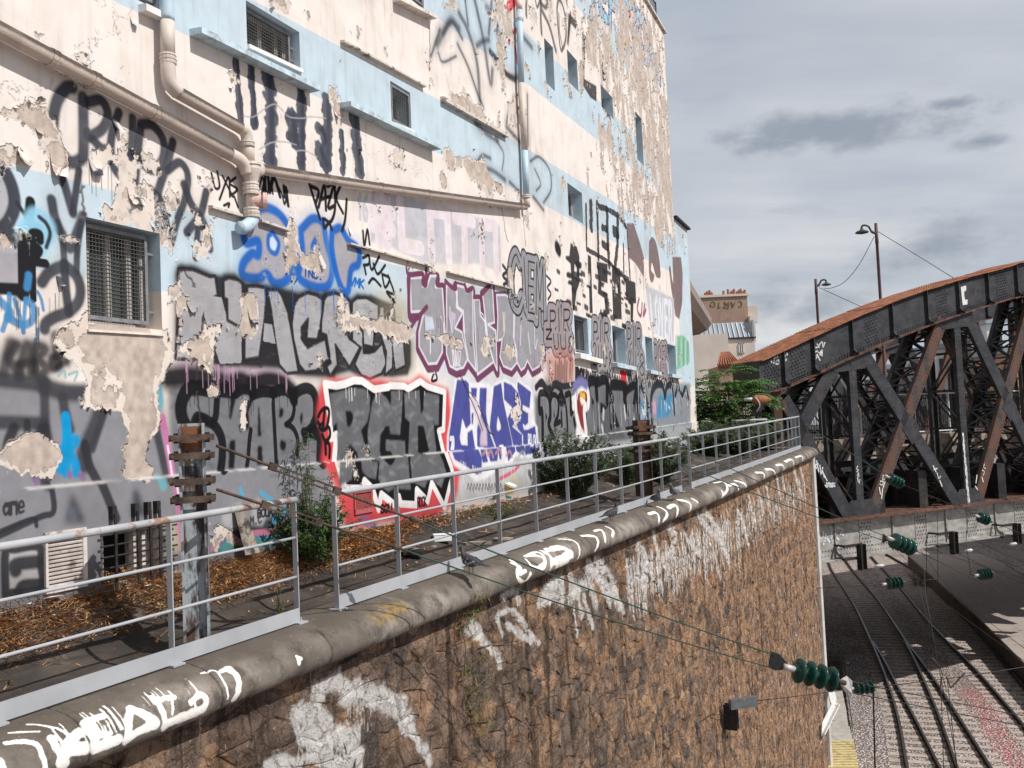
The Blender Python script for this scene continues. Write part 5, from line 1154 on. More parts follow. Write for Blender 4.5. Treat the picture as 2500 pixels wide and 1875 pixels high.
# ------------------------------------------------------------------ the coping's line in plan
def RX(Y): return -9.75e-4 * Y * Y + .52775 * Y - 5.4416
def RZ(Y): return 4e-5 * Y * Y + .02037 * Y - 1.5505
_cy = np.arange(1.2,28.3,.05)
_cp = [np.array([RX(y), y, RZ(y)]) for y in _cy]
_tg = _cp[-1] - _cp[-2]; _th = math.atan2(_tg[0], _tg[1]); _p = _cp[-1].copy()
for i in range(16):                                   # rounded corner, then back towards the abutment
    _th -= math.radians(80 / 16); _p = _p + np.array([math.sin(_th) * .055, math.cos(_th) * .055,.0]); _cp.append(_p.copy())
for i in range(60):
    _p = _p + np.array([math.sin(_th) * .05, math.cos(_th) * .05,0]); _cp.append(_p.copy())
CP = np.array(_cp); CS = np.concatenate([[0], np.cumsum(np.hypot(*(CP[1:, :2] - CP[:-1, :2]).T))])
SEND = CS[len(_cy) - 1]
def cur(s, o=0., dz=0.):
    p = np.array([np.interp(s, CS, CP[:, k]) for k in range(3)])
    a = np.array([np.interp(s - .03, CS, CP[:, k]) for k in range(2)]); b = np.array([np.interp(s + .03, CS, CP[:, k]) for k in range(2)])
    t = (b - a); t /= np.hypot(*t) + 1e-9
    return Vector((p[0] + t[1] * o, p[1] - t[0] * o, p[2] + dz))
def ctan(s):
    a, b = cur(s - .03), cur(s + .03); d = b - a; return d.normalized()
def s_of_Y(Y): return float(np.interp(Y, _cy, CS[:len(_cy)]))
def s_of_px(px, py_guess=None):
    best = None
    for y in np.arange(2.5,28.3,.01):
        P = np.array([RX(y), y, RZ(y)]); x = 1250 + FPX * P.dot(CR) / P.dot(CF)
        if best is None or abs(x - px) < best[0]: best = (abs(x - px), y)
    return s_of_Y(best[1])
PROF = [(-.34,-.05),(-.30,-.012),(-.22,0),(-.05,0),(.07,-.004),(.16,-.02),(.235,-.05),(.295,-.095),(.335,-.15),(.345,-.205),(.325,-.255),(.285,-.285),(.22,-.305),(.12,-.31)]
PL = np.concatenate([[0], np.cumsum([math.hypot(b[0] - a[0], b[1] - a[1]) for a, b in zip(PROF[:-1], PROF[1:])])])
# pixel -> coping surface, by projecting a fine net of it
_ss = np.arange(CS[0] + .5, CS[-1],.03); _vv = np.linspace(PL[3], PL[11],26)
_net = []
for s in _ss:
    c = np.array(cur(s)); t = np.array(ctan(s)); n = np.array([t[1], -t[0],0])
    for v in _vv:
        o = np.interp(v, PL, [q[0] for q in PROF]); z = np.interp(v, PL, [q[1] for q in PROF])
        P = c + n * o + np.array([0,0, z]); _net.append((s, v, 1250 + FPX * P.dot(CR) / P.dot(CF), 937.5 - FPX * P.dot(CU) / P.dot(CF)))
_net = np.array(_net)
def cop_uv(x, y):
    k = np.argmin((_net[:, 2] - x) ** 2 + (_net[:, 3] - y) ** 2); return _net[k, 0], _net[k, 1]
OW = .13                                              # wall face, metres out from the railing line
_wa = np.array([[*cur(s, OW)[:2]] for s in np.arange(CS[0], SEND + .6,.1)]); _ws = np.arange(CS[0], SEND + .6,.1)
_wang = np.arctan2(_wa[:, 0], _wa[:, 1])
def rw_uv(x, y):
    d = ray(x, y); a = math.atan2(d[0], d[1]); s = float(np.interp(a, _wang, _ws)); P = cur(s, OW)
    return s, d[2] * P.y / d[1]
W_ = (255,0,0); LICH = (0,255,0)
def paint_coping():
    p = Paint(0,0, CS[-1], PL[-1] + .05,110, cop_uv)
    L = lambda reg, pts, w, c=W_, soft=.3, al=1.: p.line(reg, pts, w * .72, c, soft, al, .35)
    for pts, w in (([(40,1130),(130,1120),(220,1150),(265,1230),(280,1313)],.05),([(0,1250),(10,1313)],.06),([(345,1095),(390,1180),(420,1290)],.07),([(420,1270),(480,1100),(560,1050)],.09),([(450,1200),(560,1180)],.1),([(560,1010),(680,970)],.06),([(590,1010),(640,1160)],.07),([(640,1090),(720,1080)],.06),([(640,1170),(800,1120)],.09),([(870,910),(860,1000),(840,1130)],.08),([(880,920),(960,960),(1050,1020)],.08),([(850,1110),(950,1050),(1060,1010)],.08),([(1030,830),(1080,920),(1100,1030)],.06),([(1040,840),(1180,830)],.06),([(1150,850),(1165,950)],.03),([(1110,1010),(1250,970),(1370,910)],.09),([(1275,880),(1330,810),(1380,850),(1370,920)],.06),([(1300,860),(1310,900)],.03),([(1365,670),(1440,660),(1500,720),(1530,850)],.03),([(1520,640),(1590,700),(1610,790),(1575,860)],.07),([(1480,660),(1560,640)],.05),([(2000,580),(2010,610)],.05),([(1990,555),(2020,580)],.04),([(170,1010),(380,1040),(470,1090)],.03),([(50,1090),(260,1060)],.03)): L(10, pts, w)
    p.drips(10,[(420,1180),(700,1080),(900,1000)],24,.05,.2,.012, W_, 3); p.drips(10,[(1000,880),(1400,800)],14,.05,.16,.01, W_, 4)
    for pts, w in (([(1780,1020),(1830,1060),(1830,1120),(1880,1160),(1920,1100)],.07),([(1880,990),(1960,980),(2020,1020),(2000,1070),(1930,1060),(1890,1010)],.06),([(2010,960),(2060,1000),(2050,1080)],.05),([(2060,950),(2160,940),(2190,1000)],.06),([(2100,1060),(2180,1020)],.1)): L(8, pts, w)
    k9 = [([(130,1310),(190,1340),(180,1390),(230,1370)],.07),([(220,1270),(300,1240),(360,1290),(320,1350)],.07),([(330,1230),(380,1250),(400,1330)],.05),([(370,1220),(450,1200),(540,1250)],.12),([(420,1300),(540,1240)],.12),([(450,1150),(560,1160),(590,1250),(550,1310)],.05),([(600,1130),(700,1140),(700,1230)],.07),([(690,1100),(740,1090),(760,1160)],.07),([(770,1070),(820,1090),(810,1130)],.06),([(1060,980),(1110,970),(1130,1030)],.08),([(1120,930),(1180,970),(1160,1030)],.08),([(1190,940),(1240,920),(1250,990)],.1),([(1260,890),(1330,900),(1340,960)],.1),([(1350,880),(1390,900)],.08),([(1500,770),(1560,760),(1590,810),(1560,860)],.09),([(1560,830),(1560,860)],.15),([(1600,790),(1640,780),(1660,830)],.09),([(1640,760),(1700,770),(1720,800)],.08),([(1780,700),(1830,700),(1840,740)],.09),([(1850,680),(1890,680),(1910,720)],.1),([(1920,650),(1960,650),(1970,690)],.09),([(1980,630),(2020,610),(2040,650)],.1),([(2050,600),(2090,590),(2100,620)],.08)]
    for pts, w in k9: L(9, pts, w)
    p.drips(9,[(440,1150),(560,1170)],10,.05,.2,.01, W_, 6)
    for (x, y, w) in ((880,1400,.10),(930,1350,.12),(960,1380,.12),(1010,1340,.10),(1040,1345,.08),(840,1420,.06),(900,1440,.07)): p.line(8,[(x, y),(x + 30, y - 15)], w, LICH, 1.2,.6,.6)
    return p.image('coping_paint')
def paint_retaining():
    zt, zb = -.9,-11.0
    p = Paint(0, zb, SEND + .6, zt - zb, 64, rw_uv)
    def L(reg, pts, w, al=.9, soft=.5): p.line(reg, pts, w, W_, soft, al, .7)
    # big rollers of white low on the left
    for pts, w in (([(200,1060),(330,1010),(400,1090)],.14),([(400,1090),(560,1110),(720,1170),(800,1300)],.2),([(230,1080),(200,1200)],.1),([(80,1230),(180,1270),(300,1350),(450,1400)],.16),([(60,1280),(60,1370)],.06),([(100,1400),(440,1480),(480,1590)],.14),([(160,1500),(380,1590)],.14),([(800,1290),(880,1420),(950,1560)],.12)): L(11, pts, w)
    for x in range(70,500,24): L(11,[(x, 1290 + (x % 50)),(x + random.uniform(-4,4), 1590)],.02,.75)
    for x in range(400,560,22): L(11,[(x, 1110),(x, 1300 + x % 60)],.018,.6)
    for pts, w in (([(-200,1660),(-60,1560),(60,1600)],.12),([(-330,1700),(-100,1640),(60,1720)],.14)): L(11, pts, w)
    # streaks and patches under the coping further along
    for pts, w in (([(1440,440),(1530,410),(1560,470)],.1),([(1700,480),(1780,360),(1850,330)],.14),([(1720,470),(1840,440)],.15),([(1900,280),(1960,420),(1980,560)],.14),([(2050,220),(2100,330),(2180,480)],.14),([(1930,520),(1950,700)],.06),([(1410,590),(1450,700)],.08),([(1420,560),(1520,540),(1600,640),(1690,760)],.08),([(1480,640),(1640,740)],.09),([(1200,660),(1260,700),(1400,830),(1430,900)],.1),([(1230,620),(1300,680)],.1),([(2000,450),(2060,640)],.1)): L(11, pts, w, .85)
    for pts, w in (([(340,1560),(450,1450),(470,1560)],.16),([(510,1360),(530,1500)],.1),([(650,1340),(780,1480),(850,1600)],.18),([(700,1300),(800,1420),(880,1660)],.13),([(520,1560),(640,1450),(700,1600)],.16),([(980,1210),(1040,1280),(1050,1330)],.17),([(1090,1130),(1120,1250)],.15),([(1190,1080),(1240,1130),(1200,1250)],.16),([(1290,1110),(1350,1200),(1400,1260)],.10),([(1390,1000),(1480,1100),(1560,1200),(1600,1320)],.2),([(1430,960),(1560,1130)],.14),([(1660,980),(1700,1060),(1730,1200)],.14),([(1730,870),(1750,940)],.16),([(1800,840),(1820,930)],.16),([(1850,800),(1870,900)],.16),([(1920,740),(1950,870)],.18),([(1960,720),(1975,820)],.14),([(2040,690),(2090,850)],.2),([(2080,660),(2110,780)],.14),([(1500,1250),(1540,1420)],.1)): L(9, pts, w, .85,.8)
    rs = random.Random(12)
    for _ in range(520):
        x = rs.uniform(900,2120); y0 = 1300 - (x - 900) * .5 + rs.uniform(0,160); l = rs.uniform(30,260) * (1.2 - .4 * (x > 1700))
        L(9,[(x, y0),(x + l * .06, y0 + l)], rs.uniform(.014,.06), rs.uniform(.35,.95), 1.)
    L(0,[(1928,1105),(1930,1130)],.12,.0)
    p.line(0,[(1926,1100),(1929,1135)],.16,(0,255,0), .6,.8)
    # broken up as brushed on rough stone
    n = vnoise(p.h, p.w, 5,9,2.2,3,.6)
    p.C[...,0] = p.C[...,0] * sstep(n + .35 * p.C[...,0],.36,.58)
    return p, p.image('wall_paint')
COP_IMG = paint_coping()
RWP, RW_IMG = paint_retaining()
def mat_coping():
    m = NT('coping_concrete')
    a = m.mix(m.ramp(m.noise(1.6,6,.6), .35,.7),(.11,.092,.076),(.29,.25,.215))
    a = m.mix(m.ramp(m.noise(5,7,.72, m.map(m.pos, (1,1,.7))), .44,.66,0,.85), a, (.055,.046,.038))
    a = m.mix(m.ramp(m.sep(m.geo.outputs['Normal'])[2],.72,1.0,0,.8), a, (.085,.068,.053))
    a = m.mix(m.ramp(m.noise(26,4,.7), .62,.72,0,.6), a, (.36,.33,.29))
    im = m.image(COP_IMG); ch = m.N.new('ShaderNodeSeparateColor'); m.L.new(im['Color'], ch.inputs[0])
    n = m.noise(30,4,.7)
    w = m.math('MULTIPLY', ch.outputs[0], m.ramp(m.math('ADD', m.math('MULTIPLY', ch.outputs[0],.6), n), .70,.95))
    l = m.math('MULTIPLY', ch.outputs[1], m.ramp(m.noise(18,5,.7), .40,.6))
    c = m.mix(l, a, (.30,.18,.035)); c = m.mix(w, c, (.74,.72,.69))
    m.set('Base Color', c); m.set('Roughness', .85)
    b = m.bump(m.noise(14,6,.65), .5,.02); m.bump(m.noise(90,4), .45,.006, b)
    return m.m
def mat_stone(name='rubble_stone'):
    m = NT(name)
    yy = m.sep(m.pos)[1]
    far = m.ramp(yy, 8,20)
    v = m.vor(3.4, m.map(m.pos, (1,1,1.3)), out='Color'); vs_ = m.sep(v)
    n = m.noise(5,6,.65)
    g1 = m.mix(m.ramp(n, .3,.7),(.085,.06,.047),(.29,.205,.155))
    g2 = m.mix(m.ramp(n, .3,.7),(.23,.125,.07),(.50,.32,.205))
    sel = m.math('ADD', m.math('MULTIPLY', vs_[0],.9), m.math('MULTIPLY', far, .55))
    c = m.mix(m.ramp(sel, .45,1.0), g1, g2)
    c = m.mix(m.ramp(m.math('ADD', vs_[1], m.math('MULTIPLY', m.noise(3,4), .4)), .95,1.2,0,.65), c, (.10,.085,.078))
    c = m.mix(m.ramp(m.noise(24,4,.75), .56,.72,0,.8), c, (.05,.034,.025))
    c = m.mix(m.ramp(m.noise(40,3,.7, m.map(m.pos, off=(7,3,1))), .60,.72,0,.75), c, (.60,.48,.39))
    st = m.noise(3.2,5,.7, m.map(m.pos, (1.5,1.5,.12)))
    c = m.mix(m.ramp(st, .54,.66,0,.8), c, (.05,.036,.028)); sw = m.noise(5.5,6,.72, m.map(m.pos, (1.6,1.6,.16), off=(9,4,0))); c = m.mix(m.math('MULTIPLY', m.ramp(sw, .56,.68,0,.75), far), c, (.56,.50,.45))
    im = m.image(RW_IMG); ch = m.N.new('ShaderNodeSeparateColor'); m.L.new(im['Color'], ch.inputs[0])
    w = m.math('MULTIPLY', ch.outputs[0], m.ramp(m.math('ADD', m.math('MULTIPLY', ch.outputs[0],.5), m.noise(36,3,.7)), .45,.8))
    c = m.mix(ch.outputs[1], c, (.12,.42,.46)); c = m.mix(w, c, (.74,.71,.68))
    dv = m.N.new('ShaderNodeVectorMath'); dv.operation = 'MULTIPLY_ADD'; nc = m.N.new('ShaderNodeTexNoise'); nc.inputs['Scale'].default_value = 6; nc.inputs['Detail'].default_value = 5; m.L.new(m.pos, nc.inputs['Vector']); m.L.new(nc.outputs['Color'], dv.inputs[0]); dv.inputs[1].default_value = (.22,.22,.22); m.L.new(m.pos, dv.inputs[2])
    e = m.vor(5.5, dv.outputs[0], 'DISTANCE_TO_EDGE'); pit = m.vor(24, dv.outputs[0])
    c = m.mix(m.ramp(e, .0,.022,.5,0), c, (.03,.022,.018))
    c = m.mix(m.ramp(pit, .0,.25,.85,0), c, (.04,.028,.02))
    m.set('Base Color', c); m.set('Roughness', .9); m.set('Specular IOR Level', .12)
    b = m.bump(m.ramp(e, .0,.09), .8,.05); b = m.bump(m.noise(7,7,.72), 1.0,.09, b); m.bump(m.noise(45,5,.75), .9,.022, b)
    return m.m
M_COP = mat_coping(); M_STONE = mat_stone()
M_MORT = mat_simple('dark_mortar', (.10,.078,.062), .95,0,.3,8,.5,40)

RWB = tuple(cur(s_of_Y(12), 0,0)); rwall = thing('retaining_wall', RWB, 'rough brown stone retaining wall with rounded concrete coping streaked in white paint', 'wall')
def build_coping():
    js = [.02]
    rs = random.Random(4)
    while js[-1] < SEND - .9: js.append(js[-1] + rs.uniform(.88,1.12))
    js.append(SEND - .02); js.append(SEND + .95); js.append(CS[-1] - .05)
    sc_v = PL[-1] + .05
    for a, b in zip(js[:-1], js[1:]):
        mb = MB(); a2, b2 = a + .004, b - .004
        n = max(3, int((b2 - a2) / (.16 if b < SEND + .1 else .06))); dzs = rs.uniform(-.004,.004)
        V = []; 
        rings = [a2, a2 + .012] + [a2 + (b2 - a2) * i / n for i in range(1, n)] + [b2 - .012, b2]
        for k, s in enumerate(rings):
            sh = .008 if k in (0, len(rings) - 1) else 0
            for (o, z) in PROF:
                e = cur(s, o - (sh if o > .1 else 0), z + dzs - (sh if z > -.1 else -sh * .5)); V.append(e)
        m = len(PROF); F = []; U = []
        for k in range(len(rings) - 1):
            for i in range(m - 1):
                F.append((k * m + i, k * m + i + 1,(k + 1) * m + i + 1,(k + 1) * m + i))
                U.append([(rings[k + dk] / CS[-1], PL[i + di] / sc_v) for dk, di in ((0,0),(0,1),(1,1),(1,0))])
        F.append(tuple(range(m))[::-1]); U.append([(rings[0] / CS[-1], PL[i] / sc_v) for i in range(m)][::-1])
        F.append(tuple((len(rings) - 1) * m + i for i in range(m))); U.append([(rings[-1] / CS[-1], PL[i] / sc_v) for i in range(m)])
        mb.add(V, F, U); mb.build('coping_stone', M_COP, rwall, smooth=True, origin=tuple(cur((a + b) / 2)))
build_coping()
def build_stones():
    ZB = -11.2
    uvs = lambda s, z: (s / (SEND + .6),(z + 11.0) / (11.0 - .9))
    # backing
    mb = MB(); S = list(np.arange(.1, SEND - .1,.5)) + list(np.arange(SEND - .1, CS[-1],.08))
    for a, b in zip(S[:-1], S[1:]):
        mb.add([cur(a, OW - .02,-.30), cur(a, OW - .02) * 1, cur(b, OW - .02) * 1, cur(b, OW - .02,-.30)],[(0,1,2,3)])
        for j in (1,2): 
            v = mb.v[-4 + j]; mb.v[-4 + j] = (v[0], v[1], ZB)
    mb.build('backing', M_MORT, rwall)
    rs = random.Random(77); jit = {}
    def vert(i, j, s, z, cs, cz):
        k = (i, j)
        if k not in jit: jit[k] = (rs.uniform(-.34,.34) * cs, rs.uniform(-.34,.34) * cz)
        return s + jit[k][0], z + jit[k][1]
    cs, cz = .30,.21
    cells = []
    rows = int((11.2 - .9) / cz) + 1; cols = int(SEND / cs)
    def P(s, z, o): 
        q = cur(min(max(s, .05), CS[-1] - .1), o); return Vector((q.x, q.y, z))
    for r in range(rows):
        for c in range(cols + 2):
            off = .5 * (r % 2)
            s0 = (c + off) * cs; zt = -.95 - r * cz
            top = cur(min(s0, SEND)).z - .29
            if zt - cz > top + .1 or s0 < .3 or s0 > SEND - .35: continue
            i2 = 2 * c + (r % 2)
            q = [(i2, r + 1, s0, zt - cz),(i2 + 1, r + 1, s0 + cs / 2, zt - cz),(i2 + 2, r + 1, s0 + cs, zt - cz),(i2 + 2, r, s0 + cs, zt),(i2 + 1, r, s0 + cs / 2, zt),(i2, r, s0, zt)]
            poly = [vert(a, b, s, z, cs, cz) for a, b, s, z in q]
            poly = [(s, min(z, top)) for s, z in poly]
            if max(p[1] for p in poly) - min(p[1] for p in poly) < .05: continue
            # in the picture?
            ctr = (sum(p[0] for p in poly) / 6, sum(p[1] for p in poly) / 6); w3 = P(ctr[0], ctr[1], OW)
            dpt = np.array(w3).dot(CF)
            if dpt < .5: continue
            y = 937.5 - FPX * np.array(w3).dot(CU) / dpt; x = 1250 + FPX * np.array(w3).dot(CR) / dpt
            if y > 2300 or x < -500: continue
            vis = (0 < x < 2500 and 0 < y < 1875)
            cells.append((-(1 / dpt ** 2) if vis else 1, poly, ctr))
    cells.sort(key=lambda c: c[0])
    rest = MB()
    for n, (k, poly, ctr) in enumerate(cells):
        big = n < 290
        mb = MB() if big else rest
        h = rs.uniform(.004,.024); gap = .0
        V = []; U = []
        for ring, (sh, o) in enumerate(((1.0, OW - .002),(.88, OW + h * .55),(.55, OW + h * rs.uniform(.8,1.2)))):
            for (s, z) in poly:
                ss, zz = ctr[0] + (s - ctr[0]) * sh, ctr[1] + (z - ctr[1]) * sh
                oo = o + (rs.uniform(-.010,.010) if ring else 0)
                V.append(P(ss, zz, oo)); U.append(uvs(ss, zz))
        V.append(P(ctr[0], ctr[1], OW + h * rs.uniform(.7,1.3))); U.append(uvs(*ctr))
        F = []
        for a in (0,1):
            for i in range(6):
                j = (i + 1) % 6; F.append((a * 6 + i, a * 6 + j, (a + 1) * 6 + j, (a + 1) * 6 + i))
        for i in range(6): F.append((12 + i, 12 + (i + 1) % 6,18))
        mb.add(V, F, [[U[q] for q in f] for f in F])
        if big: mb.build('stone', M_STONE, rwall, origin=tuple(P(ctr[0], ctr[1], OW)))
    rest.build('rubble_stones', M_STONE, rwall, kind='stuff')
    # dressed white edge at the far corner
    mb = MB(); mb.tube([cur(SEND + .15, OW + .04,-.32), Vector(cur(SEND + .15, OW + .04)) + Vector((0,0,-10))],.09,8)
    mb.build('corner_strip', mat_simple('pale_corner', (.55,.52,.49), .8,0,.15,3,.2,40), rwall)
build_stones()

# ------------------------------------------------------------------ railings
def mat_rail(rt=.62):
    m = NT('rail_grey_paint')
    c = m.mix(m.ramp(m.noise(3,5), .3,.7),(.30,.305,.32),(.39,.395,.41))
    r = m.ramp(m.noise(5.5,6,.65, m.map(m.pos, (1,1,1))), rt, rt + .07)
    c = m.mix(m.math('MULTIPLY', r, .85), c, (.24,.11,.05))
    c = m.mix(m.ramp(m.noise(40,3,.7), .70,.76), c, (.62,.62,.62))
    m.set('Base Color', c); m.set('Roughness', .5); m.set('Metallic', .0); m.bump(m.noise(60,3), .15,.005)
    return m.m
M_RAIL = mat_rail(); M_RAILX = mat_rail(.53)
M_RAIL2 = mat_simple('rail_plain_grey', (.335,.345,.365), .5,0,.08,3,.1,40,(.46,.46,.47), 22,(.66,.74))
def railing(spx, ext0, ext1, lab):
    ss = [q if q < 0 else s_of_px(q) for q in spx] if not isinstance(spx[0], str) else None
    ss = [(s_of_Y(-q) if q < 0 else q) for q in ss]
    H = .95
    t = thing('railing', tuple(cur((ss[0] + ss[-1]) / 2)), lab, 'railing', 'grey steel railings along the coping')
    def line(z, a, b, o=0.):
        n = max(2, int((b - a) / .25)); return [cur(a + (b - a) * i / n, o, z) for i in range(n + 1)]
    a, b = ss[0] - ext0, ss[-1] + ext1
    MB().tube(line(H - .02, a, b), .0235,10).build('top_rail', M_RAILX if spx[0] < 0 else M_RAIL, t, smooth=True)
    for z in (.645,.35): MB().tube(line(z, ss[0], ss[-1],.005), .0105,8).build('mid_rail', M_RAIL2, t, smooth=True)
    mb = MB(); q = line(.065, ss[0], ss[-1],.018)
    for p0, p1 in zip(q[:-1], q[1:]): mb.bar(p0, p1,.006,.105)
    mb.build('toe_plate', M_RAIL2, t)
    for s in ss:
        tt = ctan(s); nn = Vector((tt.y, -tt.x, 0)); c = cur(s)
        mb = MB(); mb.box(c + Vector((0,0,(H - .04) / 2)), tt * .0045, nn * .022, Vector((0,0,(H - .045) / 2))); mb.box(c + nn * -.018 + tt * .012 + Vector((0,0,(H - .04) / 2)), tt * .016, nn * .0035, Vector((0,0,(H - .05) / 2)))
        po = mb.build('post', M_RAIL2, t, origin=tuple(c))
        mb = MB(); mb.box(c + Vector((0,0,.006)) + tt * .01, tt * .05, nn * .055, Vector((0,0,.006))); mb.tube([c + tt * .04 + Vector((0,0,.01)), c + tt * .04 + Vector((0,0,.035))],.008,6)
        mb.build('base_plate', M_RAIL2, po)
railing([-2.0,-2.87,-3.95,-5.03,420,727],.1,.02, 'grey steel railing nearest the camera with rusty top rail, left of the gap')
railing([824,976,1113,1222,1312,1390,1459,1520,1569,1618,1663],.03,.02, 'middle grey steel railing, between the first gap and the second gap')
railing([1686,1721,1752,1780,1809,1833,1856,1878,1896,1912,1927,1936,1945,1954],.03,.02, 'farthest grey steel railing, curving toward the iron bridge')

# ------------------------------------------------------------------ the walkway between railing and building
def fac_base_z(u): return -1.04 + .34 * float(sstep(np.array(u), 6.,14.))
def gnd(s, t):
    """t 0 at the coping's inner edge, 1 at the facade"""
    c = np.array(cur(s, -.30))[:2]; tt = ctan(s); d = np.array([-tt.y, tt.x])
    k = (A0 - c).dot(nL) / d.dot(nL); f = c + d * k; u = (f - A0).dot(dL)
    if u > UK:
        k = (K0 - c).dot(nR) / d.dot(nR); f = c + d * k; u = UK + (f - K0).dot(dR)
    P = c + d * (k + .15) * t
    z0 = float(np.interp(s, CS, CP[:, 2])) - .03
    z1 = fac_base_z(u) if u < UEND else -.70
    e = float(sstep(np.array(t), .25,1.0))
    return Vector((P[0], P[1], z0 + (z1 - z0) * e)), u
def hnoise(x, y):
    return .5 * (math.sin(x * 3.1 + 1.3 * math.sin(y * 2.3)) * math.sin(y * 2.7 + 1.1 * math.sin(x * 1.9))) + .3 * math.sin(x * 7.3 + y * 5.1) * math.sin(y * 8.7 - x * 4.1)
def gndz(s, t):
    P, u = gnd(s, t); P.z += .022 * hnoise(P.x * 1.5, P.y * 1.5) * min(1, t * 4) + .01 * hnoise(P.x * 6, P.y * 5 + 3) * min(1, t * 4); return P, u
def mat_walk():
    m = NT('walkway_dirt')
    st = m.noise(4.5,7,.68, m.map(m.map(m.pos, rot=(0,0, math.radians(27))),(3.5,.45,1)))
    c = m.mix(m.ramp(m.noise(1.3,6,.6), .35,.7),(.030,.024,.020),(.085,.068,.056))
    c = m.mix(m.ramp(st, .46,.66,0,.8), c, (.028,.022,.019))
    c = m.mix(m.ramp(m.noise(2.2,6,.7, m.map(m.pos, off=(4,9,0))), .54,.70,0,.6), c, (.21,.17,.14))
    c = m.mix(m.ramp(m.noise(45,4,.7), .62,.75,0,.5), c, (.30,.25,.21))
    c = m.mix(m.ramp(m.noise(17,5,.7), .60,.70,0,.5), c, (.15,.07,.03))
    m.set('Base Color', c); m.set('Roughness', .92)
    b = m.bump(st, .5,.03); b = m.bump(m.noise(9,6,.7), .6,.03, b); m.bump(m.noise(70,4,.7), .6,.008, b)
    return m.m
M_WALK = mat_walk()
def walkway():
    mb = MB(); S = list(np.arange(.1, SEND + .3,.22)); T = list(np.linspace(0,1,15))
    V = [gndz(s, t)[0] for s in S for t in T]; n = len(T)
    F = [(i * n + j, (i + 1) * n + j, (i + 1) * n + j + 1, i * n + j + 1) for i in range(len(S) - 1) for j in range(n - 1)]
    mb.add(V, F); mb.build('walkway', M_WALK, None, smooth=True, kind='structure')
    # raised ground beyond the building, behind the bushes
    e = gnd(S[-1],0)[0]
    mb = MB(); mb.add([(e.x + .6, e.y + .1,-1.0),(3.0,25.5,-.78),(-8,29,-.75),(-8,60,-.7),(2.0,60,-.7),(8.4,31.2,-1.0)],[(0,5,4,3,2,1)]); mb.build('ground_behind', M_WALK, None, kind='structure')
walkway()
# ------------------------------------------------------------------ the iron bridge
_bd = np.array([.88,.475]); _bd /= np.hypot(*_bd); _bn = np.array([-_bd[1], _bd[0]])
_b0 = np.array(at_y(2019,1275,31))[:2]
def BR(s, z, o=0.):
    q = _b0 + _bd * s + _bn * o; return Vector((q[0], q[1], z))
def G(px, py, o=0.):
    d = ray(px, py); q = _b0 + _bn * o; t = q.dot(_bn) / d[:2].dot(_bn); p = d * t; return (p[:2] - q).dot(_bd), p[2]
BD, BN = Vector((_bd[0], _bd[1],0)), Vector((_bn[0], _bn[1],0))
def mat_iron(name, a, b, rust_at, rust_amt, rustc=(.19,.075,.035)):
    m = NT(name)
    c = m.mix(m.ramp(m.noise(2.2,6,.65, m.map(m.pos, (1,1,1.6))), .32,.7), a, b)
    c = m.mix(m.ramp(m.noise(1.5,7,.72, m.map(m.pos, (1.3,1.3,.4), off=(3,7,2))), rust_at, rust_at + .12,0, rust_amt), c, rustc)
    c = m.mix(m.ramp(m.noise(7,4,.7), .64,.76,0,.35), c, (.15,.145,.14))
    m.set('Base Color', c); m.set('Roughness', .62); m.set('Specular IOR Level', .3)
    b_ = m.bump(m.noise(5,5), .25,.03); m.bump(m.noise(60,3), .2,.006, b_)
    return m.m
M_BR = mat_iron('bridge_dark_iron', (.019,.020,.023),(.045,.047,.053), .60,.75)
M_BRR = mat_iron('bridge_rusty_iron', (.035,.030,.030),(.075,.06,.055), .43,.85,(.11,.05,.033))
M_LACE = mat_iron('bridge_lacing_iron', (.022,.021,.022),(.05,.047,.047), .56,.8)
M_RUST = mat_simple('bridge_top_rust', (.26,.095,.045), .85,0,.35,3.5,.3,40,(.10,.045,.03), 5,(.52,.7))
M_PALE = mat_iron('bridge_pale_paint', (.20,.19,.175),(.36,.345,.32), .60,.75,(.07,.065,.065))
M_KERB = mat_simple('bridge_kerb_stone', (.30,.24,.19), .9,0,.3,3,.3,40,(.09,.075,.065), 4,(.5,.7))
M_TAGW = mat_simple('white_tag_paint', (.62,.62,.62), .8,0,.12,8,0)
M_RUSTF = mat_simple('flange_rust', (.13,.055,.035), .85,0,.4,3,.3,40,(.045,.03,.028), 5,(.45,.62))

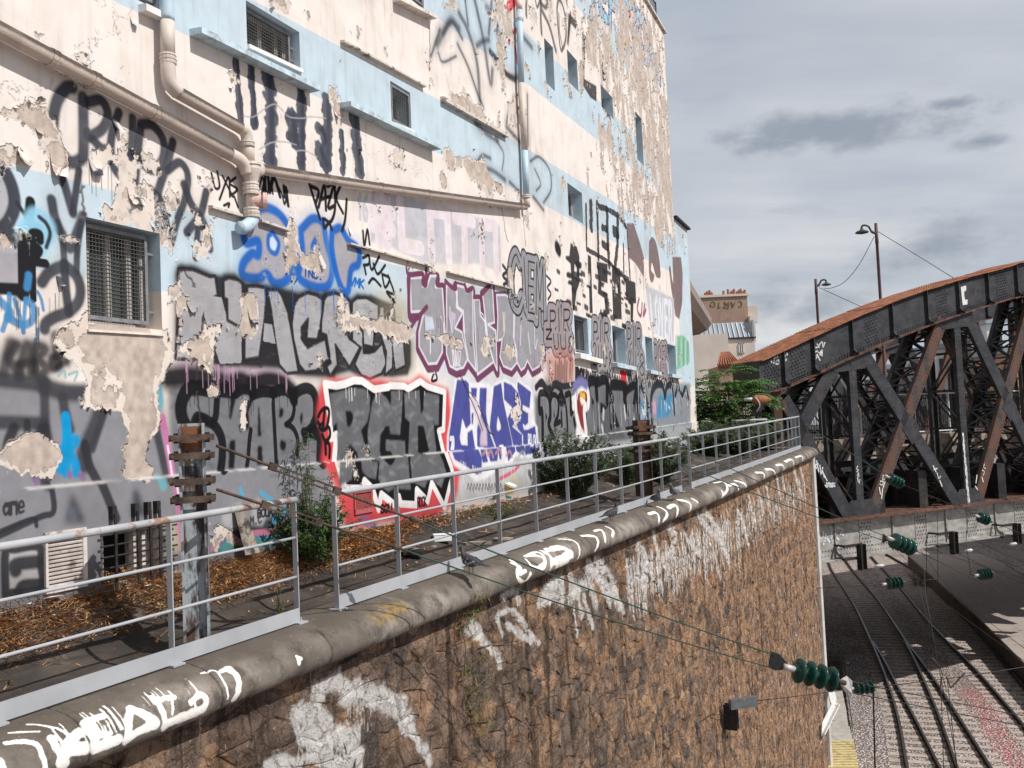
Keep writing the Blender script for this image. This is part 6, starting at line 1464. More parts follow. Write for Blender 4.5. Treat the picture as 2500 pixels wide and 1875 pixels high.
bridge = thing('iron_bridge', tuple(BR(6,-4.7)), 'dark riveted iron truss road bridge with rusty curved top over the tracks', 'bridge')
def zlow(s): return 5.87 - .0057 * (s - 28) ** 2
def zup(s): return zlow(s) + 1.25
L_LOW = [G(*q) for q in [(1861,956),(1897,952),(1984,914),(2062,876),(2188,822),(2279,787),(2362,759),(2500,717)]]
L_UP = [G(*q) for q in [(1854,883),(1989,820),(2094,773),(2185,737),(2261,710),(2337,686),(2500,646)]]
SL, SU = [q[0] for q in L_LOW],[q[0] for q in L_UP]
def zl(s): return float(np.interp(s, SL, [q[1] for q in L_LOW])) if s < 10.5 else zlow(s)
def zu(s): return float(np.interp(s, SU, [q[1] for q in L_UP])) if s < 10.5 else zlow(s) + 1.22
ZF, ZBOT = -3.51,-4.72
def girder(o0, ds, s_end, detail):
    """one truss; detail: rivets and separate bars"""
    B = lambda s, z, o=0.: BR(s + ds, z, o + o0)
    TH = 1.25
    riv = MB()
    def rivet(s, z, o=-.016):
        r = .032; P = [B(s + r, z, o), B(s, z + r, o), B(s - r, z, o), B(s, z - r, o), B(s, z, o - .022)]
        riv.add(P, [(0,1,4),(1,2,4),(2,3,4),(3,0,4)])
    # ---- top chord: front and back webs in panels, stiffeners, cover plate, lower flanges
    stf = [-2.52,-1.55,-.2,1.62,3.64,5.5,7.25,8.98,10.75,12.5,14.3,16.1,17.9,19.7]
    stf = [s for s in stf if s <= s_end] + [s_end]
    for k, (a, b) in enumerate(zip(stf[:-1], stf[1:])):
        for o in ((0.,.03),(TH, .03)):
            mb = MB(); n = 4
            for i in range(n):
                s0, s1 = a + (b - a) * i / n, a + (b - a) * (i + 1) / n
                P = [B(s0, zl(s0), o[0]), B(s1, zl(s1), o[0]), B(s1, zu(s1), o[0]), B(s0, zu(s0), o[0])]
                mb.prism(P, BN * o[1])
            mb.build('web_plate', M_BR, bridge)
        if detail:
            nn = int((b - a) / .13)
            for i in range(nn):
                s = a + .06 + i * .13
                for dz in (.06,.13): rivet(s, zl(s) + dz)
                rivet(s, zu(s) - .07)
            if k % 2 == 1 or k == 0:
                for i in range(5):
                    for j in range(9):
                        s = (a + b) / 2 - .3 + i * .13 + (.06 if j % 2 else 0); z = zl(s) + .12 + j * (zu(s) - zl(s) - .2) / 9
                        rivet(s, z)
    for s in stf[1:-1]:
        mb = MB(); mb.bar(B(s, zl(s), -.06), B(s, zu(s), -.06), .035,.11, tuple(BN)); mb.bar(B(s - .035, zl(s) + .02,-.012), B(s - .035, zu(s), -.012), .07,.02, tuple(BN))
        # curved foot of the stiffener
        q = [B(s, zl(s) + .32,-.05), B(s, zl(s) + .16,-.09), B(s, zl(s) + .06,-.19), B(s, zl(s) + .03,-.30)]
        for p0, p1 in zip(q[:-1], q[1:]): mb.bar(p0, p1,.10,.05, tuple(BD))
        mb.build('stiffener', M_BR, bridge)
        if detail:
            for j in range(9): rivet(s - .05, zl(s) + .1 + j * .12,-.03)
    ss = np.linspace(stf[0] - .03, s_end, 40)
    edges = [0,6,11,16,20,24,28,32,36,39]
    for k, (i0, i1) in enumerate(zip(edges[:-1], edges[1:])):
        mb = MB()
        for i in range(i0, i1):
            a, b = ss[i], ss[i + 1]; up = .02 + .012 * (k % 3) + .006 * k
            P = [B(a, zu(a) + up - .02,-.16), B(a, zu(a) + up - .02, TH + .2), B(b, zu(b) + up - .02, TH + .2), B(b, zu(b) + up - .02,-.16)]
            mb.prism(P, Vector((0,0,.035)))
        mb.build('cover_plate', M_RUST, bridge)
    if detail:
        mb = MB()
        for s in np.arange(stf[0], s_end, .14):
            for o in np.arange(-.08, TH + .2,.21 if s < 12 else .3):
                z = zu(s) + .06; r = .024
                c = B(s, z, o); mb.add([c + BD * r, c + BN * r, c - BD * r, c - BN * r, c + Vector((0,0,.03))],[(0,1,4),(1,2,4),(2,3,4),(3,0,4)])
        mb.build('cover_rivets', M_RUST, bridge, kind='stuff')
    for (oa, ob) in ((-.20,.30),(TH - .27, TH + .2)):
        mb = MB()
        for i in range(39):
            a, b = ss[i], ss[i + 1]
            mb.prism([B(a, zl(a), oa), B(a, zl(a), ob), B(b, zl(b), ob), B(b, zl(b), oa)], Vector((0,0,-.045)))
        mb.build('lower_flange', M_RUSTF, bridge)
    mb = MB(); mb.prism([B(stf[0], zl(stf[0]) - .02,0), B(stf[0], zl(stf[0]) - .02, TH), B(stf[0], zu(stf[0]), TH), B(stf[0], zu(stf[0]), 0)], BD * -.03); mb.build('end_plate', M_BRR, bridge)
    # ---- bottom chord, a plate girder
    for k in range(int((s_end + 2.5) / 2.75) + 1):
        a, b = -2.5 + k * 2.75, min(-2.5 + (k + 1) * 2.75 - .004, s_end)
        if b <= a: continue
        mb = MB(); mb.prism([B(a, ZBOT, 0), B(b, ZBOT, 0), B(b, ZF, 0), B(a, ZF, 0)], BN * .03); mb.build('girder_web', M_PALE, bridge)
        mb = MB(); mb.prism([B(a + 1.2, ZBOT, -.002), B(a + 1.75, ZBOT, -.002), B(a + 1.75, ZF, -.002), B(a + 1.2, ZF, -.002)], BN * -.018); mb.build('splice_plate', M_PALE, bridge)
        if detail:
            for i in range(4):
                for j in range(8): rivet(a + 1.27 + i * .135 + (.06 if j % 2 else 0), ZBOT + .14 + j * .125,-.024)
            for i in range(20):
                rivet(a + i * .135, ZBOT + .09,-.03); rivet(a + i * .135 + .06, ZBOT + .26,-.002)
        mb = MB(); q = [B(a + .05, ZBOT + .5,-.02), B(a + .05, ZBOT + .22,-.06), B(a + .05, ZBOT + .08,-.18), B(a + .05, ZBOT + .04,-.34)]
        for p0, p1 in zip(q[:-1], q[1:]): mb.bar(p0, p1,.10,.05, tuple(BD))
        mb.bar(B(a + .05, ZBOT + .45,-.03), B(a + .05, ZF, -.03), .06,.05, tuple(BN)); mb.build('bracket', M_PALE, bridge)
    mb = MB(); mb.prism([B(-2.5, ZBOT, -.03), B(s_end, ZBOT, -.03), B(s_end, ZBOT + .2,-.005), B(-2.5, ZBOT + .2,-.005)], BN * -.012)
    mb.prism([B(-2.5, ZBOT, -.30), B(s_end, ZBOT, -.30), B(s_end, ZBOT, .35), B(-2.5, ZBOT, .35)], Vector((0,0,-.04))); mb.build('bottom_flange', M_PALE, bridge)
    mb = MB(); mb.prism([B(-2.5, ZF, -.36), B(s_end, ZF, -.36), B(s_end, ZF, TH + .3), B(-2.5, ZF, TH + .3)], Vector((0,0,.05)))
    mb.build('top_flange', M_RUSTF, bridge)
    mb = MB(); mb.prism([B(-2.5, ZBOT, TH), B(s_end, ZBOT, TH), B(s_end, ZF, TH), B(-2.5, ZF, TH)], BN * .03); mb.build('girder_back_web', M_PALE, bridge)
    if detail:
        rr = random.Random(2)
        for k in range(9):
            a = rr.uniform(-1, s_end - 2); l = rr.uniform(1.0,2.2)
            mb = MB(); mb.box(B(a + l / 2, ZF + .065,-.1 + rr.uniform(-.12,.2)), BD * l / 2, BN * .09, Vector((0,0,.012))); mb.build('cover_strip', M_RUSTF, bridge)
    # ---- web members
    def member(p0, p1, w, mat, name, lace, step=.72, dbl=True):
        a, b = Vector((p0[0], p0[1],0)), Vector((p1[0], p1[1],0)); d = (b - a); L = d.length; d /= L; q = Vector((-d.y, d.x, 0))
        def pt(t, e, o): v = a + d * t + q * e; return B(v.x, v.y, o)
        mb = MB()
        mb.prism([pt(0,-w / 2,-.035), pt(L, -w / 2,-.035), pt(L, w / 2,-.035), pt(0, w / 2,-.035)], BN * .03)
        for e in (-w / 2 + .012, w / 2 - .012): mb.prism([pt(0, e - .012,-.004), pt(L, e - .012,-.004), pt(L, e + .012,-.004), pt(0, e + .012,-.004)], BN * .12)
        o = mb.build(name, mat, bridge, origin=tuple(pt(L / 2,0,0)))
        mb = MB(); mb.prism([pt(0,-w / 2, TH), pt(L, -w / 2, TH), pt(L, w / 2, TH), pt(0, w / 2, TH)], BN * .03)
        for e in (-w / 2 + .012, w / 2 - .012): mb.prism([pt(0, e - .012, TH - .12), pt(L, e - .012, TH - .12), pt(L, e + .012, TH - .12), pt(0, e + .012, TH - .12)], BN * .12)
        mb.build('back_plate', M_LACE, o)
        if detail:
            for e in (-w / 2 + .07, w / 2 - .07):
                for t in np.arange(.1, L, .15):
                    v = a + d * t + q * e; rivet(v.x, v.y, -.036)
        # lacing on both flanks
        rest = MB(); n = max(2, int(L / step))
        for side, e in enumerate((-w / 2 + .03, w / 2 - .03)):
            if not detail and (side == 1 or name == 'diagonal_strut' and e < 0): continue
            if side == 1: lace = 'Z'
            for i in range(n + 1):
                t = L * i / n
                bars = [((t, .06),(t, TH - .05))]
                if i < n:
                    t2 = L * (i + 1) / n
                    bars.append(((t, .06),(t2, TH - .05)) if (i % 2 == 0) else ((t, TH - .05),(t2,.06)))
                    if lace == 'X': bars.append(((t, TH - .05),(t2,.06)) if (i % 2 == 0) else ((t, .06),(t2, TH - .05)))
                for (ta, oa),(tb, ob) in bars:
                    one = detail and side == 0 and lace
                    m2 = MB() if one else rest
                    m2.bar(pt(ta, e, oa), pt(tb, e, ob), .075,.016, tuple((pt(1,1,0) - pt(1,0,0)).normalized()))
                    if one: m2.build('lacing_bar', M_LACE, o)
        if rest.v: rest.build('lacing', M_LACE, o, kind='stuff')
        return o
    PN = 5.53
    V0 = 1.57 - PN
    k = 0
    while V0 + k * PN < s_end:
        s = V0 + k * PN; s2 = s + PN
        tz = lambda q: zl(min(max(q, -2.4), s_end)) if q > -2.4 else zl(-2.4)
        if s > -2.6 and s < s_end: member((s, ZF + .05),(s, tz(s)), .34, M_BR, 'vertical_strut', 'Z', 1.25)
        if s > -4.5:
            a0, a1 = (s + .55, max(tz(s + .55), .5)),(s2 - .55, ZF + .05)
            b0, b1 = (s2 - .75, tz(s2 - .75)),(s + .5, ZF + .05)
            if k == 0: a0 = (-1.6,.55)
            member(a0, a1,.50, M_BR, 'diagonal_strut', 'X')
            member(b0, b1,.50, M_BRR if k else M_BR, 'diagonal_strut', 'X')
            # gussets
            for (gs, gz, sg) in ((s + .02, ZF + .05,1),):
                mb = MB(); mb.prism([B(gs - .9, gz, -.045), B(gs + .95, gz, -.045), B(gs + .5, gz + .55,-.045), B(gs - .5, gz + .55,-.045)], BN * .012)
                mb.build('gusset_plate', M_BR, bridge)
            gs = s2; gz = zl(gs) if gs < s_end else 0
            if gs < s_end:
                mb = MB(); mb.prism([B(gs - 1.2, zl(gs - 1.2) + .03,-.045), B(gs + 1.0, zl(gs + 1.0) + .03,-.045), B(gs + .6, zl(gs) - .42,-.045), B(gs - .8, zl(gs) - .55,-.045)], BN * .012)
                mb.build('gusset_plate', M_BR, bridge)
            mx = (s + s2) / 2 - .05
            mz = ZF + (zl(min(mx, s_end)) - ZF) * .46
            mb = MB(); mb.prism([B(mx - .45, mz, -.048), B(mx, mz - .55,-.048), B(mx + .45, mz, -.048), B(mx, mz + .55,-.048)], BN * .012); mb.build('gusset_plate', M_BR, bridge)
        k += 1
    if riv.v: riv.build('rivets', M_BR, bridge, kind='stuff')
girder(0,0,17.5, True)
girder(10.2,9.3,24, False)

# deck, inner plate girder, kerb, fences
def deck():
    mb = MB(); mb.prism([BR(-9,-1.55,2.6), BR(48,-1.55,2.6), BR(62,-1.55,17), BR(-9,-1.55,17)], Vector((0,0,-.5))); mb.build('deck', M_KERB, bridge)
    for k in range(14):
        a = -6 + k * 3.4; mb = MB(); mb.prism([BR(a, -4.1,2.55), BR(a + 3.39,-4.1,2.55), BR(a + 3.39,-1.74,2.55), BR(a, -1.74,2.55)], BN * .03); mb.build('deck_girder_plate', M_BR, bridge)
    for k in range(22):
        a = -6 + k * 2.2
        mb = MB(); mb.bar(BR(a, -2.9,.2), BR(a + 8,-2.9,16.5), .3,1.5); mb.build('cross_beam', M_LACE, bridge)
    for k in range(16):
        a = -5 + k * 2.6
        mb = MB(); mb.prism([BR(a, -1.74,2.35), BR(a + 2.585,-1.74,2.35), BR(a + 2.585,-1.36,2.35), BR(a, -1.36,2.35)], BN * .5); mb.build('kerb_stone', M_KERB, bridge)
        mb = MB(); mb.prism([BR(a + 1.3,-1.355,2.25), BR(a + 3.885,-1.355,2.25), BR(a + 3.885,-.95,2.25), BR(a + 1.3,-.95,2.25)], BN * .7); mb.build('kerb_stone', M_KERB, bridge)
deck()
M_FW = mat_simple('fence_white_paint', (.62,.62,.62), .6,0,.15,4,0,40,(.25,.23,.22), 6,(.55,.7))
M_FD = mat_simple('fence_dark_iron', (.02,.02,.022), .6,.1,.2,10,0)
def fences():
    f = thing('mesh_fence', tuple(BR(8,-.94,2.9)), 'white framed wire mesh fence along the bridge pavement', 'fence')
    mb = MB()
    for s in np.arange(-2,22,.09):
        for sg in (1,-1):
            mb.bar(BR(s, -.88 if sg > 0 else .58,2.93), BR(s + .62,.58 if sg > 0 else -.88,2.93), .008,.008)
    mb.build('wire_mesh', M_FD, f, kind='stuff')
    for i, s in enumerate(np.arange(-2,22,1.02)):
        MB().tube([BR(s, -.94,2.9), BR(s, .64,2.9)],.032 if i % 3 else .045,8).build('post', M_FW if i % 4 != 2 else M_GFRAME, f)
    for z in (.64,-.86): MB().tube([BR(-2, z, 2.9), BR(22, z, 2.9)],.028,6).build('fence_rail', M_FW, f)
    f = thing('spiked_fence', tuple(BR(8,-.94,4.6)), 'black iron railing with spear points behind the mesh fence', 'fence')
    mb = MB()
    for s in np.arange(-4,26,.13):
        mb.tube([BR(s, -.94,4.6), BR(s, .62,4.6), BR(s, .66,4.6), BR(s, .84,4.6)],[.013,.013,.03,.002],5)
    for z in (-.7,.5): mb.bar(BR(-4, z, 4.6), BR(26, z, 4.6), .03,.05)
    mb.build('palings', M_FD, f, kind='stuff')
    for s in np.arange(-4,26,2.0): MB().tube([BR(s, -.94,4.65), BR(s, .8,4.65)],.04,6).build('post', M_FD, f)
fences()
# bearing post at the near end
mb = MB()
a = at_y(1893,950,30.2); b = at_y(1896,1030,30.2)
mb.bar(a, (a.x + .05, a.y, -1.4), .26,.26,(0,1,0)); mb.build('bearing_post', M_BRR, bridge)
# tags sprayed on the ironwork: flat paint a few millimetres proud
def ribbon(mb, strokes, o, w, conv):
    for pts in strokes:
        P = crs([G(*q, o) for q in conv(pts)],4) if len(pts) > 2 else np.array([G(*q, o) for q in conv(pts)])
        for (a, b) in zip(P[:-1], P[1:]):
            d = b - a; L = np.hypot(*d)
            if L < 1e-6: continue
            q = np.array([-d[1], d[0]]) / L * w / 2; e = d / L * w * .3
            mb.add([BR(*(a - e - q), o), BR(*(b + e - q), o), BR(*(b + e + q), o), BR(*(a - e + q), o)],[(0,1,2,3)])
c1 = lambda pts: [(1700 + x / 2.765,500 + y / 2.765) for x, y in pts]
c3 = lambda pts: [(1900 + x / 3.687,1000 + y / 3.687) for x, y in pts]
mb = MB()
ribbon(mb, [[(550,1025),(525,1040),(525,1068),(550,1072),(555,1052),(540,1050)],[(570,1015),(580,1062)],[(570,1015),(600,1020),(580,1038),(608,1045),(580,1062)],[(505,1055),(507,1062)],[(614,1000),(612,1012)]], -.006,.06, c1)
ribbon(mb, [[(790,910),(800,960),(830,960)],[(815,940),(825,950),(850,925),(855,960),(868,930)],[(780,970),(800,965),(785,1000),(810,990)],[(815,985),(830,1000),(850,980),(835,1015)],[(795,1025),(815,1020),(805,1045)],[(815,1010),(835,1050)],[(850,985),(848,1020)]], -.006,.045, c1)
mb.build('sprayed_tag', M_TAGW, bridge, kind='stuff')
mb = MB(); q = [G(*p, -.006) for p in c1([(1785,555),(1820,545),(1822,575),(1806,590),(1812,640),(1830,640),(1830,672),(1798,678),(1792,620)])]
mb.prism([BR(s, z, -.006) for s, z in q], BN * -.004); mb.build('painted_letter', M_TAGW, bridge)
for grp in ([[(715,510),(705,530),(720,545),(708,560)],[(722,570),(712,590),(725,600),(722,570)],[(715,615),(720,650),(735,630),(728,660)]],[[(320,470),(345,530)],[(345,460),(365,560)],[(330,500),(360,490)],[(375,500),(385,580),(400,520)],[(395,540),(415,610)],[(410,580),(440,640)]] + [[(x, y),(x + 12, y + 5)] for x, y in zip(np.random.default_rng(1).uniform(420,500,30), np.random.default_rng(2).uniform(655,695,30))],[[(1395,505),(1420,560)],[(1400,540),(1430,530)],[(1430,570),(1445,620),(1460,600)],[(1455,640),(1475,690)]],[[(945,590),(940,630),(955,625)],[(920,645),(945,650),(935,680),(915,670)],[(960,650),(945,700)],[(910,700),(920,760)],[(940,710),(930,800)]],[[(1855,490),(1850,520),(1865,530)],[(1838,545),(1855,560),(1845,590)],[(1835,610),(1845,650)],[(1790,590),(1780,660)],[(1775,690),(1795,720)]]):
    mb = MB(); ribbon(mb, grp, -.055,.045, c3); mb.build('sprayed_tag', M_TAGW, bridge, kind='stuff')
mb = MB()
for k in range(26):
    y = 215 + k * 24.5; x = 1662 + (y - 215) * .085 + random.uniform(-3,3); ribbon(mb, [[(x, y),(x + 3, y + 25)]], -.055, random.uniform(.05,.13), c3)
mb.build('white_drip_streak', M_TAGW, bridge)
mb = MB()
ribbon(mb, [[(375,1130),(385,1190),(400,1140),(415,1200),(430,1120)],[(405,1100),(408,1215)],[(470,1060),(480,1090),(500,1060),(505,1100)],[(480,1110),(470,1140),(500,1130),(520,1110)],[(500,1130),(545,1170)],[(530,1060),(580,1080),(560,1120),(585,1130)],[(440,1160),(460,1190)],[(480,1150),(490,1200),(510,1160),(520,1210),(545,1240)],[(340,1130),(330,1200),(350,1250)],[(350,1160),(370,1240)],[(345,1270),(360,1250),(380,1290),(370,1340)],[(330,1290),(350,1340)]], -.012,.07, c3)
mb.build('sprayed_tag', M_TAGW, bridge, kind='stuff')
# pale ghost figure and smears on the plate girder behind
mb = MB()
q = [(1930,400),(1900,480),(1870,600),(1880,660),(1910,650),(1960,640),(2000,630),(2030,650),(2020,600),(1990,520),(1975,440),(1955,400)]
mb.prism([BR(*G(*p, 2.54), 2.54) for p in c3(q)], BN * -.004)
q2 = [(1100,690),(1060,680),(1030,700),(1040,770),(1070,800),(1110,750)]; mb.prism([BR(*G(*p, 2.54), 2.54) for p in c3(q2)], BN * -.004)
mb.build('painted_ghost', mat_simple('grey_white_paint', (.34,.34,.345), .8,0,.3,5,0), bridge)
mb = MB(); ribbon(mb, [[(1915,520),(1912,560),(1925,590),(1945,570),(1950,530),(1930,510),(1915,520)]],2.53,.09, c3)
ribbon(mb, [[(1930,420),(1890,560),(1868,650)],[(1955,420),(2000,540),(2025,640)]],2.53,.03, c3)
mb.build('ghost_outline', M_FD, bridge)
mb = MB(); ribbon(mb, [[(1540,490),(1525,505),(1545,525)],[(1565,500),(1575,525),(1600,505),(1605,530)],[(1530,580),(1550,600)],[(1570,570),(1560,610),(1600,590),(1620,620),(1650,630)],[(1830,720),(1840,690)],[(1745,735),(1750,760)]],2.53,.04, c3); mb.build('sprayed_tag', M_TAGW, bridge, kind='stuff')
# hangers below the bottom chord
for (x0, y0, x1, y1, wh) in ((720,1210,740,1440, 'nearest the stone wall'),(1550,1100,1575,1300, 'between the other two'),(2120,1025,2140,1205, 'farthest from the stone wall')):
    h = thing('hanging_bracket', tuple(BR(*G(*c3([(x0, y0)])[0], -.6), -.6)), 'black steel hanger below the pale bridge girder, ' + wh, 'bracket', 'steel hangers under the bridge')
    a = c3([(x0 + 25, y0)])[0]; b = c3([(x1 + 25, y1)])[0]
    (s0, z0),(s1, z1) = G(*a, -.55), G(*b, -.55)
    mb = MB()
    for e in (-.11,.11): mb.bar(BR(s0 + e, z0,-.55), BR(s0 + e, z1,-.55), .02,.2, tuple(BN))
    mb.bar(BR(s0, z0,-.55), BR(s0, z1,-.55), .2,.02, tuple(BN)); mb.build('post', M_IRON, h)
    mb = MB(); 
    for dz in (.0,-.42): mb.bar(BR(s0 - .7, z0 + dz - .03,-.45), BR(s0 + .1, z0 + dz - .03,-.45), .08,.08); mb.bar(BR(s0 - .6, z0 + dz - .03,-.45), BR(s0 - .6, z0 + dz - .03,.02), .06,.06)
    mb.build('arm', M_IRON, h)
# abutment behind the retaining wall, out of sight but closing the dark under the deck
mb = MB(); mb.prism([(7.9,30.5,-11.2),(22,85,-11.2),(22,85,-1.6),(7.9,30.5,-1.6)], Vector((-1.2,.3,0))); ab = mb.build('abutment', M_STONE, None)
tag(ab, 'dark stone abutment wall under the landward end of the iron bridge', 'abutment')
# ------------------------------------------------------------------ tracks, platform, ballast
ZT = -10.7
r4 = lambda pts: [(1700 + x / 2.765,1400 + y / 2.765) for x, y in pts]
r3 = lambda pts: [(1900 + x / 3.687,1000 + y / 3.687) for x, y in pts]
def mat_ballast():
    m = NT('ballast')
    p2 = m.pos
    v = m.vor(13, p2, out='Color'); d = m.vor(13, p2, out='Distance'); s3 = m.sep(v)
    c = m.mix(s3[0],(.40,.335,.31),(.80,.72,.68))
    c = m.mix(m.ramp(s3[1],.8,1.0,0,.7), c, (.34,.22,.17))
    c = m.mix(m.ramp(d, .30,.55), c, (.18,.15,.14))
    c = m.mix(m.ramp(m.noise(.5,6,.6), .45,.7,0,.5), c, (.16,.11,.085))
    p0, p1 = at_z(2368,1672, ZT), at_z(2492,1870, ZT); dd = (p1 - p0); ll = dd.length; dd.normalize(); q = m.sep(m.pos)
    al = m.math('ADD', m.math('MULTIPLY', q[0], dd.x), m.math('MULTIPLY', q[1], dd.y)); pe = m.math('ADD', m.math('MULTIPLY', q[0], -dd.y), m.math('MULTIPLY', q[1], dd.x))
    a0, b0 = p0.x * dd.x + p0.y * dd.y, -p0.x * dd.y + p0.y * dd.x
    red = m.math('MULTIPLY', m.ramp(m.math('ABSOLUTE', m.math('SUBTRACT', pe, b0)), .15,.75,1,0), m.ramp(m.math('ABSOLUTE', m.math('SUBTRACT', al, a0 + ll * .5)), ll * .4, ll * .6,1,0))
    c = m.mix(m.math('MULTIPLY', red, m.ramp(m.noise(6,5,.7), .45,.62,0,.8)), c, (.55,.10,.11))
    m.set('Base Color', c); m.set('Roughness', .95); m.bump(m.math('SUBTRACT', 1.0, d), 1.0,.07)
    return m.m
M_BAL = mat_ballast()
mb = MB(); mb.add([(-120,-60, ZT - .145),(420,-60, ZT - .145),(420,900, ZT - .145),(-120,900, ZT - .145)],[(0,1,2,3)]); mb.build('track_bed', M_BAL, None, kind='structure')
M_RAILT = mat_simple('rail_rust', (.075,.040,.026), .65,.2,.3,4,.1,40); M_RAILH = mat_simple('rail_polished_head', (.20,.19,.185), .35,.8,.1,3,0)
M_SLEEP = mat_simple('concrete_sleeper', (.40,.34,.30), .9,0,.15,5,.3,40,(.24,.185,.15), 3,(.5,.7))
def rail(px, parent, z=ZT):
    P = [at_z(x, y, z) for x, y in px]
    P = [P[0] + (P[0] - P[1]).normalized() * 8] + P
    C = crs(P, 4); mb = MB(); mb2 = MB()
    prof = [(-.07,-.155),(.07,-.155),(.07,-.135),(.012,-.115),(.012,-.04),(.037,-.03),(.037,-.004),(-.037,-.004),(-.037,-.03),(-.012,-.04),(-.012,-.115),(-.07,-.135)]
    V = []; F = []; n = len(prof)
    for i, p in enumerate(C):
        t = Vector(C[min(i + 1, len(C) - 1)]) - Vector(C[max(i - 1,0)]); t.normalize(); q = Vector((t.y, -t.x, 0))
        V += [Vector(p) + q * a + Vector((0,0, b)) for a, b in prof]
    for i in range(len(C) - 1):
        for k in range(n): F.append((i * n + k, i * n + (k + 1) % n, (i + 1) * n + (k + 1) % n, (i + 1) * n + k))
    mb.add(V, [f[::-1] for f in F]); o = mb.build('rail', M_RAILT, parent)
    V2 = []
    for i in range(len(C)):
        a, b = V[i * n + 6], V[i * n + 7]; V2 += [a + Vector((0,0,.003)), b + Vector((0,0,.003))]
    mb2.add(V2,[(2 * i, 2 * i + 2,2 * i + 3,2 * i + 1) for i in range(len(C) - 1)]); mb2.build('rail_head', M_RAILH, o)
    return [Vector(c) for c in C]
def sleepers(c0, c1, parent, extra, gap=.6, ymax=75):
    """from two rails' curves, a sleeper every gap metres"""
    a = np.array([tuple(p) for p in c0]); b = np.array([tuple(p) for p in c1])
    L = np.concatenate([[0], np.cumsum(np.hypot(*np.diff(a[:, :2], axis=0).T))]); s = 0; proto = None
    while s < L[-1]:
        p = np.array([np.interp(s, L, a[:, k]) for k in range(3)]); p2 = np.array([np.interp(min(s + .1, L[-1]), L, a[:, k]) for k in range(3)]); t = p2 - p; t /= np.hypot(*t[:2]) + 1e-9
        q = np.array([t[1], -t[0]])
        rel = b[:, :2] - p[:2]; j = np.argmin(np.abs(rel.dot(t[:2]))); w = rel[j].dot(q)
        if p[1] > ymax: break
        if proto is None:
            mb = MB(); mb.box((0,0,0),(.5,0,0),(0,.13,0),(0,0,.09)); mb.build('sleeper', M_SLEEP, parent, origin=(0,0,0)); proto = parent.children[-1]; o = proto
            proto.location = Vector((0,0,0))
        else:
            o = proto.copy(); COL.objects.link(o)
        mid = p[:2] + q * w / 2; base = Vector(parent.location)
        o.location = Vector((mid[0], mid[1], ZT - .222)) - base; o.rotation_euler = (0,0, math.atan2(q[1], q[0])); o.scale = (abs(w) + extra, 1,1)
        s += gap
A = r4([(1425,1313),(1370,1000),(1310,780),(1235,580),(1170,430),(1060,200),(930,0)]) + r3([(450,1360)])
Bq = r4([(1650,1313),(1480,980),(1340,720),(1262,570),(1185,450)])
Cq = r4([(1765,1313),(1640,960),(1540,720),(1470,570),(1405,445)])
Dq = r4([(1995,1313),(1770,960),(1600,700),(1500,565),(1405,437),(1230,180),(1075,0)]) + r3([(600,1340)])
t1 = thing('railway_track', tuple(at_z(2200,1700, ZT)), 'diverging pair of rusty tracks on pale sleepers nearest the stone wall', 'railway track')
ca = rail(A, t1); rail(Bq, t1); rail(Cq, t1); cd = rail(Dq, t1); sleepers(ca, cd, t1,1.0)
t2 = thing('railway_track', tuple(at_z(2400,1600, ZT)), 'single track between the diverging tracks and the station platform', 'railway track')
ce = rail(r4([(2560,1450),(2212,1020),(1900,660),(1700,460),(1540,290),(1400,120),(1290,0)]) + r3([(830,1310)]), t2); cf = rail(r4([(2650,1260),(2212,760),(2000,510),(1820,310),(1640,130),(1510,0)]) + r3([(965,1290)]), t2)
sleepers(ce, cf, t2,1.0)
M_PLAT = mat_simple('platform_paving', (.36,.31,.275), .9,0,.15,2,.2,30,(.25,.2,.17), 2,(.5,.7))
ZP = ZT + .75
edge = [at_z(x, y, ZP) for x, y in r4([(2900,1290),(2212,600),(1900,290),(1640,60)]) + r3([(1450,1420)])]
edge[-1] = edge[-2] + (edge[-2] - edge[-3]) * 1.2
far = []
for i, p in enumerate(edge):
    t = (edge[min(i + 1, len(edge) - 1)] - edge[max(i - 1,0)]).normalized(); far.append(p + Vector((t.y, -t.x, 0)) * 5.0)
pl = thing('platform', tuple(edge[1]), 'pale station platform with dark edge beside the outer track', 'platform')
for i in range(len(edge) - 1):
    n = max(2, int((edge[i + 1] - edge[i]).length / 2.4))
    for k in range(n):
        for r in range(2):
            f0, f1 = k / n, (k + .985) / n; g0, g1 = (0,.22) if r == 0 else (.222,1)
            P = [edge[i].lerp(edge[i + 1], f0).lerp(far[i].lerp(far[i + 1], f0), g0), edge[i].lerp(edge[i + 1], f1).lerp(far[i].lerp(far[i + 1], f1), g0), edge[i].lerp(edge[i + 1], f1).lerp(far[i].lerp(far[i + 1], f1), g1), edge[i].lerp(edge[i + 1], f0).lerp(far[i].lerp(far[i + 1], f0), g1)]
            mb = MB(); mb.prism(P, Vector((0,0,-.12))); mb.build('paving_slab', M_PLAT, pl)
mb = MB()
for i in range(len(edge) - 1): mb.add([edge[i] + Vector((0,0,-.1)), edge[i + 1] + Vector((0,0,-.1)), edge[i + 1] + Vector((0,0,-1)), edge[i] + Vector((0,0,-1))],[(0,1,2,3)])
mb.build('platform_face', mat_simple('platform_face', (.10,.085,.075), .9,0,.3,2), pl)
t3 = thing('railway_track', tuple(at_z(2480,1400, ZT)), 'shaded track beyond the station platform under the bridge', 'railway track')
q0 = [p + Vector((0,0,0)) for p in far]
def off(ps, d): 
    out = []
    for i, p in enumerate(ps):
        t = (ps[min(i + 1, len(ps) - 1)] - ps[max(i - 1,0)]).normalized(); out.append(Vector((p.x + t.y * d, p.y - t.x * d, ZT)))
    return out
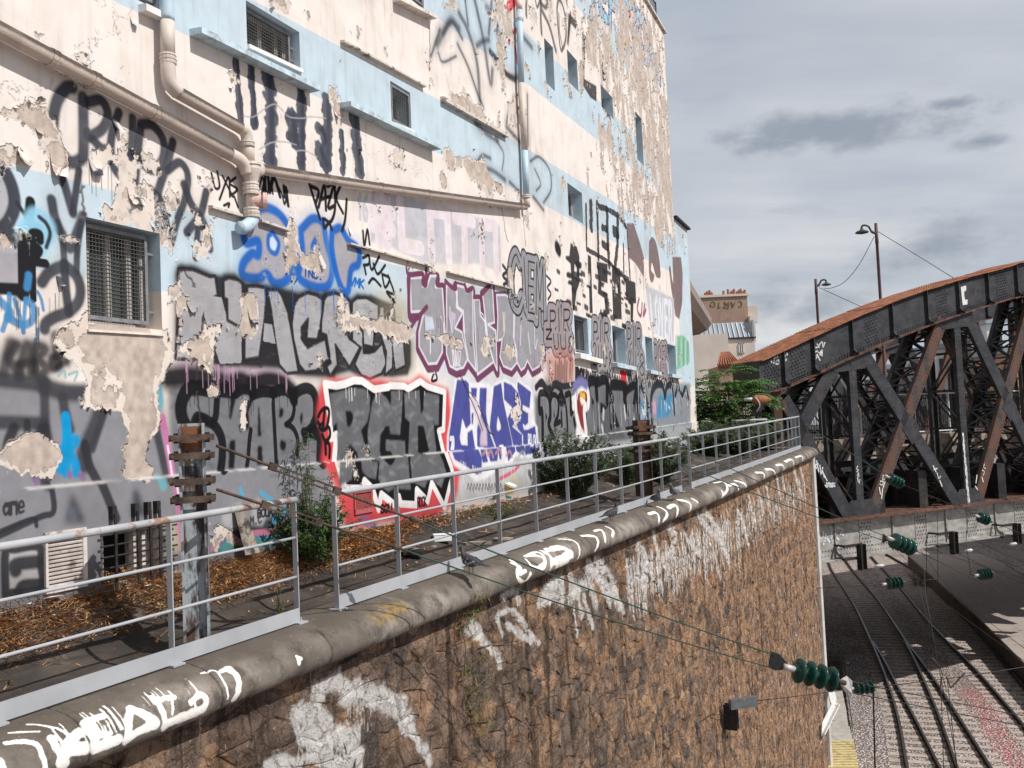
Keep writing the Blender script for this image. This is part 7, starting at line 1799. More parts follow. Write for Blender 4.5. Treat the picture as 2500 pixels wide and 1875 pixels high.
def px_of(P): P = np.array(P); return (1250 + FPX * P.dot(CR) / P.dot(CF), 937.5 - FPX * P.dot(CU) / P.dot(CF))
c0 = rail([px_of(p) for p in off(far, 1.2)], t3); c1 = rail([px_of(p) for p in off(far, 2.64)], t3); sleepers(c0, c1, t3,1.0)
# walkway deck and trough at the wall foot
M_TROUGH = mat_simple('trough_concrete', (.40,.37,.34), .9,0,.15,4,.2,40); M_YEL = mat_simple('pale_yellow_deck', (.56,.46,.22), .7,0,.2,6,.1,40,(.4,.35,.25), 5,(.5,.7)); M_BLG = mat_simple('blue_grey_panel', (.18,.21,.24), .6,0,.15,5,.1,40)
def zq(pts, z): return [at_z(x, y, z) for x, y in r4(pts)]
mb = MB(); mb.prism(zq([(885,790),(985,790),(1055,1130),(890,1130)], ZT + .3), Vector((0,0,-.4))); o = mb.build('cable_trough', M_TROUGH, None); tag(o, 'concrete cable trough along the foot of the brown stone wall', 'cable trough')
yd = thing('yellow_deck', tuple(zq([(980,1250)], ZT + .3)[0]), 'pale yellow corrugated deck plate at the foot of the wall', 'deck')
q = zq([(880,1140),(1060,1135),(1110,1380),(880,1380)], ZT + .3)
for k in range(14):
    a0, a1 = k / 14,(k + .62) / 14
    P = [q[0].lerp(q[3], a0), q[1].lerp(q[2], a0), q[1].lerp(q[2], a1), q[0].lerp(q[3], a1)]; mb = MB(); mb.prism(P, Vector((0,0,.05))); mb.build('rib', M_YEL, yd)
mb = MB(); mb.prism(q, Vector((0,0,-.3))); mb.build('base', M_YEL, yd)
fp = thing('perforated_panel', tuple(zq([(1030,1000)], ZT)[0]), 'blue grey perforated steel panel standing beside the cable trough', 'panel')
q = zq([(985,560),(1062,1120)], ZT - .1); up = Vector((0,0,.55)); d = (q[1] - q[0]); nrm = d.cross(up).normalized()
n = 7
for k in range(n):
    a, b = q[0].lerp(q[1], k / n), q[0].lerp(q[1],(k + .97) / n); mb = MB(); dd = b - a
    V = [a, b, b + up, a + up]; c = (a + b) / 2 + up / 2; ring = [c + (dd.normalized() * math.cos(t * math.pi / 4) * dd.length * .22 + Vector((0,0, math.sin(t * math.pi / 4) * .16))) for t in range(8)]
    F = [(0,1,4 + 7,4 + 6),(0,4 + 6,4 + 5),(1,4 + 0,4 + 7),(1,2,4 + 1,4 + 0),(2,4 + 2,4 + 1),(2,3,4 + 3,4 + 2),(3,4 + 4,4 + 3),(3,0,4 + 5,4 + 4)]
    mb.add(V + ring, F); mb.build('panel', M_BLG, fp)
for k in range(9):
    a = at_z(*r4([(900 + k * 16,880 + k * 28)])[0], ZT + .32); MB()
# white steel angle leaning in front of the wall
wa = thing('steel_angle', tuple(at_y(1990,1800,26.8)), 'chipped white steel angle bracket leaning at the far foot of the stone wall', 'bracket')
a, b, c = at_y(2027,1680,28.2), at_y(2037,1721,28.0), at_y(1950,1895,26.2)
M_WST = mat_simple('chipped_white_steel', (.60,.59,.57), .5,0,.08,4,.1,40,(.05,.045,.04), 14,(.60,.66))
mb = MB(); mb.bar(a, b, .22,.03,(.3,-1,0)); mb.build('upper_arm', M_WST, wa); mb = MB(); mb.bar(b, c, .2,.03,(.5,-1,.3)); mb.bar(b + Vector((.1,0,0)), c + Vector((.1,0,0)), .03,.16,(.5,-1,.3)); mb.build('lower_arm', M_WST, wa)

# ------------------------------------------------------------------ overhead line gear
M_GRN = mat_simple('green_insulator', (.008,.045,.036), .18,0,.1,5,0); M_GWIRE = mat_simple('green_wire', (.025,.06,.045), .5,.2,.15,9,0); M_WIRE = mat_simple('dark_wire', (.03,.027,.025), .5,.4,.15,9,0)
M_PORC = mat_simple('pale_fitting', (.45,.43,.42), .5,.2,.15,9,0); M_RSTEEL = mat_simple('rusty_steel', (.085,.055,.040), .8,.1,.4,9,.3,60,(.03,.025,.022), 12,(.5,.65))
def insulator(a, b, r, n, lab, white=False):
    a, b = Vector(a), Vector(b); d = b - a; L = d.length
    t = thing('insulator', tuple((a + b) / 2), lab, 'insulator')
    sp = L / n
    for i in range(n):
        mb = MB(); z = i * sp
        if white: mb.lathe(a + d / L * z, d, [(0, r * .6),(sp * .2, r),(sp * .8, r),(sp, r * .6)],12)
        else: mb.lathe(a + d / L * z, d, [(0, r * .24),(sp * .22, r * .26),(sp * .26, r * .55),(sp * .36, r * .92),(sp * .46, r),(sp * .54, r * .98),(sp * .56, r * .8),(sp * .52, r * .6),(sp * .6, r * .5),(sp * .62, r * .24),(sp, r * .22)],24)
        mb.build('disc', M_PORC if white else M_GRN, t, smooth=True)
    mb = MB(); mb.tube([a - d / L * r * .9, a], r * .26,8); mb.build('cap', M_PORC, t, smooth=True); mb = MB(); mb.tube([b, b + d / L * r * .8], r * .2,8); mb.build('fitting', M_RSTEEL, t, smooth=True)
    return t
def wire(pts, r, mat, lab, sag=0., name='overhead_wire', grp=None):
    P = [Vector(p) for p in pts]
    if len(P) == 2 and sag:
        P = [P[0].lerp(P[1], k / 10) - Vector((0,0, sag * 4 * (k / 10) * (1 - k / 10))) for k in range(11)]
    o = MB().tube(P, r, 6).build(name, mat, None, smooth=True, origin=tuple((P[0] + P[-1]) / 2)); tag(o, lab, 'wire', grp); return o
ORD = 'first second third fourth fifth sixth seventh eighth ninth tenth eleventh twelfth thirteenth fourteenth fifteenth sixteenth seventeenth eighteenth'.split()
# --- near anchor post
pb = at_z(482,1549,-1.33)
def anchor(base, H, w, lab, rustmat, clamps):
    t = thing('anchor_post', tuple(base), lab, 'post'); tt = Vector((dL[0], dL[1],0)); nn = Vector((nL[0], nL[1],0)); tt, nn = Vector((.96,.28,0)), Vector((.28,-.96,0))
    mb = MB()
    for e in (-1,1): mb.box(base + tt * (e * w * .5) + Vector((0,0, H / 2)), tt * .009, nn * w * .55, Vector((0,0, H / 2 + .03)))
    mb.box(base + nn * w * .18 + Vector((0,0, H / 2)), tt * w * .48, nn * .008, Vector((0,0, H / 2 + .03))); mb.build('steel_section', rustmat, t)
    mb = MB(); mb.box(base + nn * w * .3 + Vector((0,0, H - .075)), tt * w * .52, nn * .012, Vector((0,0,.085))); mb.build('rust_plate', M_RPL, t)
    for z in clamps:
        c = base + Vector((0,0, z)); mb = MB()
        for e in (-1,1): mb.box(c + nn * (e * w * .68), tt * w * .95, nn * .010, Vector((0,0,.022)))
        cl = mb.build('clamp', M_RSTEEL, t)
        for e in (-1,1):
            MB().tube([c + tt * (e * w * .8) - nn * w * .95, c + tt * (e * w * .8) + nn * w * .95],.011,6).build('bolt', M_RSTEEL, cl)
            mb = MB(); mb.box(c + tt * (e * w * .62), tt * .022, nn * w * .45, Vector((0,0,.035))); mb.build('lug', M_IRON, cl)
    return t
M_RPL = mat_simple('orange_rust_plate', (.15,.06,.03), .85,0,.4,8,.3,60)
def mat_postpaint():
    m = NT('post_grey_paint_rust')
    c = m.mix(m.ramp(m.noise(6,6,.7, m.map(m.pos, (1,1,.25))), .46,.56),(.30,.33,.35),(.045,.032,.028))
    c = m.mix(m.ramp(m.noise(3,5), .55,.7,0,.7), c, (.12,.06,.04))
    m.set('Base Color', c); m.set('Roughness', .7); m.bump(m.noise(40,4), .3,.008); return m.m
M_POST = mat_postpaint()
anchor(pb, 1.43,.155, 'rusty steel anchor post with clamps behind the nearest railing', M_POST, (1.36,1.235,1.06,.935))
pb2 = at_z(1574,1206,-1.16)
anchor(pb2,1.17,.20, 'brown rusted anchor post between the bushes behind the middle railing', M_RSTEEL, (1.08,.98,.80,.70))
YI = 10.0
i1a, i1b = at_y(1938,1634, YI), at_y(2043,1662, YI + .12)
insulator(i1a, i1b, .132,4, 'large four disc green insulator in front of the brown stone wall')
yk = at_y(1900,1614, YI)
mb = MB(); y0, y1 = at_y(1889,1598, YI), at_y(1884,1630, YI); mb.prism([y0 + Vector((-.02,0,.03)), y0 + Vector((.06,0,0)), at_y(1936,1634, YI), y1 + Vector((.03,0,-.03)), y1 + Vector((-.03,0,0))], Vector((0,.03,0)))
yo = mb.build('yoke_plate', M_IRON, None, origin=tuple(y0)); tag(yo, 'black yoke plate joining two green wires to the large insulator', 'yoke plate')
ya, yb_ = at_y(2048,1664, YI + .13), at_y(2070,1670, YI + .2)
mb = MB(); mb.prism([ya, yb_ + Vector((.0,0,.08)), yb_ + Vector((.05,0,.03)), yb_ + Vector((.04,0,-.10)), yb_ + Vector((-.03,0,-.09))], Vector((0,.03,0))); o = mb.build('yoke_plate', M_PORC, None, origin=tuple(ya)); tag(o, 'grey yoke plate between the large insulator and the small one', 'yoke plate')
def stay(a, b, lab, fr0, fr1):
    """rod, turnbuckle and wire as one thing"""
    a, b = Vector(a), Vector(b); d = b - a
    t = thing('stay_wire', tuple(a), lab, 'wire')
    MB().tube([a, a + d * fr0],.011,8).build('rod', M_RSTEEL, t, smooth=True)
    u = d.normalized(); sd = u.cross(Vector((0,0,1))).normalized(); up = sd.cross(u)
    p, q = a + d * fr0, a + d * fr1
    mb = MB()
    for e in (-1,1): mb.bar(p + up * e * .018, q + up * e * .018,.02,.012)
    for c in (p, q): mb.bar(c - u * .03, c + u * .03,.03,.055)
    mb.build('turnbuckle', M_RSTEEL, t)
    r = a + d * (fr1 + .11); MB().tube([q, r],.010,8).build('rod', M_RSTEEL, t, smooth=True)
    mb = MB(); mb.tube([r - u * .02, r, r + u * .06],[.02,.026,.012],8); mb.build('clevis', M_RSTEEL, t)
    P = [r.lerp(b, k / 10) - Vector((0,0,.035 * 4 * (k / 10) * (1 - k / 10))) for k in range(11)]
    MB().tube(P, .0068,6).build('wire', M_GWIRE, t, smooth=True)
py = pb.y - .02
stay(at_y(528,1088, py), at_y(1888,1598, YI), 'upper green stay wire from the near anchor post to the large insulator', .07,.155)
stay(at_y(529,1195, py), at_y(1882,1630, YI), 'lower green stay wire from the near anchor post to the large insulator', .06,.13)
i2a, i2b = at_y(2179,1318,18), at_y(2228,1340,18.3)
insulator(i2a, i2b, .155,4, 'green insulator hanging before the pale bridge girder, left of the hanger')
def stay2(a, b, lab): wire([a, b],.008, M_GWIRE, lab, .04, 'stay_wire')
stay2(at_y(1592,1053, pb2.y), at_y(2158,1308,18), 'upper stay wire from the brown anchor post to the bridge side insulator')
stay2(at_y(1592,1105, pb2.y), at_y(2158,1320,18), 'lower stay wire from the brown anchor post to the bridge side insulator')
mb = MB(); mb.prism([at_y(2157,1303,18), at_y(2168,1312,18), at_y(2168,1320,18), at_y(2155,1326,18)], Vector((0,.04,0))); o = mb.build('yoke_plate', M_IRON, None, origin=tuple(i2a)); tag(o, 'small dark yoke plate at the bridge side green insulator', 'yoke plate')
insulator(at_y(2170,1166,25), at_y(2201,1182,25.2), .15,4, 'green insulator before the rusty diagonal of the bridge')
wire([at_y(1960,1034,23.5), at_y(2158,1157,25), at_y(2168,1165,25)],.008, M_GWIRE, 'stay wire passing the railing end to the insulator before the rusty diagonal')
wire([at_y(2206,1184,25.2), at_y(2388,1258,26)],.008, M_WIRE, 'wire between the two insulators across the bridge girder')
insulator(at_y(2390,1262,26), at_y(2413,1271,26.1), .15,3, 'short green insulator before the pale girder near the picture edge')
wire([at_y(2417,1272,26.1), at_y(2560,1330,27)],.008, M_WIRE, 'wire leaving the short insulator before the pale girder')
wire([at_y(2232,1342,18.3), at_y(2560,1500,19)],.008, M_WIRE, 'wire leaving the bridge side insulator over the tracks')
insulator(at_y(2084,1681,17), at_y(2132,1677,17.1), .115,4, 'small green insulator over the ballast just behind the large one')
wire([at_y(2136,1677,17.1), at_y(2560,1618,17.5)],.008, M_WIRE, 'span wire rising right from the small green insulator', .03)
wire([at_y(2068,1661, YI + .2), at_y(2142,1678,11), at_y(2560,1760,13.5)],.006, M_WIRE, 'upper wire running right from the grey yoke plate')
wire([at_y(2070,1690, YI + .2), at_y(2091,1694,11), at_y(2560,1785,13.5)],.006, M_WIRE, 'lower wire running right from the grey yoke plate')
insulator(at_y(2165,1426,24), at_y(2202,1422,24.1), .15,4, 'green insulator over the shaded tracks under the bridge')
wire([at_y(1995,1436,23.6), at_y(2163,1427,24)],.008, M_WIRE, 'span wire from the wall corner to the shaded insulator')
wire([at_y(2206,1421,24.1), at_y(2388,1404,25)],.008, M_WIRE, 'span wire between the two insulators over the shaded tracks')
insulator(at_y(2390,1404,25), at_y(2418,1400,25.1), .15,4, 'right green insulator over the shaded tracks under the bridge')
wire([at_y(2422,1399,25.1), at_y(2560,1380,25.5)],.008, M_WIRE, 'span wire leaving the right shaded insulator')
insulator(at_y(2137,1382,30), at_y(2158,1381,30), .055,1, 'white stub insulator beside the first hanger under the bridge', True)
insulator(at_y(2358,1345,30), at_y(2374,1343,30), .055,1, 'white stub insulator beside the middle hanger under the bridge', True)
insulator(at_y(2466,1329,30), at_y(2482,1327,30), .05,1, 'white stub insulator beside the right hanger under the bridge', True)
for k, (a, b, ya, yb__) in enumerate((((2214,1400),(2560,1655), 26,22),((2265,1400),(2560,1625), 27,22),((2261,1336),(2560,1428), 30,27),((2299,1331),(2560,1450), 30,26),((2331,1323),(2560,1410), 31,27),((2195,1424),(2340,1570), 24,19),((2372,1315),(2560,1395), 31,27),((2190,1345),(2300,1437), 30,25),((2246,1340),(2345,1470), 30,23))):
    wire([at_y(*a, ya), at_y(*b, yb__)],.007, M_WIRE, 'thin contact wire above the tracks, ' + ORD[sorted([2214,2265,2261,2299,2331,2195,2372,2190,2246]).index(a[0])] + ' from the stone wall at the bridge', .05, grp='wires above the tracks')
for k, (a, b, Y) in enumerate((((2260,1212),(2263,1448), 26),((2289,1238),(2290,1436), 26),((2364,1252),(2358,1325), 27),((2358,1325),(2371,1405), 27),((2257,1390),(2264,1650), 20),((2240,1422),(2312,1690), 19),((2257,1440),(2336,1860), 18),((2297,1655),(2304,1890), 17),((2312,1652),(2337,1885), 17))):
    wire([at_y(*a, Y), at_y(*b, Y)],.008 if Y > 20 else .007, M_WIRE, 'vertical dropper wire over the tracks, ' + ORD[[2240,2257,2257,2260,2289,2297,2312,2358,2364].index(a[0]) + (k == 6)] + ' from the stone wall side', 0, 'dropper_wire', 'dropper wires over the tracks')
ar = MB()
for p, q in (((2299,1652),(2295,1687)),((2311,1652),(2321,1680)),((2321,1680),(2354,1644)),((2275,1605),(2295,1628))): ar.tube([at_y(*p, 17), at_y(*q, 17)],.013,6)
o = ar.build('registration_arm', M_RSTEEL, None, origin=tuple(at_y(2310,1660,17)), kind='thing'); tag(o, 'rusty registration arm rods on the span wire over the tracks', 'rod')
o = MB().tube([at_y(2132,1690,17.1), at_y(2137,1900,17.2)],.016,8).build('steel_rod', M_IRON, None, origin=tuple(at_y(2132,1690,17.1))); tag(o, 'thick dark rod hanging below the small green insulator', 'rod')
# wall fixing with weight box and stay
s_, z_ = rw_uv(1765,1730); c = cur(s_, OW + .14); c.z = z_; tt = ctan(s_); nn = Vector((tt.y, -tt.x, 0))
wb = thing('wall_fixing', tuple(c), 'dark steel wall fixing with a scratched grey box on the stone wall', 'wall fixing')
mb = MB(); mb.box(c, tt * .07, nn * .12, Vector((0,0,.02))); mb.box(c + Vector((0,0,-.25)), tt * .07, nn * .12, Vector((0,0,.02)))
for e in (-.06,.05): mb.box(c + tt * e + Vector((0,0,-.13)), tt * .012, nn * .12, Vector((0,0,.22)))
mb.build('bracket', M_IRON, wb)
yb3 = c.y; b0, b1 = at_y(1782,1720, yb3 - .3), at_y(1846,1711, yb3 - .2); mb = MB(); mb.bar(b0, b1,.1,.17); mb.build('box', mat_simple('scratched_grey', (.13,.14,.15), .5,.2,.2,12,.1,60,(.5,.5,.5), 30,(.66,.7)), wb)
wire([b1, at_y(1920,1703, yb3), at_y(2080,1682,17)],.007, M_WIRE, 'stay rod from the wall fixing to the small green insulator')
wire([c + Vector((0,0,-.1)), at_y(1735,1745, yb3 - .9), at_y(1655,1800, yb3 - 2.2)],.006, M_WIRE, 'thin cable sagging left of the wall fixing on the stone wall')
# ------------------------------------------------------------------ plants
def mat_leaf(name, a, b, under, yellow=None):
    m = NT(name)
    c = m.mix(m.ramp(m.noise(7,3), .3,.7), a, b)
    c = m.mix(m.math('MULTIPLY', m.ramp(m.noise(23,2), .5,.75), .5), c, tuple(min(1, x * 1.7) for x in b))
    if yellow: c = m.mix(m.ramp(m.noise(5,3,.6, m.map(m.pos, off=(3,1,8))), .52,.68,0,.8), c, yellow)
    c = m.mix(m.math('MULTIPLY', m.geo.outputs['Backfacing'],1.), c, under)
    m.set('Base Color', c); m.set('Roughness', .55); m.set('Specular IOR Level', .3)
    t = m.N.new('ShaderNodeBsdfTranslucent'); m.L.new(c, t.inputs[0]); mx = m.N.new('ShaderNodeMixShader'); mx.inputs[0].default_value = .22
    m.L.new(m.b.outputs[0], mx.inputs[1]); m.L.new(t.outputs[0], mx.inputs[2]); m.L.new(mx.outputs[0], m.N['Material Output'].inputs[0])
    return m.m
M_BUD = mat_leaf('buddleia_leaf', (.026,.048,.018),(.068,.108,.042),(.24,.27,.20))
M_WEED = mat_leaf('weed_leaf', (.025,.055,.014),(.060,.115,.030),(.10,.15,.06))
M_AIL = mat_leaf('ailanthus_leaf', (.045,.115,.022),(.12,.25,.055),(.09,.16,.05))
M_FERN = mat_leaf('wall_plant_leaf', (.06,.085,.02),(.13,.15,.04),(.14,.15,.06),(.30,.16,.03))
M_STEM = mat_simple('plant_stem', (.10,.085,.045), .8,0,.3,9,0)
M_STRAW = None
def leaf(mb, p, d, L, w, up=Vector((0,0,1)), droop=.25):
    d = d.normalized(); sd = d.cross(up)
    if sd.length < 1e-3: sd = Vector((1,0,0))
    sd.normalize(); n = sd.cross(d)
    a, b = p + d * L * .45 + n * L * .03, p + d * L * .95 - Vector((0,0,1)) * L * droop
    mb.add([p, a + sd * w * .5 + n * w * .15, b, a - sd * w * .5 + n * w * .15, a],[(0,1,4),(1,2,4),(2,3,4),(3,0,4)])
def bush(name, lab, cat, base, H, R, nst, per, LL, LW, mat, seed, lean=(0,0), upr=.5, grp=None, low=.0):
    rs = random.Random(seed); base = Vector(base); t = thing(name, tuple(base), lab, cat, grp); st, lv = MB(), MB()
    for k in range(nst):
        a = rs.uniform(0,6.28); r = R * math.sqrt(rs.random()); h = H * rs.uniform(.45,1.0) * (1 - .35 * (r / R) ** 2)
        b0 = base + Vector((math.cos(a) * r * .25, math.sin(a) * r * .25,0)); tip = base + Vector((math.cos(a) * r + lean[0] * h, math.sin(a) * r + lean[1] * h, h))
        mid = b0.lerp(tip, .5) + Vector((0,0, h * .12)); P = [Vector(q) for q in crs([b0, mid, tip],4)]; st.tube(P, [max(.0025,.007 * (1 - i / len(P))) for i in range(len(P))],4, False)
        for j in range(per):
            f = low + (1 - low) * rs.random() ** .8; i = f * (len(P) - 1); i0 = min(int(i), len(P) - 2); p = P[i0].lerp(P[i0 + 1], i - i0)
            b = rs.uniform(0,6.28); d = Vector((math.cos(b), math.sin(b), rs.uniform(-.2,1.) * upr + .1))
            leaf(lv, p, d, LL * rs.uniform(.55,1.25), LW * rs.uniform(.7,1.2), droop=rs.uniform(.05,.5))
    st.build('stems', M_STEM, t); lv.build('leaves', mat, t, kind='stuff'); return t
def on_ground(x, y, z0=-1.2):
    """walkway point seen at a pixel"""
    k = np.argmin((_GX - x) ** 2 + (_GY - y) ** 2); return at_z(x, y, float(_GG[k, 2])) if abs(_GX[k] - x) + abs(_GY[k] - y) < 9 else Vector(_GG[k])
_GG = np.array([tuple(gndz(s, t)[0]) for s in np.arange(.2, SEND, .1) for t in np.linspace(0,.93,40)])
_GX = 1250 + FPX * _GG.dot(CR) / _GG.dot(CF); _GY = 937.5 - FPX * _GG.dot(CU) / _GG.dot(CF)
g1 = on_ground(765,1375)
bush('tall_weed', 'tall green leafy weed growing by the wall in the gap between the railings', 'plant', g1,.75,.48,46,40,.085,.028, M_WEED, 1, low=.1)
tw = bush('tall_weed', 'tall thin weed stems with drooping leaves before the red graffiti', 'plant', on_ground(760,1368), 1.3,.36,16,34,.13,.019, M_WEED, 2, upr=.2, low=.25)
g2 = on_ground(1392,1208); print('POS', g1, g2, on_ground(1608,1172), on_ground(1735,1112), on_ground(1244,1224)); bush('buddleia_bush', 'dense silvery green bush against the wall left of the brown anchor post', 'bush', g2,1.12,.85,95,75,.125,.036, M_BUD, 3, upr=.9)
g3 = on_ground(1608,1172); bush('buddleia_bush', 'green bush just right of the brown anchor post near the wall end', 'bush', g3,1.05,.85,85,70,.135,.04, M_BUD, 4, upr=.9)
bush('buddleia_bush', 'low sparse bush between the dense bush and the brown anchor post', 'bush', on_ground(1535,1180), .75,.5,36,50,.12,.034, M_BUD, 5, upr=.7)
for k, (x, y, H, R, lab) in enumerate(((1735,1112,.9,.8, 'grey green bush behind the start of the farthest railing'),(1800,1108,1.0,.9, 'grey green bush behind the middle of the farthest railing'),(1862,1098,.95,.7, 'green bush behind the end of the farthest railing'))):
    bush('buddleia_bush', lab, 'bush', on_ground(x, y), H, R, 80,60,.15,.044, M_BUD, 10 + k, upr=.8)
bush('weed_patch', 'low green weed patch on the straw beside the yellow tub', 'plant', on_ground(1205,1268), .22,.5,40,10,.08,.012, M_WEED, 20, upr=1.2)
bush('weed_patch', 'thin grassy weeds at the foot of the wall before the blue graffiti', 'plant', on_ground(1175,1228), .30,.5,34,8,.10,.008, M_WEED, 21, upr=1.5)
bush('dry_weed', 'tiny dry weed in the gap beside the first railing end', 'plant', on_ground(683,1500), .28,.10,5,5,.04,.012, M_FERN, 22)
def ailanthus():
    c = at_y(1778,1040,29.0); t = thing('tree_of_heaven', (c.x, c.y, -.8), 'bright green feathery leaved young tree between the building end and the bridge', 'tree')
    rs = random.Random(9); st, lv, tr = MB(), MB(), MB(); b = Vector((c.x, c.y, -.8))
    for k in range(5):
        a = k * 1.26; top = b + Vector((math.cos(a) * .6, math.sin(a) * .6,1.5 + .3 * (k % 2))); tr.tube([b, b.lerp(top, .5) + Vector((.05,0,.1)), top],[.05,.035,.018],6)
    for k in range(300):
        a = rs.uniform(0,6.28); r = rs.uniform(.05,1.0) ** .7; z = rs.uniform(.25,2.45) * (1 - .30 * r)
        p = b + Vector((math.cos(a) * r * .9, math.sin(a) * r * .7, z)); d = Vector((math.cos(a), math.sin(a), rs.uniform(.2,.9))).normalized(); L = rs.uniform(.55,1.0)
        P = [p + d * L * f - Vector((0,0,1)) * L * .42 * f * f for f in np.linspace(0,1,9)]; st.tube(P, .006,4, False)
        for i in range(1,9):
            tt = (P[i] - P[i - 1]).normalized(); sd = tt.cross(Vector((0,0,1))).normalized()
            for sg in (1,-1): leaf(lv, P[i],(sd * sg + tt * .45 + Vector((0,0,.08))), .24 * (1 - .35 * i / 9) * rs.uniform(.8,1.15), .09, droop=.22)
    tr.build('trunk', M_STEM, t); st.build('stalks', M_WEED, t); lv.build('leaves', M_AIL, t, kind='stuff')
ailanthus()
def wall_plant():
    rs = random.Random(5); s0, _ = rw_uv(1120,1500); c = cur(s0, OW + .05); t = thing('wall_plant', (c.x, c.y, -2.0), 'yellowing leafy plant hanging from a crack in the stone wall', 'plant')
    st, lv = MB(), MB()
    root = None
    for (x, y, n, sz) in ((1108,1455,26,.8),(1125,1500,40,1.),(1150,1490,30,1.),(1112,1530,26,.9),(1120,1640,34,.9),(1165,1600,16,.8),(1180,1645,16,.8),(1140,1685,34,1.),(1165,1700,20,.8),(1140,1725,26,.9),(1160,1775,26,.9),(1140,1740,14,.8)):
        s, z = rw_uv(x, y); o = OW + .06 + (.22 if y < 1480 else 0); p = cur(s, o); p.z = z
        if root is not None: st.tube([Vector(q) for q in crs([root, root.lerp(p, .5) + Vector((.03,-.03,.02)), p],4)],.004,4, False)
        root = p; n_ = Vector((ctan(s).y, -ctan(s).x, 0))
        for k in range(n):
            d = Vector((rs.uniform(-1,1), rs.uniform(-1,1), rs.uniform(-.6,.9))) + n_ * .7; q = p + Vector((rs.gauss(0,.05), rs.gauss(0,.05), rs.gauss(0,.05))); leaf(lv, q, d, rs.uniform(.04,.10) * sz, .014, droop=.4)
    st.build('stems', M_STEM, t); lv.build('leaves', M_FERN, t, kind='stuff')
wall_plant()
bush('weed_patch', 'yellowish weeds growing on the ballast below the bridge girder', 'plant', at_z(2240,1425, ZT - .1), 1.1,.9,26,16,.22,.05, M_FERN, 33)

# ------------------------------------------------------------------ straw and litter
def straw():
    m = NT('dry_straw'); at = m.attr('tone')
    c = m.mix(at['Fac'],(.16,.065,.022),(.62,.35,.15)); m.set('Base Color', c); m.set('Roughness', .7); M = m.m
    rs = random.Random(31); mb = MB(); tone = []
    def dens(s, t, Y):
        n = .5 + .5 * hnoise(s * .9, t * 5) + .4 * math.sin(s * 2.3 + 1) * math.sin(s * .7)
        if Y < 8.3: lim = .50
        elif Y < 10: lim = .52
        else: lim = .66
        d = float(sstep(np.array(t), lim - .06, lim + .14)) * (.55 + .6 * n)
        if Y > 12.5: d *= .6 if n > .4 else .12
        return d
    N = 0
    while N < 15000:
        s = rs.uniform(s_of_Y(3.6), s_of_Y(24)) if rs.random() < .45 else rs.uniform(s_of_Y(4.3), s_of_Y(10.5)); t = rs.uniform(.3,.985) if rs.random() < .93 else rs.uniform(.05,1)
        Y = cur(s).y
        k = dens(s, t, Y)
        if rs.random() > max(k, .012): continue
        P, u = gndz(s, t)
        if u > UEND + .3: continue
        a = rs.gauss(.5,.9); L = rs.uniform(.03,.17) * (1.5 if rs.random() < .12 else 1); w = rs.uniform(.0022,.0055) * (1 if Y < 9 else 1.5); up = rs.uniform(-.05,.22)
        d = Vector((math.sin(a), math.cos(a), up)); sd = Vector((d.y, -d.x, 0)).normalized(); z = Vector((0,0, rs.uniform(.002,.035) * (.3 + k)))
        c0 = P + z; c1 = c0 + d * L; cm = c0.lerp(c1,.5) + Vector((0,0, L * rs.uniform(-.02,.12))) + sd * L * rs.uniform(-.12,.12)
        mb.add([c0 - sd * w, c0 + sd * w, cm - sd * w, cm + sd * w + Vector((0,0, w)), c1 - sd * w * .5, c1 + sd * w * .5],[(0,2,3,1),(2,4,5,3)]); tone += [min(1, max(0, rs.gauss(.5,.28)))] * 2; N += 1
    # a mulch skin under the sticks so no bare soil shows between them
    o = mb.build('straw', M, None, kind='stuff'); at_ = o.data.attributes.new('tone', 'FLOAT', 'FACE'); at_.data.foreach_set('value', tone)
    tag(o, 'orange brown dry straw lying along the foot of the building', 'straw')
straw()
M_SCRAP = mat_simple('paint_scrap', (.68,.63,.58), .8,0,.1,9,.1)
def scrap(x, y, r, k, up=.012):
    rs = random.Random(k); c = on_ground(x, y); c.z += up; mb = MB(); n = 7; P = []
    for i in range(n):
        a = i * 6.283 / n; q = r * rs.uniform(.45,1.15); P.append(c + Vector((math.cos(a) * q * 1.4, math.sin(a) * q, rs.uniform(0,.35) * r)))
    mb.add(P + [c + Vector((0,0, r * .25)), c - Vector((0,0,.004))],[(i, (i + 1) % n, n) for i in range(n)] + [((i + 1) % n, i, n + 1) for i in range(n)]); return mb.build('paint_scrap', M_SCRAP, None, origin=tuple(c))
SX = [124,70,134,205,328,356,184,391,536,628,130,308,60,870,935,1010,1120,1290]
for k, (x, y, r) in enumerate(((124,1466,.075),(70,1478,.03),(134,1486,.025),(205,1459,.026),(328,1421,.03),(356,1434,.035),(184,1440,.018),(391,1482,.022),(536,1417,.015),(628,1367,.022),(130,1506,.018),(308,1482,.015),(60,1487,.03),(870,1305,.02),(935,1290,.03),(1010,1275,.025),(1120,1262,.03),(1290,1225,.03))):
    o = scrap(x, y, r, k); tag(o, 'white paint scrap on the straw, ' + ORD[sorted(SX).index(x)] + ' counting from the left along the wall' if k else 'largest white paint scrap, below the pale louvre vent on the straw', 'paint scrap', 'fallen paint scraps')
for k, (x, y, r) in enumerate(((1000,1341,.07),(1050,1338,.06),(1160,1330,.11),(1145,1352,.1),(1225,1318,.08),(1010,1352,.12))):
    c = on_ground(x, y); mb = MB(); rs = random.Random(k + 50); P = [c + Vector((math.cos(i * 1.05) * r * rs.uniform(.7,1.2) * 1.5, math.sin(i * 1.05) * r * rs.uniform(.6,1.1), .0)) for i in range(6)]; mb.prism(P, Vector((0,0,.015 + .01 * (k % 3)))); o = mb.build('broken_slab', M_KERB if k < 5 else M_IRON, None, origin=tuple(c)); tag(o, 'flat broken piece of concrete lying on the walkway behind the middle railing', 'rubble', 'broken pieces on the walkway')
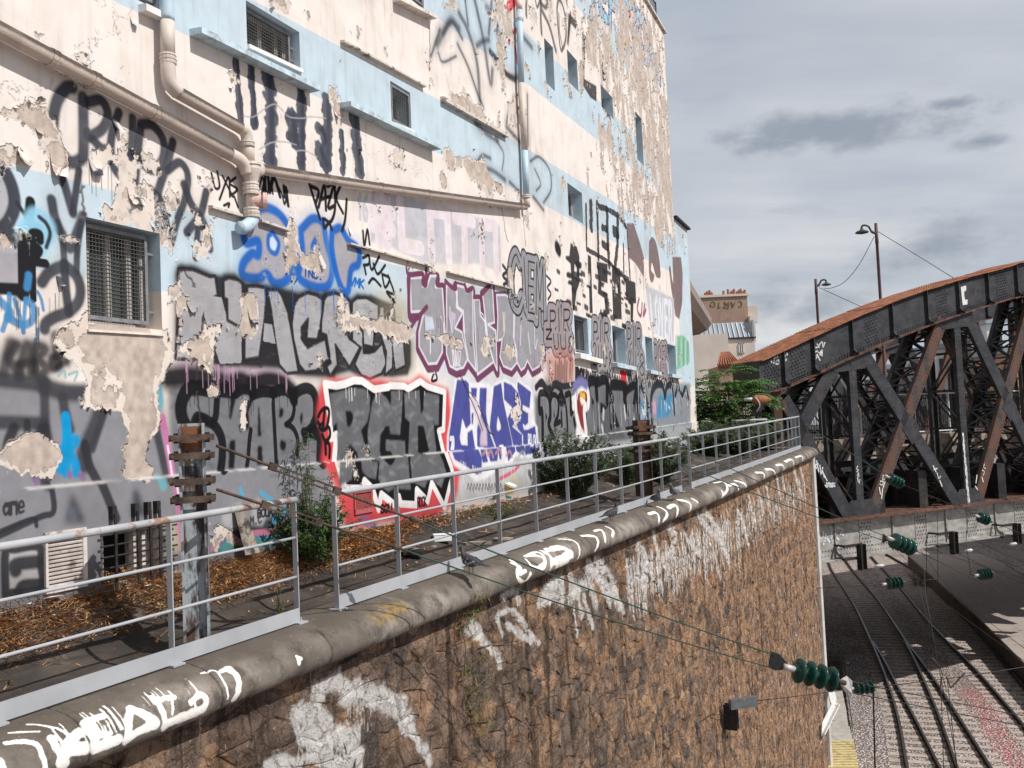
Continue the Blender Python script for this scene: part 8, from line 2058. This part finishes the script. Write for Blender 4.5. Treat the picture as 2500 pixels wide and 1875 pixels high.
# tub, foam box, leaning board
c = on_ground(1244,1224); tb = thing('plastic_tub', tuple(c), 'yellow and white plastic tub tipped beside the wall near the dense bush', 'tub')
ax = Vector((.35,-.15,.9)).normalized(); a0 = c + Vector((-.06,0,.045))
MB().lathe(a0, ax, [(0,0),(0,.075),(.10,.085)],18).build('tub_body', mat_simple('white_plastic', (.66,.66,.63), .4,0,.05,5,0), tb, smooth=False)
MB().lathe(a0 + ax * .10, ax, [(0,.0852),(.10,.093)],18).build('yellow_band', mat_simple('yellow_plastic', (.62,.40,.05), .4,0,.05,5,0), tb)
MB().lathe(a0 + ax * .20, ax, [(0,.094),(0,.10),(.03,.10),(.03,.08),(.01,.0)],18).build('rim', mat_simple('white_plastic_rim', (.70,.70,.68), .4,0,.05,5,0), tb)
MB().lathe(a0 + ax * .03, ax, [(0,.0785),(.05,.0828)],18).build('green_print', mat_simple('green_print', (.10,.28,.24), .5,0,.5,26,0), tb)
c = on_ground(1080,1322); mb = MB(); bb = bmesh.new()
mb.box(c + Vector((0,0,.04)),(.10,.02,0),(-.012,.06,0),(0,0,.035)); mb.box(c + Vector((0,0,.083)),(.105,.021,0),(-.0125,.064,0),(0,0,.007)); o = mb.build('foam_box', mat_simple('white_foam', (.74,.74,.74), .6,0,.05,6,.1), None, origin=tuple(c)); tag(o, 'white foam food box lying open ground side behind the middle railing', 'box')
bv = o.modifiers.new('round', 'BEVEL'); bv.width = .008; bv.segments = 2
u_, z_ = W(585,1360); mb = MB(); P = [fac(u_ - .11,-1.02,.16), fac(u_ + .03,-1.02,.16), fac(u_ - .04,-.60,.05), fac(u_ - .13,-.57,.05)]; mb.prism(P, Vector((.03,.03,0))); o = mb.build('leaning_board', mat_simple('rough_board', (.24,.20,.17), .9,0,.3,9,.5,60,(.04,.035,.03), 7,(.45,.6)), None, origin=tuple(P[0])); tag(o, 'rough board leaning on the wall right of the near anchor post', 'board')
# ------------------------------------------------------------------ pigeons
M_PIG = mat_simple('pigeon_grey', (.10,.105,.12), .7,0,.3,30,.1); M_PIGD = mat_simple('pigeon_dark', (.035,.035,.042), .6,0,.3,30,.1); M_PIGW = mat_simple('pigeon_chequer', (.05,.05,.055), .7,0,.3,20,.1,60,(.42,.42,.43), 42,(.5,.58)); M_LEG = mat_simple('pigeon_leg', (.25,.07,.06), .6); M_EYE = mat_simple('pigeon_eye', (.3,.08,.02), .2,0,.05,5,0)
def pigeon(px, yaw, lab, wing, body, pitch=0., sc=1.):
    c = at_z(px[0], px[1], float(RZ(_pig_y(px[0])) - .006)); t = thing('pigeon', tuple(c), lab, 'pigeon', 'pigeons on the coping'); t.rotation_euler = (0,0, yaw); t.scale = (sc,) * 3
    # spine along +x: tail to beak (x, z, half width, half height)
    S = [(-.17,.105,.012,.004),(-.15,.107,.022,.008),(-.10,.112,.035,.022),(-.06,.118,.052,.042),(-.01,.122,.060,.054),(.04,.132,.058,.055),(.075,.155,.045,.046),(.092,.185,.032,.034),(.098,.212,.026,.027),(.105,.232,.026,.025),(.118,.243,.022,.020),(.130,.242,.012,.011),(.140,.238,.006,.006),(.155,.232,.002,.002)]
    V = []; F = []; n = 12
    for (x, z, w, h) in S:
        for k in range(n):
            th = 6.283 * k / n; tiltf = min(1, max(0,(x - .05) / .06)); V.append((x + math.sin(th) * h * -.55 * tiltf * (1 if x < .125 else 0), math.cos(th) * w, z + math.sin(th) * h * (1 - .35 * tiltf * (x < .11))))
    for i in range(len(S) - 1):
        for k in range(n): F.append((i * n + k, i * n + (k + 1) % n, (i + 1) * n + (k + 1) % n, (i + 1) * n + k))
    F.append(tuple(range(n))[::-1]); F.append(tuple((len(S) - 1) * n + k for k in range(n)))
    off = Vector(c)
    def put(V, F, name, m, sm=True):
        me = bpy.data.meshes.new(name); me.from_pydata(V, [], F); me.materials.append(m); me.polygons.foreach_set('use_smooth', [sm] * len(F)); o = bpy.data.objects.new(name, me); COL.objects.link(o); o.parent = t; return o
    put(V, F, 'body', body)
    for sg in (1,-1):
        W_2 = [(.06,.052,.150),(.055,.056,.110),(.0,.063,.090),(-.08,.046,.085),(-.165,.022,.098),(-.10,.040,.130),(-.02,.056,.160),(-.02,.066,.125),(-.09,.05,.108)]
        put([(x, sg * y, z) for x, y, z in W_2],[(0,1,2,7),(0,7,6),(7,2,3,8),(7,8,5,6),(8,3,4),(8,4,5)], 'wing', wing)
        put([(.0 + a, sg * .025 + b, z) for z in (.09,.0) for a, b in ((.004,0),(-.004,.004),(-.004,-.004))] + [(.03, sg * .035,.003),(.032, sg * .022,.003),(.024, sg * .012,.003),(-.02, sg * .025,.003)],[(0,1,4,3),(1,2,5,4),(2,0,3,5),(3,4,6),(3,5,7),(5,4,8),(4,5,9)], 'leg', M_LEG, False)
        put([(.116 + dx, sg * (.0235 + dy), .246 + dz) for dx, dy, dz in ((.005,0,0),(0,0,.005),(-.005,0,0),(0,0,-.005),(0,.003,0))],[(0,1,4),(1,2,4),(2,3,4),(3,0,4)], 'eye', M_EYE)
    put([(-.10,.03,.115),(-.10,-.03,.115),(-.235,-.034,.085),(-.235,.034,.085),(-.24,.0,.083)],[(0,3,4,2,1)], 'tail', M_PIGD, False)
def _pig_y(x):
    ys = np.arange(5,28,.05); P = np.array([[RX(y) + .1, y, RZ(y)] for y in ys]); xs = 1250 + FPX * P.dot(CR) / P.dot(CF); return float(ys[np.argmin(abs(xs - x))])
pigeon((1150,1402), 2.4, 'black and white chequered pigeon beside the toe plate, nearest the camera', M_PIGW, M_PIGD, sc=1.0)
pigeon((1494,1274), .7, 'dark pigeon crouched on the coping below the middle railing', M_PIGD, M_PIGD, sc=.95)
pigeon((1602,1234), -1.2, 'small dark pigeon, left one of the pair on the coping', M_PIGD, M_PIG, sc=.95)
pigeon((1647,1219), -2.2, 'plump grey pigeon, right one of the pair on the coping', M_PIG, M_PIG, sc=1.)
# ------------------------------------------------------------------ street lamps on the bridge road
M_LAMPP = mat_simple('lamp_post_maroon', (.085,.040,.036), .6,.1,.15,5,0); M_SHADE = mat_simple('lamp_shade_grey', (.055,.058,.058), .5,.2,.15,9,0)
def lamp(px, Y, hd, sg, lab, zb):
    top = at_y(px[0], px[1], Y); b = Vector((top.x + .0, top.y, zb)); t = thing('street_lamp', tuple(b), lab, 'street lamp', 'street lamps on the bridge'); H = top.z - zb
    MB().tube([b, b + Vector((0,0, H * .28)), b + Vector((0,0, H * .285)), b + Vector((0,0, H * .9)), b + Vector((0,0, H * .905)), top],[.12,.11,.075,.07,.085,.07],10).build('post', M_LAMPP, t, smooth=True)
    h = hd; A = top + Vector((0,0,-h * 1.35)); P = [A, A + Vector((sg * h * .6,0, h * .25)), A + Vector((sg * h * 1.0,0, h * .95)), A + Vector((sg * h * 1.6,0, h * 1.15)), A + Vector((sg * h * 1.9,0, h * .95)), A + Vector((sg * h * 1.92,0, h * .7))]
    MB().tube([Vector(q) for q in crs(P, 5)],[.07] * 6 + [.05] * 20,8).build('arm', M_SHADE, t, smooth=True)
    c = P[-1]; MB().lathe(c, (0,0,-1),[(-h * .1, h * .12),(0, h * .2),(h * .18, h * .26),(h * .3, h * .62),(h * .46, h * .86),(h * .52, h * .9),(h * .6, h * .8),(h * .72, h * .25),(h * .74,0)],18).build('lamp_shade', M_SHADE, t, smooth=True)
    return top
lt1 = lamp((2138,545), 45,.36 * 1.0,-1, 'tall maroon street lamp with its shade to the left', -1.0)
lt2 = lamp((1991,681), 52,.30,1, 'shorter street lamp with its shade to the right', -1.0)
P = [at_y(2134,578,45), at_y(2098,645,47), at_y(2062,688,49.5), at_y(2030,703,51), at_y(2012,704,52)]
wire([Vector(q) for q in crs(P, 6)],.016, M_WIRE, 'slack cable strung between the two street lamps')
wire([at_y(2143,565,45), at_y(2230,618,44), at_y(2330,680,43)],.016, M_WIRE, 'cable running down right from the tall street lamp')
wire([at_y(2000,702,52), at_y(2050,725,51), at_y(2110,752,50)],.016, M_WIRE, 'cable running down right from the shorter street lamp')
# rusty floodlight on the end of the walkway
c = at_y(1842,980,26.6); fl = thing('floodlight', tuple(c), 'rusty topped floodlight with white straps above the railing end', 'lamp')
MB().lathe(c + Vector((-.05,0,.02)),(1,0,.02),[(0,0),(0,.1),(.1,.16),(.35,.13),(.52,.03),(.54,0)],14).build('housing', M_RUST, fl, smooth=True)
MB().lathe(c + Vector((-.28,0,.06)),(1,0,0),[(0,0),(0,.05),(.2,.06),(.25,.03),(.25,0)],10).build('socket', M_PORC, fl, smooth=True)
mb = MB(); mb.tube([Vector(q) for q in crs([c + Vector((.0,-.12,.12)), c + Vector((.1,-.16,-.1)), c + Vector((.02,-.1,-.3))],5)],.02,6); mb.build('strap', M_PORC, fl, smooth=True)
mb = MB(); mb.tube([c + Vector((.05,0,-.1)),(c.x + .05, c.y, -.75)],.05,8); mb.build('post', M_IRON, fl)
mb = MB(); mb.tube([c + Vector((.22,-.02,-.05)), c + Vector((.1,-.05,-.28)), c + Vector((-.02,-.02,-.4))],.07,8); mb.build('gear_box', M_IRON, fl)
o = MB().tube([at_y(1788,1028,26), at_y(1872,1024,26.4)],.03,8).build('steel_pipe', M_RAIL2, None, smooth=True, origin=tuple(at_y(1788,1028,26))); tag(o, 'grey horizontal pipe among the bushes below the floodlight', 'pipe')
for x in (1790,1870):
    a = at_y(x, 1027,26.2); m_ = MB().tube([a, (a.x, a.y, -.85)],.03,6).build('leg', M_RAIL2, o)

# ------------------------------------------------------------------ buildings beyond the bridge road
M_BEIGE = mat_simple('beige_render', (.58,.50,.44), .9,0,.08,.5,.1,10); M_BRN = mat_simple('brown_gable_render', (.30,.205,.155), .9,0,.15,.4,.1,10,(.38,.28,.22), .7,(.5,.7)); M_ZINC = mat_simple('zinc_roof', (.30,.33,.36), .5,.3,.12,1.0,.1,8); M_TERRA = mat_simple('terracotta', (.28,.11,.06), .9,0,.3,6,.3,20); M_PANE = mat_simple('far_pane', (.05,.06,.07), .15,0,.2,2,0); M_GRAFG = mat_simple('green_brown_paint', (.16,.17,.07), .9,0,.2,5,0)
def hpt(px, Y, dx=0, dz=0): p = at_y(px[0], px[1], Y); return Vector((p.x + dx, p.y, p.z + dz))
def slabbox(mb, x0, x1, y0, y1, z0, z1): mb.box(((x0 + x1) / 2,(y0 + y1) / 2,(z0 + z1) / 2),((x1 - x0) / 2,0,0),(0,(y1 - y0) / 2,0),(0,0,(z1 - z0) / 2))
def gable_building():
    Y = 92.; a = hpt((1690,728), Y); b = hpt((1824,726), Y); zt = a.z; z1 = hpt((1760,790), Y).z; z2 = hpt((1760,828), Y).z
    t = thing('gable_building', (a.x + 2, Y, -1), 'distant block with a brown gable wall, chimney pots and zinc roof', 'building')
    mb = MB(); slabbox(mb, a.x, b.x, Y, Y + 9, z1, zt); mb.build('gable_wall', M_BRN, t)
    mb = MB(); slabbox(mb, a.x, b.x + .15, Y - .15, Y + 9.2, zt, zt + .22); mb.build('gable_coping', M_BEIGE, t)
    x2 = hpt((1836,800), Y).x; mb = MB(); mb.prism([(a.x, Y - .4, z1),(b.x + .2, Y - .4, z1),(x2, Y - .9, z2),(a.x, Y - .9, z2)], Vector((0,9,0))); zr = mb.build('zinc_roof', M_ZINC, t)
    for k in range(13):
        x = a.x + (b.x - a.x) * k / 12; mb = MB(); mb.bar((x, Y - .44, z1),(x + .02 * k, Y - .96, z2), .07,.06); mb.build('roof_seam', M_ZINC, zr)
    xw = hpt((1778,860), Y - 2).x; zc = hpt((1740,816), Y - 2).z
    mb = MB(); slabbox(mb, a.x - 3, xw, Y - 2.2, Y - .95,-3, zc); mb.build('wall', M_BEIGE, t)
    xe = hpt((1838,860), Y).x; mb = MB(); slabbox(mb, xw + .01, xe, Y - .92, Y + 8,-3, z2 - .05); w = mb.build('wall', M_BEIGE, t)
    mb = MB(); slabbox(mb, xw, xe + .1, Y - 1.1, Y - .9, z2 - .12, z2 + .02); mb.build('gutter', M_IRON, t)
    p0, p1 = hpt((1803,838), Y - 1), hpt((1817,863), Y - 1); fr = MB(); x0, x1, za, zb = p0.x, p1.x, p1.z, p0.z
    for (q0, q1, r0, r1) in ((x0, x1, za, za + .1),(x0, x1, zb - .1, zb),(x0, x0 + .1, za, zb),(x1 - .1, x1, za, zb),((x0 + x1) / 2 - .05,(x0 + x1) / 2 + .05, za, zb)): slabbox(fr, q0, q1, Y - 1.02, Y - .93, r0, r1)
    wn = fr.build('window', M_FW, t); mb = MB(); slabbox(mb, x0 + .1, x1 - .1, Y - .97, Y - .94, za + .1, zb - .1); mb.build('pane', M_PANE, wn)
    # dormer and chimney mass on the right shoulder
    d0, d1 = hpt((1829,772), Y - .6), hpt((1845,835), Y - .6); mb = MB(); slabbox(mb, d0.x, d1.x, Y - .8, Y + 2, d1.z, d0.z); mb.build('dormer', M_BEIGE, t); mb = MB(); slabbox(mb, d0.x + .1, d1.x - .2, Y - 1.0, Y - .85, d1.z + .2, d0.z - .4); mb.build('dormer_side', M_ZINC, t)
    mb = MB(); slabbox(mb, b.x + .0, b.x + 1.0, Y + .3, Y + 3, z1, zt - 1.0); mb.build('chimney_stack', M_BEIGE, t)
    for k, x in enumerate((1722,1727,1733,1738,1767,1778,1785,1789,1793,1800,1805,1809,1814,1819)):
        p = hpt((x, 728), Y + .5); MB().tube([(p.x, p.y, zt + .2),(p.x, p.y, zt + .55 + .12 * (k % 3))],[.14,.11],7).build('chimney_pot', M_TERRA, t)
    # painted word, upside down on the gable
    mb = MB(); quads = [(1735,737,1746,750),(1751,737,1760,751),(1768,736,1780,752),(1785,736,1796,750),(1802,735,1812,750)]
    for ch, q in zip('OTRAC', quads):
        for one in FONT[ch].split('|'):
            sm = one.startswith('~'); pp = [tuple(map(float, s_.split(','))) for s_ in one.lstrip('~').split()]
            Q = [np.array(hpt((q[0] + (q[2] - q[0]) * (1 - x if ch in 'RC' else x), q[1] + (q[3] - q[1]) * y), Y - .02)) for x, y in pp]; Q = crs(Q, 4) if sm and len(Q) > 2 else np.array(Q)
            for u, v in zip(Q[:-1], Q[1:]): mb.bar(u, v, .015,.11,(0,1,0)) if abs(v[2] - u[2]) > abs(v[0] - u[0]) else mb.bar(u, v, .015,.11)
    mb.build('painted_word', M_GRAFG, t)
gable_building()
def eaves_building():
    Y0, Y1 = 38.,70.; t = thing('eaves_building', tuple(hpt((1705,920), 50)), 'old beige building with a deep rounded eave just beyond the graffiti wall', 'building')
    d = Vector((.262,.965,0)).normalized(); rt = Vector((d.y, -d.x, 0)); e1 = at_y(1738,787,62); f0 = Vector((e1.x, e1.y, 0)) - rt * 1.38; n0 = f0 - d * 24
    def fp(k, z, o=0.): p = n0.lerp(f0, k); return Vector((p.x + rt.x * o, p.y + rt.y * o, z))
    zt = e1.z - .75
    mb = MB(); mb.prism([fp(0,-2), fp(1,-2), fp(1, zt), fp(0, zt)], Vector((-6,.5,0))); mb.build('wall', M_BEIGE, t)
    mb = MB(); prof = [(0,-.05),(.5,.0),(1.05,.25),(1.35,.65),(1.38,1.0),(1.2,1.15),(-.5,1.9),(-.5,0)]
    V = [fp(k, zt + z, o) for k in (0,1) for o, z in prof]; m = len(prof); mb.add(V, [(i, (i + 1) % m, m + (i + 1) % m, m + i) for i in range(m)] + [tuple(range(m))[::-1], tuple(range(m, 2 * m))]); mb.build('eave', mat_simple('eave_cladding', (.30,.23,.20), .7,0,.15,1.2,.2,20), t)
    mb = MB(); V = [fp(k, zt + z, o) for k in (0,.98) for o, z in ((1.22,1.16),(1.26,1.3),(-.5,2.6),(-.5,1.95))]; mb.add(V, [(0,1,5,4),(1,2,6,5),(2,3,7,6),(4,5,6,7),(3,2,1,0)]); mb.build('roof', M_ZINC, t)
    for k in range(7):
        for r in range(2):
            mb = MB(); q = .06 + k * .135; z = zt - 1.6 - r * 3.2; mb.prism([fp(q, z - 1.6,.01), fp(q + .05, z - 1.6,.01), fp(q + .05, z, .01), fp(q, z, .01)], Vector((.03,-.02,0))); mb.build('window', M_PANE, t)
        mb = MB(); mb.prism([fp(.03 + k * .135,-2,.0), fp(.045 + k * .135,-2,0), fp(.045 + k * .135, zt, 0), fp(.03 + k * .135, zt, 0)], Vector((.10,-.05,0))); mb.build('pilaster', M_BEIGE, t)
eaves_building()
def tile_house():
    Y = 60.; p = hpt((1752,892), Y); q = hpt((1806,870), Y); t = thing('tile_roof_house', (p.x + 1, Y, -1), 'low house with orange tiled roof behind the young tree', 'house')
    mb = MB(); mb.prism([(p.x, Y, p.z),(q.x + .2, Y, p.z),(q.x + .2, Y + 3.5, q.z + .5),(q.x - .4, Y + 3.5, q.z + .5)], Vector((0,.1,-.15))); r = mb.build('roof', M_TERRA, t)
    for k in range(9): mb = MB(); a = k / 9; mb.tube([Vector((p.x, Y - .03, p.z + .04)).lerp(Vector((q.x + .2, Y - .03, p.z + .04)), a), Vector((q.x - .4, Y + 3.4, q.z + .55)).lerp(Vector((q.x + .2, Y + 3.4, q.z + .55)), a)],.05,6); mb.build('tile_row', M_TERRA, r)
    mb = MB(); slabbox(mb, p.x + .1, q.x + .1, Y + .2, Y + 3.4,-2, p.z - .05); mb.build('wall', M_BRN, t)
tile_house()
def far_block(x0, x1, ytop, ybot, Y, lab, mat, nx, nz, cat='building', tower=None):
    a = hpt((x0, ytop), Y); b = hpt((x1, ytop), Y); t = thing('far_block', ((a.x + b.x) / 2, Y, -2), lab, cat)
    mb = MB(); slabbox(mb, a.x, b.x, Y, Y + 10,-2, a.z); mb.build('wall', mat, t); mb = MB(); slabbox(mb, a.x - .2, b.x + .2, Y - .3, Y + 10, a.z, a.z + .5); mb.build('cornice', M_ZINC, t)
    for i in range(nx):
        for j in range(nz):
            w = (b.x - a.x) / nx; x = a.x + w * (i + .28); z = a.z - 1.0 - j * 3.0
            if z - 1.7 < -2: continue
            mb = MB(); slabbox(mb, x, x + w * .42, Y - .06, Y + .02, z - 1.7, z); wn = mb.build('window', M_PANE, t); mb = MB(); slabbox(mb, x - .06, x + w * .42 + .06, Y - .12, Y - .05, z - 1.84, z - 1.7); mb.build('sill', mat, wn)
far_block(2285,2410,852,1000,95, 'pale apartment block seen through the truss beside the middle uprights', mat_simple('white_block', (.62,.62,.60), .9,0,.06,.5), 6,4)
far_block(2408,2450,790,1000,88, 'narrow white tower block seen through the truss on the right', mat_simple('white_tower', (.58,.57,.55), .9,0,.08,.5), 2,5)
far_block(2452,2620,862,1000,80, 'orange brown building seen through the truss at the far right', mat_simple('orange_render', (.42,.25,.17), .9,0,.1,.5), 6,3)
far_block(2080,2286,905,1000,98, 'low grey building seen through the truss above the spiked fence', mat_simple('grey_block', (.40,.40,.41), .9,0,.1,.5), 9,3)
mb = MB(); mb.add([(-40,60,-1.3),(160,60,-1.3),(160,200,-1.3),(-40,200,-1.3)],[(0,1,2,3)])
mb = MB(); mb.prism([(35,52,-1.9),(47,104,-1.9),(150,104,-1.9),(150,62,-1.9)], Vector((0,0,-.7))); mb.build('hidden_shade_deck', M_KERB, None, kind='structure')  # unseen slab, added to keep sky light off the tracks under the bridge
# ground of the town beyond, carried on a terrace behind the abutment
mb = MB(); mb.prism([(-40,62,-2.0),(20,84,-2.0),(70,88,-2.0),(70,190,-2.0),(-40,190,-2.0)], Vector((0,0,-9))); mb.build('street_terrace', M_WALK, None, kind='structure')
